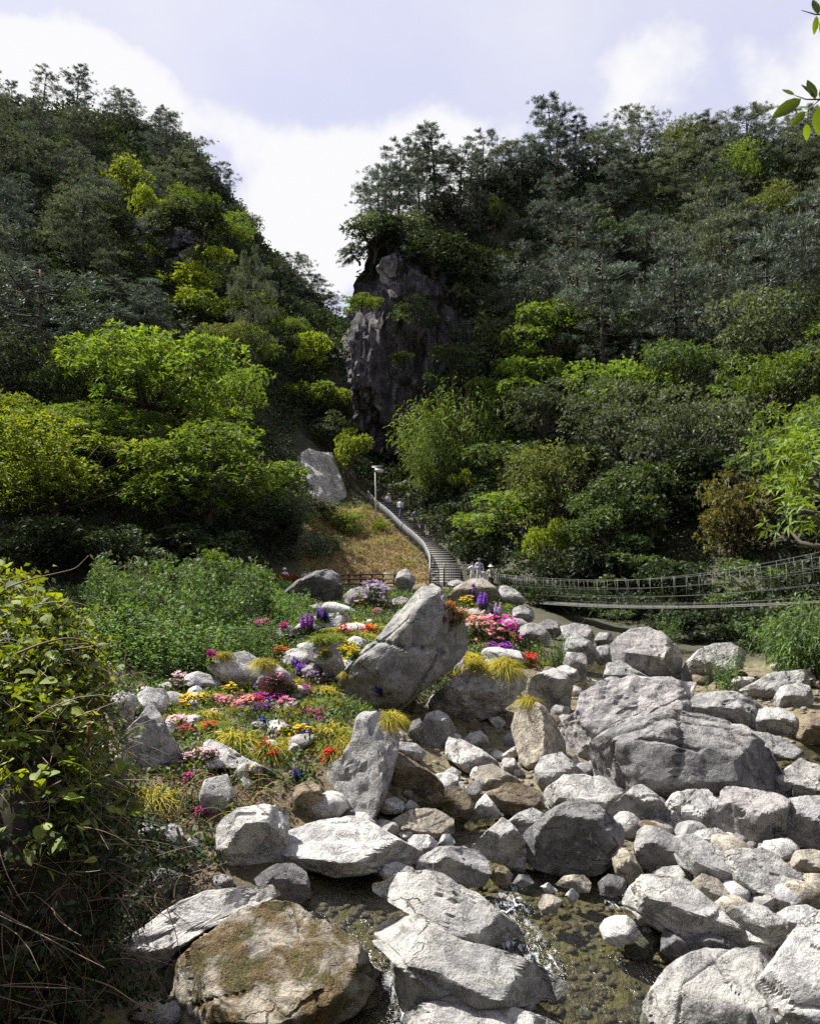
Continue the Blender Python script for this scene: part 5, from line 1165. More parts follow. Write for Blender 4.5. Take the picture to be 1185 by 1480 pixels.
def green_tufts():
    rng = np.random.default_rng(82); g = Geo()
    for px, py, w, k in [(520, 745, 40, 60), (470, 745, 30, 40), (545, 765, 35, 50), (510, 800, 30, 25), (450, 820, 25, 30), (600, 800, 20, 20), (490, 660, 30, 60), (470, 630, 25, 50), (500, 720, 25, 40), (535, 735, 20, 60), (560, 790, 22, 40), (480, 780, 30, 50), (525, 770, 25, 50), (455, 755, 25, 60), (500, 745, 22, 60), (585, 815, 18, 30)]:
        c = ground_hit(px, py)
        if c is None: continue
        q = rng.normal(0, 1, (k * 3, 2)) * w * c.y / F * 0.5
        x = c.x + q[:, 0]; y = c.y + q[:, 1]; z = ground_z(x, y)
        g.blades(np.stack([x, y, z], 1), unit(len(x), rng, 1.6), rng.uniform(.5, 1.2, len(x)), .09, .6, 2, rng)
    return tag(put("grass_tufts", g.mesh("grass_tufts", M_LEAFY)), "green grass tufts scattered through the dry grass", "grass", None, "stuff")
green_tufts()
# ------------------------------------------------------------------ what can be stood upon: rocks and ground together
def build_bvh(pred):
    vs, fs, n = [], [], 0
    for o, sh, (cx, cy_, big) in ROCKS:
        if not pred(cx, cy_): continue
        me = o.data; v = np.empty(len(me.vertices) * 3, np.float32); me.vertices.foreach_get("co", v)
        vs.append(v.reshape(-1, 3) + np.array(o.location)); f = np.empty(len(me.polygons) * 3, np.int32); me.polygons.foreach_get("vertices", f)
        fs.append(f.reshape(-1, 3) + n); n += len(me.vertices)
    m = (_Yg[:-1, :-1].ravel() > 8) & (_Yg[:-1, :-1].ravel() < 62) & (np.abs(_X[:-1, :-1].ravel()) < 30)
    q = _q[m]; used = np.unique(q); rm = np.zeros(_nx * _ny, int); rm[used] = np.arange(len(used)); q = rm[q]
    vs.append(np.stack([_X.ravel(), _Yg.ravel(), _Z2.ravel()], 1)[used]); fs.append(np.concatenate([q[:, [0, 1, 2]], q[:, [0, 2, 3]]]) + n)
    return BVHTree.FromPolygons(np.concatenate(vs).tolist(), np.concatenate(fs).tolist())
BV = build_bvh(lambda x, y: True)
def seat(px, py):
    d = P(px, py, 1.0).normalized(); h = BV.ray_cast(Vector((0, 0, 0)), d, 200)
    return (h[0], h[1]) if h[0] is not None else (ground_hit(px, py), Vector((0, 0, 1)))
def near_rock(px, py):
    b = min(ROCKS, key=lambda r: math.hypot(r[2][0] - px, r[2][1] - py) - 0.35 * r[2][2]); sh, (cx, cy_, big) = b[1], b[2]
    dx, dy = (px - cx) / big, (py - cy_) / big
    w = "on" if abs(dx) < .35 and abs(dy) < .25 else ("in front of" if dy > .3 and abs(dx) < .6 else ("behind" if dy < -.25 and abs(dx) < .6 else "beside"))
    return w, sh

# ------------------------------------------------------------------ loose stones between the boulders
def stone_mesh(seed, level=2):
    rng = np.random.default_rng(seed); d, f = ico(level)
    v = d * np.array([1.0, rng.uniform(.7, .95), rng.uniform(.5, .75)])
    for _ in range(7):
        n = unit(1, rng)[0]; k = rng.uniform(.55, .8); s = v @ n; v = v - np.where(s > k, s - k, 0)[:, None] * n
    v = v + fbm(v * 2 + seed, 2)[:, None] * d * .07
    me = mesh_from("creek_stone", v * .5, f, M_ROCK, True)
    try: me.set_sharp_from_angle(angle=R(35))
    except Exception: pass
    return me
STONES = [stone_mesh(s, 3) for s in range(8)]
def scatter_stones():
    rng = random.Random(9); poly = _cb; a = np.array(poly); lo, hi = a.min(0), a.max(0); n = 0; tries = 0
    while n < 290 and tries < 20000:
        tries += 1
        y = rng.uniform(lo[1], 32); x = rng.uniform(lo[0], hi[0])
        if not in_poly(np.array([x]), np.array([y]), poly)[0]: continue
        if rng.random() > min(1, (16.0 / y) ** 1.2): continue
        z = float(ground_z(x, y)); px, py = vis(x, y, z)
        if px < 150 or px > 1190 or py > 1490: continue
        if px < 470 and py < 1250: continue
        s = rng.choice([.2, .25, .3, .4, .5, .65, .8, .9]) * rng.uniform(.8, 1.2)
        wet_ = any(in_poly(np.array([x]), np.array([y]), q)[0] for q in CHW.values())
        if wet_ and s > .22: s = rng.uniform(.10, .24)
        o = put("creek_stone", rng.choice(STONES), loc=(x, y, z + s * .12)); o.rotation_euler = (rng.uniform(-.4, .4), rng.uniform(-.4, .4), rng.uniform(0, 6.28)); o.scale = (s, s, s)
        t = rng.choice(['P', 'G', 'T', 'W', 'K', 'G', 'B']); o.color = (*TINT[t], rng.choice([0, 0, .3, .6]))
        wet_ = any(in_poly(np.array([x]), np.array([y]), q)[0] for q in CHW.values())
        tag(o, "loose stone lying in the shallow creek water" if wet_ else "loose stone wedged between the creek boulders", "stone", "stones under the creek water" if wet_ else "loose stones between the boulders"); n += 1
scatter_stones()
def pebbles():
    rng = np.random.default_rng(19); a = np.array(_cb); lo, hi = a.min(0), a.max(0); g = Geo(); d, f = ico(1)
    n = 9000; y = 11 + (30 - 11) * rng.random(n) ** 1.8; x = rng.uniform(lo[0], hi[0], n); ok = in_poly(x, y, _cb); x, y = x[ok], y[ok]; z = ground_z(x, y)
    s = rng.uniform(.03, .13, len(x)); sc_ = np.stack([s, s * rng.uniform(.6, 1, len(x)), s * rng.uniform(.4, .7, len(x))], 1)
    v = d[None] * sc_[:, None] * (1 + rng.normal(0, .12, (len(x), len(d), 1))) + np.stack([x, y, z], 1)[:, None]
    g.add(v.reshape(-1, 3), (f[None] + (np.arange(len(x)) * len(d))[:, None, None]).reshape(-1, 3))
    o = put("pebbles", g.mesh("pebbles", M_ROCK)); o.color = (.26, .22, .16, .35)
    tag(o, "brown and grey pebbles on the creek bed", "pebbles", None, "stuff")
pebbles()

# ------------------------------------------------------------------ flowers
def make_tuft(seed, n=900, L=.75, mat=None, droop=.95, name="golden_grass_tuft"):
    rng = np.random.default_rng(seed); g = Geo(); b = rng.normal(0, .10, (n, 3)) * np.array([1, 1, 0.2])
    d = unit(n, rng, 1.0); d[:, 2] = np.abs(d[:, 2]) + .55
    g.blades(b, d, rng.uniform(.55, 1.1, n) * L, .030, rng.uniform(.75, 1.35, n) * droop, 5, rng)
    return put(name, g.mesh(name, mat or M_GOLD))
def petals(g, c, r, rng, k=5):
    n = len(c); m = n * k; b = np.repeat(c, k, 0); a = np.tile(np.arange(k) * 6.28 / k, n) + np.repeat(rng.uniform(0, 6, n), k)
    d = np.stack([np.cos(a), np.sin(a), np.full(m, .35)], 1) + rng.normal(0, .15, (m, 3))
    g.leaves(b, d, r * rng.uniform(.8, 1.2, m), r * .8, 0, rng, .9)
def make_clump(seed, n=46, kind='clump', fol=None):
    """a flowering plant about one metre wide: a mound of leaves with flower heads, or spikes, above it"""
    rng = np.random.default_rng(seed); root = empty("flower_clump"); fg, bg = Geo(), Geo()
    m = 260; dd = unit(m, rng, .8); rr = rng.uniform(.2, 1, m)[:, None]
    c = dd * rr * np.array([.5, .5, .30]) + np.array([0, 0, .05]); c[:, 2] = np.abs(c[:, 2])
    fg.leaves(c, unit(m, rng, .8), rng.uniform(.08, .17, m), .07, .1, rng)
    if kind == 'clump':
        dd = unit(n, rng, .9); c = dd * rng.uniform(.7, 1.1, n)[:, None] * np.array([.52, .52, .36]) + np.array([0, 0, .08]); c[:, 2] = np.abs(c[:, 2]) + .05
        petals(bg, c, .105, rng, 6)
    elif kind == 'spike':
        for i in range(max(5, n // 6)):
            x, y = rng.normal(0, .2, 2); h = rng.uniform(.6, 1.05); fg.tube([(x, y, 0), (x, y, h)], .008, 3, False)
            k = 22; z = np.linspace(h * .35, h, k); a = np.arange(k) * 2.4; r_ = .11 * (1.15 - (z / h) ** 2)
            b = np.stack([np.full(k, x), np.full(k, y), z], 1); d = np.stack([np.cos(a), np.sin(a), np.full(k, .4)], 1)
            bg.leaves(b, d, r_ + .03, .085, 0, rng, .5); bg.leaves(b, -d * np.array([1, 1, -1]), r_ + .03, .085, 0, rng, .5)
    else:
        for i in range(4):
            x, y = rng.normal(0, .13, 2); h = rng.uniform(.7, 1.0); fg.tube([(x * .5, y * .5, 0), (x, y, h)], .012, 4, False)
            k = 40; d = unit(k, rng, .3); bg.leaves(np.array([[x, y, h]]) + d * .05, d, rng.uniform(.13, .22, k), .09, 0, rng)
            kk = 10; bb = np.stack([np.full(kk, x * .7), np.full(kk, y * .7), rng.uniform(.15, .75, kk) * h], 1); fg.leaves(bb, unit(kk, rng), .2, .05, .2, rng)
    put("foliage", fg.mesh("foliage", fol or M_LEAFD), root); put("blossoms", bg.mesh("blossoms", M_BLOOM), root)
    return root
TUFTS = [make_tuft(s) for s in (1, 2)]; YELLOWG = [make_tuft(s, 420, .6, M_LEAFY, .6, "yellow_green_tuft") for s in (3, 4)]
CL = [make_clump(s) for s in (11, 12)]; SP = [make_clump(s, 60, 'spike') for s in (13, 14)]; ST = [make_clump(s, 10, 'stalk') for s in (15,)]
HUE = {'red': (.75, .02, .02), 'pink': (.80, .28, .42), 'magenta': (.62, .06, .36), 'yellow': (.85, .62, .02), 'orange': (.80, .22, .02), 'blue': (.05, .04, .42), 'violet': (.25, .10, .50), 'purple': (.30, .06, .40),
       'lavender': (.55, .40, .66), 'pale pink': (.80, .55, .60), 'salmon': (.75, .34, .30), 'crimson': (.60, .02, .10), 'dusty red': (.40, .06, .06)}
FLOWERS = """g 220 1160 68;g 340 1074 60;g 381 960 28;y 484 1030 72;g 562 1040 36;g 494 1090 50;g 677 958 30;g 454 968 24;g 463 983 16;g 429 988 20;g 500 975 14;g 484 915 28;g 539 912 34;g 764 1014 24;y 786 965 32;
g 662 887 24;g 741 930 14;y 741 953 24;g 706 945 12;y 514 897 22;y 466 892 18;y 462 927 16;g 259 1040 30;y 284 1046 34;g 326 1024 34;g 428 982 14;g 322 948 20;y 305 1012 24;y 445 1015 30;y 730 880 26;y 545 900 24;y 505 945 20;y 690 955 16
c red 303 1058 16;c red 381 1085 16;c red 393 1096 14;c red 496 922 18;c red 534 922 18;c red 764 962 18;c orange 411 950 14;c orange 405 950 16;c crimson 460 1065 11;c crimson 453 1071 10;c salmon 470 1071 12;c orange 737 914 12;c dusty red 386 935 16;c dusty red 265 1066 18
s blue 375 1001 10;s blue 394 1014 9;s blue 360 1024 9;s blue 348 1031 9;s blue 380 1052 11;s violet 383 1030 10;s blue 260 1020 9;s violet 282 1003 9;s purple 448 913 16;s violet 461 900 12;s blue 472 898 10;s violet 683 875 18;s violet 698 880 14;s lavender 712 897 14;s blue 436 1060 10;s blue 443 1070 10;s blue 552 1006 9;s lavender 561 1003 8;s blue 425 1128 11;s violet 415 1010 12;s purple 440 920 12
t pink 381 924 16;t magenta 308 950 16;t magenta 305 962 12;c pink 398 990 20;c pink 411 1031 22;c pink 410 1050 9;c pink 402 1066 9;c magenta 272 1131 15;c magenta 291 1178 14;c magenta 216 966 14;c purple 227 974 12;c pale pink 259 1060 26;c pink 313 1020 16;c pale pink 305 1038 14;c pale pink 257 994 22;c pink 324 998 16;t magenta 413 926 14;c magenta 404 990 12;c pink 413 1030 22;c pink 411 1048 9;c lavender 538 874 32;c pink 545 890 11;c magenta 724 930 36;c salmon 688 930 42;c pink 663 897 18;c pink 697 904 11;c magenta 705 925 20;c pink 655 903 14;c salmon 560 882 10;c magenta 640 897 9;c pink 432 1005 12;c magenta 346 1010 10
c yellow 300 1000 14;c yellow 334 1005 18;c yellow 362 1000 14;c yellow 388 1035 12;c yellow 420 1000 16;c yellow 470 950 14;c yellow 520 880 18;c yellow 676 880 18;c yellow 735 925 12;c yellow 720 945 12;c orange 650 880 12;c orange 740 908 10""".replace("\n", ";")
rf = random.Random(21); extra = []
for (x0, y0, x1, y1), n in (((235, 975, 430, 1060), 16), ((400, 890, 560, 985), 12), ((400, 1000, 480, 1110), 8), ((655, 880, 765, 965), 6), ((280, 1060, 420, 1120), 3), ((190, 985, 300, 1060), 3), ((440, 990, 560, 1040), 4)):
    for _ in range(n):                                          # drifts of one kind and hue
        k = rf.choice("ccccsgggyy"); x, y = rf.randint(x0, x1), rf.randint(y0, y1); hue_ = rf.choice(['yellow', 'yellow', 'pink', 'magenta', 'purple', 'pale pink', 'red', 'violet', 'yellow', 'lavender', 'salmon'] if k == 'c' else ['blue', 'violet', 'purple'])
        for _ in range(rf.randint(2, 5) if k in "cs" else rf.randint(1, 3)):
            xx, yy = x + rf.randint(-16, 16), y + rf.randint(-8, 8)
            extra.append(f"{k} {xx} {yy} {rf.randint(24, 46)}" if k in "gy" else f"{k} {hue_} {xx} {yy} {rf.randint(12, 20) if k == 'c' else rf.randint(8, 12)}")
FLOWERS += ";" + ";".join(extra); extra_set = set(extra)
used = {}
for rec in FLOWERS.split(";"):
    t = rec.split()
    if not t: continue
    if t[0] in 'gy': kind, hue, (px, py, w) = t[0], None, map(int, t[1:])
    else: kind, hue, (px, py, w) = t[0], " ".join(t[1:-3]), map(int, t[-3:])
    p, nrm = seat(px, py)
    if nrm.z < .62 and rec in extra_set: continue
    W = w * p.y / F
    if kind == 'g': o = copy_thing(rf.choice(TUFTS), p, rf.uniform(0, 6), W / .75); what, cat = "golden drooping grass tuft", "grass tuft"
    elif kind == 'y': o = copy_thing(rf.choice(YELLOWG), p, rf.uniform(0, 6), W / .85); what, cat = "yellow-green grass tuft", "grass tuft"
    else:
        src = {'c': CL, 's': SP, 't': ST}[kind]; sc_ = W * (1.5 if kind == 'c' else 1.9)
        o = copy_thing(rf.choice(src), p - Vector((0, 0, .04)), rf.uniform(0, 6), (sc_ * 1.1, sc_ * 1.1, sc_ * (1.45 if kind == 'c' else .95)))
        for ch in o.children:
            if ch.name.startswith('blossoms'): ch.color = (*HUE[hue], 1)
        what, cat = {'c': (hue + " flower clump", "flowers"), 's': (hue + " flower spikes", "flowers"), 't': ("tall " + hue + " flowers", "flowers")}[kind]
        o.name = {'c': "flower_clump", 's': "flower_spikes", 't': "tall_flowers"}[kind]
    rel, sh = near_rock(px, py)
    lab = f"{what} {rel} {sh}"; used.setdefault(lab, []).append((o, px, py)); tag(o, lab, cat)
for lab, lst in used.items():
    if len(lst) == 2 and abs(lst[0][2] - lst[1][2]) + abs(lst[0][1] - lst[1][1]) > 8:
        lst.sort(key=lambda r: r[2]); a, b = ("upper", "lower") if lst[1][2] - lst[0][2] > 5 else (None, None)
        if a is None: lst.sort(key=lambda r: r[1]); a, b = "left-hand", "right-hand"
        lst[0][0]["label"] = f"{a} {lab}"; lst[1][0]["label"] = f"{b} {lab}"
    elif len(lst) > 1:
        for o, _, _ in lst: o["group"] = lab.replace("clump", "clumps").replace("tuft", "tufts")
# pale stones half buried among the flowers
sused = {}
for (x0, y0, x1, y1), n in (((200, 975, 430, 1070), 16), ((400, 890, 560, 985), 12), ((655, 880, 765, 965), 9), ((280, 1060, 440, 1130), 8), ((400, 1000, 480, 1090), 4)):
    for _ in range(n):
        px, py = rf.randint(x0, x1), rf.randint(y0, y1); h_ = ground_hit(px, py); s_ = rf.uniform(16, 48) * h_.y / F
        o = put("garden_stone", rf.choice(STONES), loc=(h_.x, h_.y, h_.z + s_ * .12)); o.rotation_euler = (rf.uniform(-.4, .4), rf.uniform(-.4, .4), rf.uniform(0, 6)); o.scale = (s_ * rf.uniform(.8, 1.5), s_, s_ * rf.uniform(.7, 1.1)); o.color = (*TINT[rf.choice("WWPK")], 0)
        rel, sh = near_rock(px, py); lab = f"pale stone half buried among flowers {rel} {sh}"; sused.setdefault(lab, []).append(o); tag(o, lab, "stone")
for lab, lst in sused.items():
    if len(lst) > 1:
        for o in lst: o["group"] = lab.replace("stone half", "stones half", 1)
# red bedding along the path on the plateau
for i, px in enumerate((376, 386, 396, 406, 417, 428)):
    g_ = P(px, 846, 52); o = copy_thing(CL[i % 2], (g_.x, g_.y, g_.z - .1), i, (.85, .85, 1.5))
    for ch in o.children:
        if ch.name.startswith('blossoms'): ch.color = (.55, .01, .02, 1)
    o.name = "flower_clump"; tag(o, "deep red flowers bedded along the path in front of the visitors", "flowers", "red flowers along the path")
for p in TUFTS + YELLOWG + CL + SP + ST: drop_thing(p)

def bed_cover(name, label, n, mat, size, seed, pix, tall=.20):
    rng = np.random.default_rng(seed); g = Geo(); pts = []
    poly = [tuple(q) for q in pix]; a = np.array(poly); lo, hi = a.min(0), a.max(0)
    x = rng.uniform(lo[0], hi[0], n); y = rng.uniform(lo[1], hi[1], n); ok = in_poly(x, y, poly); x, y = x[ok], y[ok]
    keep = fbm(np.stack([x * .5, y * .5, np.full(len(x), seed)], 1), 2) > (-.25 if tall < 1.5 else .0); x, y = x[keep], y[keep]
    z = ground_z(x, y); per = 9
    b = np.repeat(np.stack([x, y, z + rng.uniform(0, 1, len(x)) * tall * (.3 + .9 * np.clip(fbm(np.stack([x * .8, y * .8, np.zeros(len(x))], 1), 2) + .5, 0, 1))], 1), per, 0) + rng.normal(0, .10, (len(x) * per, 3))
    g.leaves(b, unit(len(b), rng, .6), rng.uniform(.6, 1.2, len(b)) * size, size * .45, .1, rng)
    tag(put(name, g.mesh(name, mat)), label, "ground cover", None, "stuff")
bed_cover("ground_cover", "dark green leaves filling the flower garden between the stones", 11000, M_LEAFD, .17, 91, ZONE['soil'])
bed_cover("ground_cover", "brownish low foliage of the flower garden", 4000, M_LEAFR, .13, 92, ZONE['soil'])
bed_cover("ground_cover", "light green weeds low in the flower garden", 4500, M_WEED, .14, 93, ZONE['soil'])
bed_cover("ground_cover", "fresh green weeds covering the plateau behind the garden", 15000, M_WEED, .24, 94, world_poly([(120, 905), (150, 945), (230, 972), (300, 962), (370, 920), (395, 900), (372, 868), (320, 856), (240, 862), (150, 880)]), 2.1)
bed_cover("ground_cover", "dark low weeds in the shade at the back of the plateau", 6000, M_UNDER, .25, 96, world_poly([(-40, 905), (120, 930), (200, 880), (340, 858), (340, 838), (300, 836), (100, 850), (-40, 850)]), 1.2)
bed_cover("ground_cover", "greyish taller weeds mixed into the green weeds of the plateau", 2600, M_LEAFG, .26, 97, world_poly([(120, 905), (150, 945), (230, 972), (300, 962), (370, 920), (395, 900), (372, 868), (320, 856), (240, 862), (150, 880)]), 2.5)
bed_cover("ground_cover", "low green plants around the red path flowers", 3500, M_WEED, .2, 98, world_poly([(340, 862), (365, 842), (440, 845), (450, 868), (440, 895), (390, 905), (370, 880)]), .7)
bed_cover("ground_cover", "low plants growing on the shaded bank under the bridge", 16000, M_UNDER, .28, 95, world_poly([(720, 845), (760, 858), (850, 868), (960, 880), (1060, 888), (1250, 880), (1250, 935), (1100, 925), (1000, 905), (850, 893), (770, 880), (720, 860)]), 1.1)  # dark leaves cover the pale bank to give the black shade here

# ------------------------------------------------------------------ the vine-covered bank at the near left
M_EARTH = plain("bank_earth", (.022, .017, .012), .95, var=.5, scale=3)
bme, bC, bS = rock_mesh("earth_bank", [(-230,845),(-110,836),(-30,852),(40,885),(88,940),(104,1000),(92,1070),(96,1130),(112,1210),(120,1290),(98,1370),(80,1440),(90,1540),(-230,1540)], 8.6, .5, None, .05, 2.4, 6, 77, 4.0, M_EARTH)
bank = tag(put("earth_bank", bme, loc=bC), "overgrown earth bank with hanging vines at the near left", "bank", None, "structure")
bv_v = np.empty(len(bme.vertices) * 3, np.float32); bme.vertices.foreach_get("co", bv_v)
bankv = bv_v.reshape(-1, 3) + np.array(bC); bankf = np.empty(len(bme.polygons) * 3, np.int32); bme.polygons.foreach_get("vertices", bankf)
BK = BVHTree.FromPolygons(bankv.tolist(), bankf.reshape(-1, 3).tolist())
def bank_pt(px, py):
    h = BK.ray_cast(Vector((0, 0, 0)), P(px, py, 1).normalized(), 60)
    return (h[0], h[1]) if h[0] is not None else (None, None)
def leaf_mesh(name, mat, heart=True, fold=.18, curl=.12):
    w = [(0, .0), (.10, .30), (.28, .42), (.50, .38), (.75, .20), (1.0, 0)] if heart else [(0, 0), (.15, .16), (.38, .24), (.62, .22), (.84, .12), (1, 0)]
    v = []; 
    for t, s in w:
        z = -curl * t * t; v += [(s * .9, t, z + fold * s), (0, t, z), (-s * .9, t, z + fold * s)]
    q = []
    for i in range(len(w) - 1): q += [(3 * i, 3 * i + 1, 3 * i + 4, 3 * i + 3), (3 * i + 1, 3 * i + 2, 3 * i + 5, 3 * i + 4)]
    return mesh_from(name, v, None, mat, True, q)
VLEAF = [leaf_mesh("leaf", M_VINE), leaf_mesh("leaf", M_LEAFY, True, .1, .3), leaf_mesh("leaf", M_LEAF, False, .2, .2)]
rv = random.Random(31)
def add_leaf(parent, p, size, mesh=None, up=0.6, yaw=None, pitch=None):
    o = put("leaf", mesh or rv.choice(VLEAF), parent); o.location = p
    o.rotation_euler = (rv.uniform(-.9, .5) if pitch is None else pitch, rv.uniform(-.5, .5), rv.uniform(0, 6.28) if yaw is None else yaw); o.scale = (size,) * 3
    return o
VINES = [(10, 850, 60, "uppermost yellow-green vine against the dark hollow"), (60, 868, 52, "yellow-green vine at the top of the bank, below the reaching shoot"), (30, 905, 60, "bright vine just under the top of the bank"), (90, 915, 50, "vine with yellowing leaves beside the arching bare branch"),
         (20, 960, 60, "leafy vine halfway up the bank at the frame edge"), (75, 975, 55, "vine of light green leaves above the dark burrow in the bank"), (120, 960, 36, "small vine at the bank's shoulder beside the weeds"), (40, 1030, 60, "vine with long pale leaves left of the dark burrow"),
         (100, 1040, 42, "sparse vine around the dark burrow in the bank"), (30, 1100, 60, "green vine below the pale-leaved one on the bank"), (100, 1125, 50, "vine with a long yellow-green spray below the burrow"), (50, 1180, 60, "shaded vine above the tangle of dead twigs"),
         (125, 1190, 40, "vine of fresh leaves near the slim upright slab"), (25, 1250, 50, "lowest leafy vine over the dark foot of the bank")]
for px, py, r, lab in VINES:
    c, nn = bank_pt(min(px, 120), py)
    if c is None: continue
    root = empty("climbing_vine", c); g = Geo()
    pts = []
    for k in range(16):
        q, n2 = bank_pt(px + rv.gauss(0, r * .55), py + rv.gauss(0, r * .45))
        if q is None: continue
        pts.append(q + n2 * rv.uniform(.15, .5))
    for i, q in enumerate(pts):
        loc = q - c
        mid = loc * .5 + Vector((rv.uniform(-.1, .1), rv.uniform(-.1, .1), rv.uniform(0, .15)))
        g.tube([(0, 0, 0), mid, loc], .004, 3, False)
        add_leaf(root, loc, rv.uniform(.15, .27) * (.75 if py > 1100 else 1))
        if i % 4: add_leaf(root, loc + Vector((rv.uniform(-.15, .15), rv.uniform(-.1, .1), rv.uniform(-.12, .12))), rv.uniform(.13, .22))
    put("stem", g.mesh("stem", M_TWIG), root); tag(root, lab, "vine")
def bank_mass(name, label, n, mat, size, lo, hi, seed, per=4, out=.25, kind="leaf"):
    rng = np.random.default_rng(seed); b = []
    org = [Vector((0, 0, 0)), Vector((2, 2, 3)), Vector((1.5, 6, 5)), Vector((2, 0, -1))]
    lim = bankv[:, 2].min(), bankv[:, 2].max()
    for i in range(n):
        v = Vector(bankv[rng.integers(len(bankv))]) + Vector(rng.normal(0, .2, 3)); o = org[rng.integers(4)]
        h = BK.ray_cast(o, (v - o).normalized(), 60)
        if h[0] is None: continue
        py = HY - h[0].z * F / h[0].y
        if not (lo < py < hi): continue
        b.append(np.array(h[0] + h[1] * rng.uniform(.0, out)))
    b = np.array(b); g = Geo(); bb = np.repeat(b, per, 0) + rng.normal(0, .05, (len(b) * per, 3))
    if kind == "leaf": g.leaves(bb, unit(len(bb), rng, .3), rng.uniform(.5, 1.2, len(bb)) * size, size * .5, .2, rng)
    elif kind == "grass": g.blades(bb, unit(len(bb), rng, -.2), rng.uniform(.5, 1.3, len(bb)) * size, .008, .9, 4, rng)
    else:
        for p in b:
            d = unit(1, rng)[0] * np.array([1, .7, .8]); L = rng.uniform(.3, 1.3) * size; k = np.linspace(0, 1, 6)[:, None]; bend = unit(1, rng)[0] * L * .35
            g.tube(p + d * L * k + bend * (k - k * k) + np.array([0, 0, -.25 * L]) * k * k, np.linspace(.006, .002, 6) * rng.uniform(.6, 1.8), 3, False)
    tag(put(name, g.mesh(name, mat)), label, "undergrowth", None, "stuff")
bank_mass("vine_foliage", "yellow-green leaves massed over the top of the bank", 4200, M_VINE, .115, 780, 1030, 101, 5)
bank_mass("vine_foliage", "darker leaves on the middle of the bank", 2600, M_LEAFD, .095, 900, 1250, 102, 5, .45)
bank_mass("vine_foliage", "light green leaves scattered on the middle of the bank", 2300, M_VINE, .115, 930, 1200, 103, 4, .45)
bank_mass("vine_foliage", "dark leaves and dead stuff low on the bank", 1800, M_UNDER, .12, 1150, 1540, 106, 5, .4)
bank_mass("vine_foliage", "large loose yellow-green leaves hanging out from the bank", 900, M_VINE, .12, 790, 1120, 107, 3, .5)
bank_mass("dead_twigs", "tangle of thin dead twigs hanging over the bank", 1100, M_TWIG, 1.0, 900, 1540, 104, 1, .5, "twig")
bank_mass("dry_stalks", "dry grass stalks hanging down the bank", 260, M_DRY, .5, 960, 1400, 105, 2, .2, "grass")
def litter(name, label, n, mat, pix, seed, twig=True):
    rng = np.random.default_rng(seed); poly = world_poly(pix); a = np.array(poly); lo, hi = a.min(0), a.max(0); g = Geo()
    x = rng.uniform(lo[0], hi[0], n); y = rng.uniform(lo[1], hi[1], n); ok = in_poly(x, y, poly); x, y = x[ok], y[ok]; z = ground_z(x, y)
    if twig:
        for p in np.stack([x, y, z], 1):
            dd = unit(1, rng, .5)[0]; dd[2] = abs(dd[2]); L = rng.uniform(.4, 1.5); k = np.linspace(0, 1, 6)[:, None]; b = unit(1, rng)[0] * L * .4
            g.tube(p + dd * L * k + b * (k - k * k) + np.array([0, 0, -.5 * L]) * k * k + np.array([0, 0, .05]), np.linspace(.009, .003, 6) * rng.uniform(.6, 1.8), 3, False)
    else:
        per = 9; b = np.repeat(np.stack([x, y, z + rng.uniform(0, .7, len(x))], 1), per, 0) + rng.normal(0, .12, (len(x) * per, 3)); g.leaves(b, unit(len(b), rng, .4), rng.uniform(.07, .15, len(b)), .06, .2, rng)
    tag(put(name, g.mesh(name, mat)), label, "undergrowth", None, "stuff")
_foot = [(90, 1480), (95, 1300), (140, 1180), (190, 1190), (250, 1260), (300, 1275), (240, 1330), (150, 1420), (250, 1480)]
litter("dead_twigs", "dead twigs strewn over the dark ground at the foot of the bank", 500, M_TWIG, _foot, 111)
litter("shade_undergrowth", "low plants coloured dark for the shade at the foot of the bank", 1500, M_UNDER, _foot, 112, False)  # dark leaves put in for the bank's shadow on this ground
litter("dead_twigs", "straw and roots below the golden grass by the bank", 420, M_DRY, [(150, 1150), (200, 1160), (330, 1120), (420, 1165), (320, 1200), (180, 1210)], 113)
def bare_branch(label, pix, Y, r=.012, mat=None):
    g = Geo(); pts = [P(px, py, Y + k) for px, py, k in pix]; n = len(pts)
    # smooth the run of the branch
    a = np.array([tuple(p) for p in pts]); t = np.linspace(0, n - 1, n * 4); s = np.stack([np.interp(t, range(n), a[:, j]) for j in range(3)], 1)
    for _ in range(2): s[1:-1] = (s[:-2] + 2 * s[1:-1] + s[2:]) / 4
    g.tube(s, np.linspace(r, r * .4, len(s)), 5); return tag(put("bare_branch", g.mesh("bare_branch", mat or M_TWIG, True)), label, "branch")
bare_branch("long bare branch arching over the reddish dry weeds of the bank", [(25, 945, 0), (60, 930, 0), (100, 921, .1), (135, 930, .2), (160, 955, .3), (170, 972, .4)], 8.0, .013)
bare_branch("pale shoot reaching out of the vines against the dark hollow", [(10, 850, 0), (40, 838, 0), (85, 828, .1), (110, 822, .2), (128, 803, .2)], 7.8, .009)
bare_branch("pale curved stem sweeping along the dark foot of the bank", [(60, 1415, 0), (110, 1410, 0), (160, 1425, 0), (195, 1450, 0), (218, 1460, .1), (240, 1461, .1)], 9.2, .010, M_DRY)
bare_branch("root hanging in a curve from the dark grey bank rock", [(255, 1195, 0), (268, 1230, 0), (282, 1252, 0), (302, 1268, 0)], 14.6, .03)
bare_branch("upright dead twig standing above the long sloping slab", [(251, 1298, 0), (253, 1278, 0), (264, 1262, 0)], 14.2, .014, M_DRY)
bare_branch("thin leafy sprig leaning over the long sloping slab's dark side", [(236, 1332, 0), (220, 1318, 0), (207, 1303, 0), (200, 1290, 0)], 13.2, .012, M_DRY)
bare_branch("bare twig lying below the bright shoot on the bank", [(84, 880, 0), (100, 868, 0), (98, 862, 0)], 7.6, .007, M_DRY)
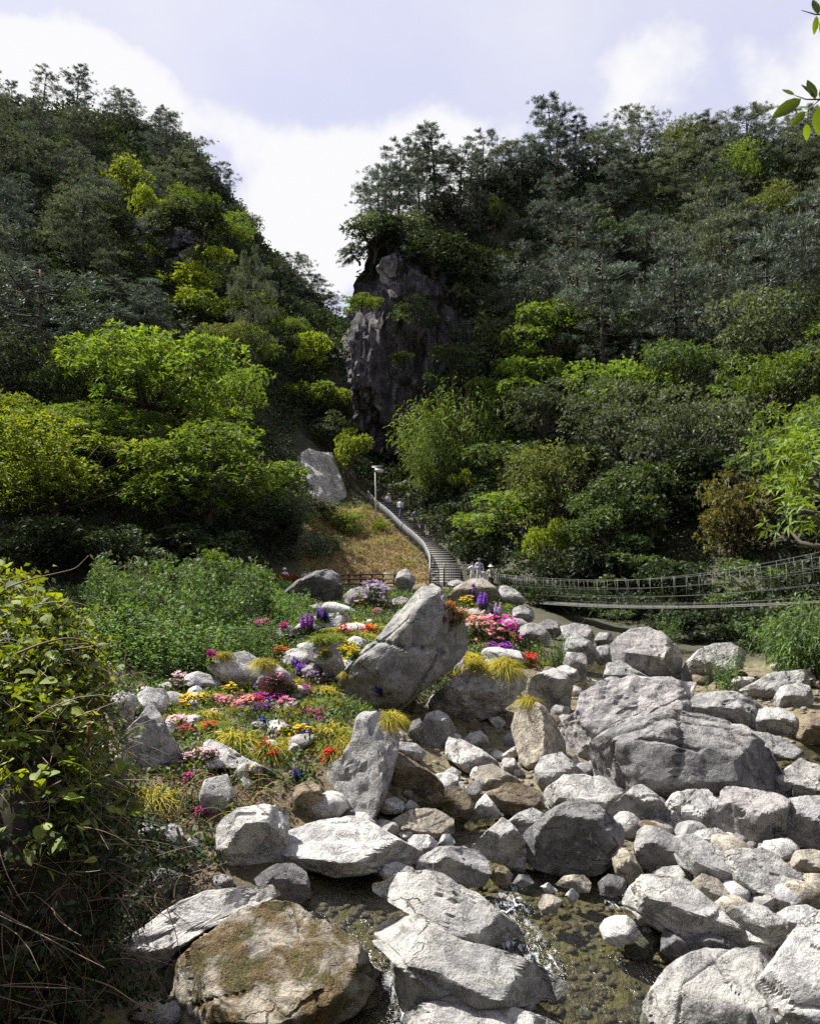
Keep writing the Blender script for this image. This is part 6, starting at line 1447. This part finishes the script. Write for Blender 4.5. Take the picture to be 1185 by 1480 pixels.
g = Geo(); c = P(128, 1058, 8.0); g.tube([c + Vector((0, 0, -.10)), c + Vector((0, 0, .05))], .014, 8); g.box(c + Vector((0, 0, .08)), (.035, .035, .02))
tag(put("red_stake", g.mesh("red_stake", plain("red_paint", (.16, .008, .012), .6))), "short dark red stake stuck in the bank beside the burrow", "stake")
def fern_spray(label, pix, Y, size):
    root = empty("vine_spray", P(*pix[0], Y)); c = root.location; g = Geo()
    pts = [P(x, y, Y) - c for x, y in pix]; g.tube(pts, .004, 4); put("stem", g.mesh("stem", M_LEAF), root)
    for i in range(len(pts) - 1):
        for k in range(3):
            q = pts[i].lerp(pts[i + 1], k / 3)
            for s in (-1, 1): add_leaf(root, q, size * rv.uniform(.8, 1.2), VLEAF[2], yaw=rv.uniform(.6, 1.4) * s, pitch=-.3)
    tag(root, label, "vine")
fern_spray("yellow-green feathery spray arching above the fresh leaves of the bank", [(92, 1100), (110, 1105), (125, 1118), (137, 1140)], 7.7, .09)
fern_spray("bright sprig of leaves hanging before the faceted garden rock", [(165, 1080), (185, 1062), (200, 1050), (192, 1075)], 12.0, .11)

# ------------------------------------------------------------------ leafy branches hanging in from the upper corner
M_CORN = leaf_mat("corner_leaf", (.10, .17, .012), (.17, .24, .018), .55, .05)
CLEAF = leaf_mesh("leaf", M_CORN, False, .10, .08)
def pix_leaf(root, Y, a, b, width=1.0):
    A = P(*a, Y); Bp = P(*b, Y + .02); d = Bp - A; L = d.length; o = put("leaf", CLEAF, root)
    yv = d.normalized(); zv = (Vector((0, -1, .25)) - yv * Vector((0, -1, .25)).dot(yv)).normalized(); xv = yv.cross(zv)
    M = Matrix((xv, yv, zv)).transposed().to_4x4() @ Matrix.Diagonal((L * width, L, L, 1)); M.translation = A - root.location; o.matrix_local = M
    return o
root = empty("leafy_branch", P(1215, 150, 2.6)); g = Geo()
g.tube([P(1225, 148, 2.6) - root.location, P(1185, 143, 2.6) - root.location, P(1165, 143, 2.6) - root.location, P(1148, 137, 2.6) - root.location], [.004, .003, .002, .0012], 5)
g.tube([P(1185, 143, 2.6) - root.location, P(1168, 158, 2.6) - root.location, P(1166, 180, 2.6) - root.location], [.002, .0015, .001], 4)
put("twig", g.mesh("twig", M_TWIG), root)
for a, b, w in [((1158, 142), (1115, 169), 1.0), ((1148, 137), (1130, 127), .8), ((1164, 160), (1142, 183), .9), ((1165, 178), (1167, 203), 1.2), ((1178, 143), (1168, 112), .9), ((1190, 150), (1184, 195), 1.5), ((1185, 143), (1205, 118), 1.1), ((1166, 155), (1153, 153), .7), ((1178, 140), (1158, 119), .5)]:
    pix_leaf(root, 2.6, a, b, w)
tag(root, "leafy twig with sunlit green leaves hanging in at the upper corner", "branch")
root = empty("leafy_branch", P(1210, 15, 2.4)); g = Geo()
g.tube([P(1225, 20, 2.4) - root.location, P(1178, 20, 2.4) - root.location, P(1158, 14, 2.4) - root.location], [.003, .002, .001], 5); put("twig", g.mesh("twig", M_TWIG), root)
for a, b, w in [((1180, 22), (1177, 50), .9), ((1182, 20), (1176, -4), .9), ((1190, 22), (1188, 52), 1.0), ((1192, 18), (1205, -6), 1.0)]: pix_leaf(root, 2.4, a, b, w)
tag(root, "dark leaves on a twig at the very top corner of the sky", "branch")
# ------------------------------------------------------------------ stairs, railings, lamp, fence
M_STONE = plain("stair_stone", (.07, .067, .064), .85, var=.35, scale=4)
M_TREAD = plain("tread_stone", (.48, .46, .42), .8, var=.25, scale=5)
M_RAIL = plain("grey_concrete", (.15, .15, .155), .8, var=.25, scale=4)
M_IRON = plain("dark_iron", (.022, .022, .025), .5, var=.3)
M_WHITE = plain("white_paint", (.50, .50, .48), .5, var=.1)
M_WOOD = plain("dark_wood", (.075, .055, .04), .85, var=.4, scale=6)
M_CABLE = plain("steel_cable", (.06, .058, .056), .5, var=.3)
M_PLANK = plain("bleached_planks", (.055, .05, .044), .8, var=.35, scale=3)
way = WAY
def along(pts, step):
    a = np.array([tuple(p) for p in pts]); s = np.concatenate([[0], np.cumsum(np.linalg.norm(np.diff(a, axis=0), axis=1))])
    t = np.linspace(0, s[-1], step); return np.stack([np.interp(t, s, a[:, k]) for k in range(3)], 1)
sw = along(way, 160)
for _ in range(12): sw[1:-1] = (sw[:-2] + sw[1:-1] + sw[2:]) / 3
sw[:, 2] += .15; NS = 36; st_pts = np.stack([np.interp(np.linspace(0, 159, NS + 1), range(160), sw[:, k]) for k in range(3)], 1)
stairs = empty("stone_stairs", way[0]); sl = np.array(way[0])
for i in range(NS):
    a, b = st_pts[i], st_pts[i + 1]; d = (b - a); run = math.hypot(d[0], d[1]); ang = math.atan2(d[1], d[0]) - math.pi / 2
    M = Matrix.Rotation(ang, 4, 'Z'); g = Geo(); c = (a + b) / 2 - sl
    g.box(c + np.array([0, 0, -.62]), (2.1, run + .02, 1.15), M); n0 = 6
    g.box(c + np.array([0, 0, -.01]) - np.array([d[0], d[1], 0]) / run * .05, (2.16, run * .5, .06), M)
    me = g.mesh("step", M_STONE); me.materials.append(M_TREAD)
    me.polygons.foreach_set("material_index", np.array([0] * 6 + [1] * 6, dtype=np.int32)); put("step", me, stairs)
tag(stairs, "flight of stone steps climbing the slope towards the gorge", "stairs")
def railing(name, label, pts, h=1.15, post=1.6, bal=.16, mat=M_RAIL, top_mat=None, rail_r=.06, cat="railing", wallish=False, ground=False):
    a = along(pts, 120); root = empty(name, a[0]); a0 = a[0]; a = a - a0; L = np.linalg.norm(np.diff(a, axis=0), axis=1).sum()
    g = Geo(); g.tube(a + np.array([0, 0, h]), rail_r, 6); put("handrail", g.mesh("handrail", top_mat or mat, True), root)
    g = Geo(); g.tube(a + np.array([0, 0, .12]), rail_r * .6, 5); put("lower_rail", g.mesh("lower_rail", mat), root)
    n = max(2, int(L / post) + 1)
    pm = Geo().box((0, 0, h / 2), (.11, .11, h + .1)).mesh("post", mat)
    for t in np.linspace(0, 119, n): put("post", pm, root, np.array([np.interp(t, range(120), a[:, k]) for k in range(3)]))
    g = Geo(); m = int(L / bal)
    for t in np.linspace(0, 119, m):
        c = np.array([np.interp(t, range(120), a[:, k]) for k in range(3)]); g.box(c + np.array([0, 0, h / 2 + .03]), (.045 if not wallish else .10, .045, h - .15))
    o = put("balusters", g.mesh("balusters", mat), root); o["kind"] = "stuff"
    return tag(root, label, cat)
left = [Vector(p) for p in st_pts]; lf = []
for i in range(NS + 1):
    d = st_pts[min(i + 1, NS)] - st_pts[max(i - 1, 0)]; d[2] = 0; d /= np.linalg.norm(d); lf.append(Vector(st_pts[i] + np.array([-d[1], d[0], 0]) * 1.15))
railing("stair_railing", "pale grey balustrade running up the outer side of the stone steps", lf, .95, 1.7, .17, M_RAIL, plain('handrail_stone', (.22, .215, .21), .8), .05, wallish=True)
railing("iron_railing", "dark iron railing at the foot of the stone steps", [P(642, 846, 57), P(668, 847, 56.5), P(684, 848, 56)], 1.45, 1.2, .15, M_IRON, None, .03)
railing("iron_railing", "dark railing between the visitors and the bridge's far end", [P(712, 858, 54), P(740, 862, 52), P(762, 866, 50)], 1.3, 1.2, .2, M_IRON, None, .03)
gz = float(ground_z(P(543, 741, 70).x, 70)); base = P(543, 744, 70.0); base.z = min(base.z, gz + .3)
lamp = empty("solar_street_lamp", base); top = P(540.5, 676, 70).z - base.z
g = Geo(); g.tube([(0, 0, -.5), (0, 0, top * .5), (-.05, 0, top)], [.075, .065, .05], 8); put("pole", g.mesh("pole", M_WHITE, True), lamp)
g = Geo(); g.box((.28, -.05, top - .25), (.72, .34, .30), Matrix.Rotation(.1, 4, 'Y')); put("lamp_head", g.mesh("lamp_head", M_WHITE), lamp)
g = Geo(); g.box((.12, .1, top + .08), (.95, .62, .04), Matrix.Rotation(R(22), 4, 'X')); put("solar_panel", g.mesh("solar_panel", M_IRON), lamp)
g = Geo(); g.tube([(-.04, 0, top * .93), (.22, -.02, top - .18)], .03, 6); put("bracket", g.mesh("bracket", M_WHITE), lamp)
tag(lamp, "slim white street lamp with a box-shaped head beside the stair top", "street lamp")
def fence(label, a, b, posts, rails, h, mat, pale=()):
    root = empty("wooden_fence", a); d = b - a; pm = Geo().box((0, 0, h / 2 - .2), (.13, .13, h + .5)).mesh("post", mat); ang = math.atan2(d.y, d.x)
    for i in range(posts): put("post", pm, root, d * (i / (posts - 1)))
    rm = Geo().box((0, 0, 0), (d.length / (posts - 1), .06, .11), None).mesh("rail", mat)
    for i in range(posts - 1):
        for z in rails:
            if (i, z) in pale: continue
            o = put("rail", rm, root, d * ((i + .5) / (posts - 1)) + Vector((0, -.09, z))); o.rotation_euler = (0, 0, ang)
    pl = Geo().box((0, 0, 0), (d.length / (posts - 1) * .98, .05, .16), None).mesh("board", M_WHITE)
    for i, z in pale:
        o = put("board", pl, root, d * ((i + .5) / (posts - 1)) + Vector((0, -.10, z))); o.rotation_euler = (0, 0, ang + .0); o["label"] = "pale white board"
    return tag(root, label, "fence")
fence("dark wooden fence below the dry grass mound with two pale boards", P(488, 850, 55.5), P(570, 848, 56.5), 6, (.25, .55, .88), 1.0, M_WOOD, ((4, .55), (4, .88)))

# ------------------------------------------------------------------ the suspension bridge
A0, A1 = P(752, 867, 48.0), P(1232, 866, 30.5); br = empty("suspension_bridge", A0)
def deck_at(t):
    p = A0.lerp(A1, t); p.z -= 0.62 * 4 * t * (1 - t) * .55; return p
dirb = (A1 - A0); dirb.z = 0; dirb.normalize(); sideb = Vector((-dirb.y, dirb.x, 0))
ts = np.linspace(0, 1, 41); NPL = 120
pm = None
Wb = 1.3
plank = Geo().box((0, 0, 0), (.19, Wb, .035), Matrix.Rotation(math.atan2(dirb.y, dirb.x), 4, 'Z')).mesh("plank", M_PLANK)
for i in range(NPL):
    o = put("plank", plank, br, deck_at((i + .5) / NPL) - A0 + Vector((0, 0, rv.uniform(-.01, .01)))); o.rotation_euler = (0, 0, rv.uniform(-.02, .02))
for s in (-1, 1):
    off = sideb * (s * Wb / 2)
    g = Geo(); g.tube([deck_at(t) + off - A0 + Vector((0, 0, -.04)) for t in ts], .022, 6); put("deck_cable", g.mesh("deck_cable", M_CABLE if s < 0 else M_IRON, True), br)
    hr = lambda t: deck_at(t) + off * 1.25 - A0 + Vector((0, 0, 1.28 + .95 * max(0, t - .35) ** 2 * 1.6))
    g = Geo(); g.tube([hr(t) for t in ts], .010, 5); put("hand_cable", g.mesh("hand_cable", M_CABLE, True), br)
    for f in (.10, .36, .68):
        g = Geo(); g.tube([deck_at(t) + off * (1 + .25 * f) - A0 + (hr(t) - (deck_at(t) + off * 1.25 - A0)) * f for t in ts], .006, 4); put("side_wire", g.mesh("side_wire", M_CABLE), br)
    for k in range(27):
        t = (k + .5) / 27; g = Geo(); lean = dirb * .22 * (1 if s > 0 else .6)
        g.tube([deck_at(t) + off - A0 + lean, hr(t)], .009, 4); put("hanger", g.mesh("hanger", M_CABLE), br)
tag(br, "sagging cable suspension bridge with plank deck across the dark hollow", "bridge")
g = Geo(); a = P(808, 908, 40); b = P(856, 884, 38); k = np.linspace(0, 1, 9)[:, None]
pts = np.array(a) + (np.array(b) - np.array(a)) * k + np.array([0, 0, -.35]) * (4 * k * (1 - k)); g.tube(pts, .012, 4)
tag(put("guide_rope", g.mesh("guide_rope", M_CABLE)), "thin slack rope strung below the bridge over the white rock", "rope")
c = Vector(pts[3]); g = Geo(); g.tube([c, c + Vector((0, 0, -.09))], .008, 4); g.box(c + Vector((0, 0, -.25)), (.13, .03, .36)); g.box(c + Vector((0, 0, -.07)), (.05, .04, .05))
tag(put("red_tag", g.mesh("red_tag", plain("red_cloth", (.55, .02, .02), .7))), "small red tag hanging from the slack rope above the white rock", "tag")
g = Geo(); g.tube([P(1022, 926, 38), P(1070, 922, 37), P(1155, 909, 35)], [.05, .055, .05], 6)
tag(put("fallen_pole", g.mesh("fallen_pole", M_WOOD, True)), "thin dark pole lying across the shaded hollow under the bridge", "pole")
g = Geo(); g.tube([P(430, 866, 50), P(402, 884, 46)], .05, 6); tag(put("fallen_pole", g.mesh("fallen_pole", M_PLANK)), "short pale pole lying among the weeds near the path", "pole")
g = Geo(); g.tube([P(292, 812, 51), P(312, 832, 50.0)], [.14, .10], 7); tag(put("leaning_trunk", g.mesh("leaning_trunk", M_PLANK, True)), "pale leaning trunk stub in front of the dark hollow", "tree trunk")

# ------------------------------------------------------------------ visitors
M_SKIN = plain("skin", (.45, .28, .20), .6, var=.08)
def figure(pose, seed):
    """one continuous body grown over a skeleton; returns its vertices and faces"""
    hipw, sh = .095, .19
    J = {'pel': (0, 0, .95), 'spi': (0, .01, 1.12), 'che': (0, .0, 1.34), 'nec': (0, -.01, 1.50), 'chin': (0, -.03, 1.57), 'hea': (0, -.02, 1.64), 'top': (0, -.01, 1.71)}
    rad = {'pel': .135, 'spi': .115, 'che': .135, 'nec': .055, 'chin': .07, 'hea': .095, 'top': .07}
    E = [('pel', 'spi'), ('spi', 'che'), ('che', 'nec'), ('nec', 'chin'), ('chin', 'hea'), ('hea', 'top')]
    for s, n in ((-1, 'l'), (1, 'r')):
        st = pose.get('stride', .05) * s; lift = pose.get('lift', 0) if s > 0 else 0
        J.update({n + 'hip': (s * hipw, 0, .90), n + 'kne': (s * .10, -st * .7 - lift * .9, .50 + lift * .6), n + 'ank': (s * .10, -st + (.02 - lift * .5), .085 + lift), n + 'toe': (s * .115, -st - .14 - lift * .5, .04 + lift)})
        rad.update({n + 'hip': .095, n + 'kne': .062, n + 'ank': .043, n + 'toe': .035})
        E += [('pel', n + 'hip'), (n + 'hip', n + 'kne'), (n + 'kne', n + 'ank'), (n + 'ank', n + 'toe')]
        arm = pose.get('arm' + n, 'down')
        if arm == 'down': el, ha = (s * .26, .03, 1.13), (s * .27, -.06, .88)
        elif arm == 'bent': el, ha = (s * .28, .02, 1.14), (s * .12, -.27, 1.16)
        elif arm == 'out': el, ha = (s * .42, -.10, 1.27), (s * .62, -.22, 1.33)
        else: el, ha = (s * .30, -.16, 1.30), (s * .10, -.20, 1.56)
        J.update({n + 'sho': (s * sh, .0, 1.40), n + 'elb': el, n + 'han': ha}); rad.update({n + 'sho': .062, n + 'elb': .042, n + 'han': .034})
        E += [('che', n + 'sho'), (n + 'sho', n + 'elb'), (n + 'elb', n + 'han')]
    names = list(J); me = bpy.data.meshes.new("skel"); me.from_pydata([J[k] for k in names], [(names.index(a), names.index(b)) for a, b in E], [])
    ob = put("skel", me); ob.modifiers.new("s", 'SKIN'); sub = ob.modifiers.new("u", 'SUBSURF'); sub.levels = 1; sub.render_levels = 1
    for i, k in enumerate(names):
        v = me.skin_vertices[0].data[i]; v.radius = (rad[k], rad[k] * (.78 if k in ('pel', 'spi', 'che') else 1)); v.use_root = (k == 'pel')
    bpy.context.view_layer.update(); ev = ob.evaluated_get(bpy.context.evaluated_depsgraph_get()); m2 = bpy.data.meshes.new_from_object(ev)
    v = np.array([x.co[:] for x in m2.vertices]); nrm = np.array([x.normal[:] for x in m2.vertices]); f = [list(p.vertices) for p in m2.polygons]
    bpy.data.objects.remove(ob); bpy.data.meshes.remove(me); return v, nrm, f, J
def shell(v, nrm, f, test, off, mat, name):
    keep = [q for q in f if all(test(v[i]) for i in q)]
    used = sorted({i for q in keep for i in q}); rm = {a: b for b, a in enumerate(used)}
    me = bpy.data.meshes.new(name); me.from_pydata((v[used] + nrm[used] * off).tolist(), [], [[rm[i] for i in q] for q in keep]); me.materials.append(mat)
    me.polygons.foreach_set("use_smooth", np.ones(len(me.polygons), dtype=bool)); return me
FIG = {}
CLOTH = {}
def cloth(c):
    if c not in CLOTH: CLOTH[c] = plain("cloth", c, .85, var=.12)
    return CLOTH[c]
def person(loc, face, pose, shirt, trousers, label, hat=None, hair=(.02, .018, .015), sc=1.0, pack=None, lean=0.0, stand=True):
    key = str(sorted(pose.items()))
    if key not in FIG: FIG[key] = figure(pose, 0)
    v, nrm, f, J = FIG[key]
    root = empty("person", loc, face, sc); root.rotation_euler = (lean, 0, face)
    bm_ = bpy.data.meshes.new("body"); bm_.from_pydata(v.tolist(), [], f); bm_.materials.append(M_SKIN); bm_.polygons.foreach_set("use_smooth", np.ones(len(f), dtype=bool)); put("body", bm_, root)
    put("shirt", shell(v, nrm, f, lambda p: .93 < p[2] < 1.51 and abs(p[0]) < .40 and not (abs(p[0]) > .235 and p[2] < 1.0), .018, cloth(shirt), "shirt"), root)
    put("trousers", shell(v, nrm, f, lambda p: .06 < p[2] < 1.0 and abs(p[0]) < .205, .014, cloth(trousers), "trousers"), root)
    put("shoes", shell(v, nrm, f, lambda p: p[2] < .10, .012, M_IRON, "shoes"), root)
    d, ff = ico(2); k = d[:, 2] > -.15; d2 = d * np.array([.098, .105, .10]) + np.array([0, .012, 1.66]); keep = ff[(d[ff][:, :, 2].mean(1) > .05) | (d[ff][:, :, 1].mean(1) > .35)]
    put("hair", mesh_from("hair", d2, keep, cloth(hair), True), root)
    if hat:
        g = Geo(); n = 14; ring = lambda r, z: [(r * math.cos(a), r * math.sin(a), z) for a in np.linspace(0, 2 * math.pi, n, endpoint=False)]
        vv = ring(.20, 1.665) + ring(.115, 1.69) + ring(.10, 1.77) + [(0, 0, 1.79)]; q = []
        for a in (0, n):
            for i in range(n): q.append((a + i, a + (i + 1) % n, a + n + (i + 1) % n, a + n + i))
        t = [(2 * n + i, 2 * n + (i + 1) % n, 3 * n) for i in range(n)]; put("hat", mesh_from("hat", vv, t, cloth(hat), True, q), root)
    if pack:
        g = Geo(); g.box((0, .19, 1.25), (.30, .16, .42)); g.box((0, .28, 1.18), (.22, .06, .22)); put("backpack", g.mesh("backpack", cloth(pack)), root)
    return tag(root, label, "person")
def feet(px, py, Y):
    p = P(px, py, Y); return Vector((p.x, p.y, float(ground_z(p.x, p.y))))
WH, PU, GR, TE, BK_, NV = (.55, .545, .54), (.44, .41, .52), (.30, .31, .27), (.06, .10, .11), (.03, .03, .035), (.05, .06, .11)
def on(px, headpy, Y, h=1.7):
    p = P(px, headpy, Y); return Vector((p.x, p.y, p.z - h))
person(on(683, 813, 55.5), .5, {'arml': 'out', 'armr': 'bent'}, WH, (.55, .55, .55), "white-clad person stretching out an arm beside the dark-hatted one", hat=None)
person(on(692.5, 808, 55.0), .2, {'arml': 'bent', 'armr': 'bent'}, PU, (.60, .60, .66), "person in pale lilac with a dark hat in the white-clad group", hat=(.04, .04, .04))
person(on(699, 822, 54.6, 1.45), -.4, {'armr': 'down'}, WH, WH, "shorter white-clad person at the group's edge, above the brown boulder", sc=.86)
person(on(709, 818, 54.0), -.8, {'arml': 'bent', 'stride': .12}, GR, BK_, "person in grey-green with a pale cap apart from the white group", hat=(.60, .58, .52))
def stair(i, side=0.0):
    return Vector(st_pts[i] + np.array([side, 0, 0.02]))
person(stair(31, -.3), 2.6, {'stride': .14, 'lift': .12}, WH, NV, "white-shirted person bent forward highest on the stone steps", hat=WH, pack=WH, lean=.2)
person(stair(28, .2), 2.7, {'stride': .16, 'lift': .10}, (.50, .50, .56), NV, "person in a grey shirt climbing behind the white-shirted one", lean=.1)
person(stair(23, .5), 2.8, {'stride': .1}, TE, BK_, "person in dark teal half hidden in shade on the steps")
person(stair(20, .5), 2.8, {'stride': .1}, BK_, BK_, "dark-dressed person lowest on the stone steps")
for px, hy, hat, lab, po in [(374, 821, WH, "leftmost visitor behind the red flowers, in white with a white sun hat", {'arml': 'bent'}), (392, 824, None, "slim visitor in white standing between the two hatted ones behind red flowers", {}), (411, 822, (.70, .68, .62), "visitor with a wide pale hat behind the middle of the red flowers", {'armr': 'bent'}),
        (441, 825, None, "visitor in white beside the dark pointed boulder, next to a smaller one", {'arml': 'up'}), (448, 829, WH, "smaller visitor in white partly hidden by the dark pointed boulder", {})]:
    person(on(px, hy, 56, 1.7), rv.uniform(-.6, .6), po, WH if hat != (.70, .68, .62) else (.66, .64, .66), (.20, .20, .24), lab, hat=hat)
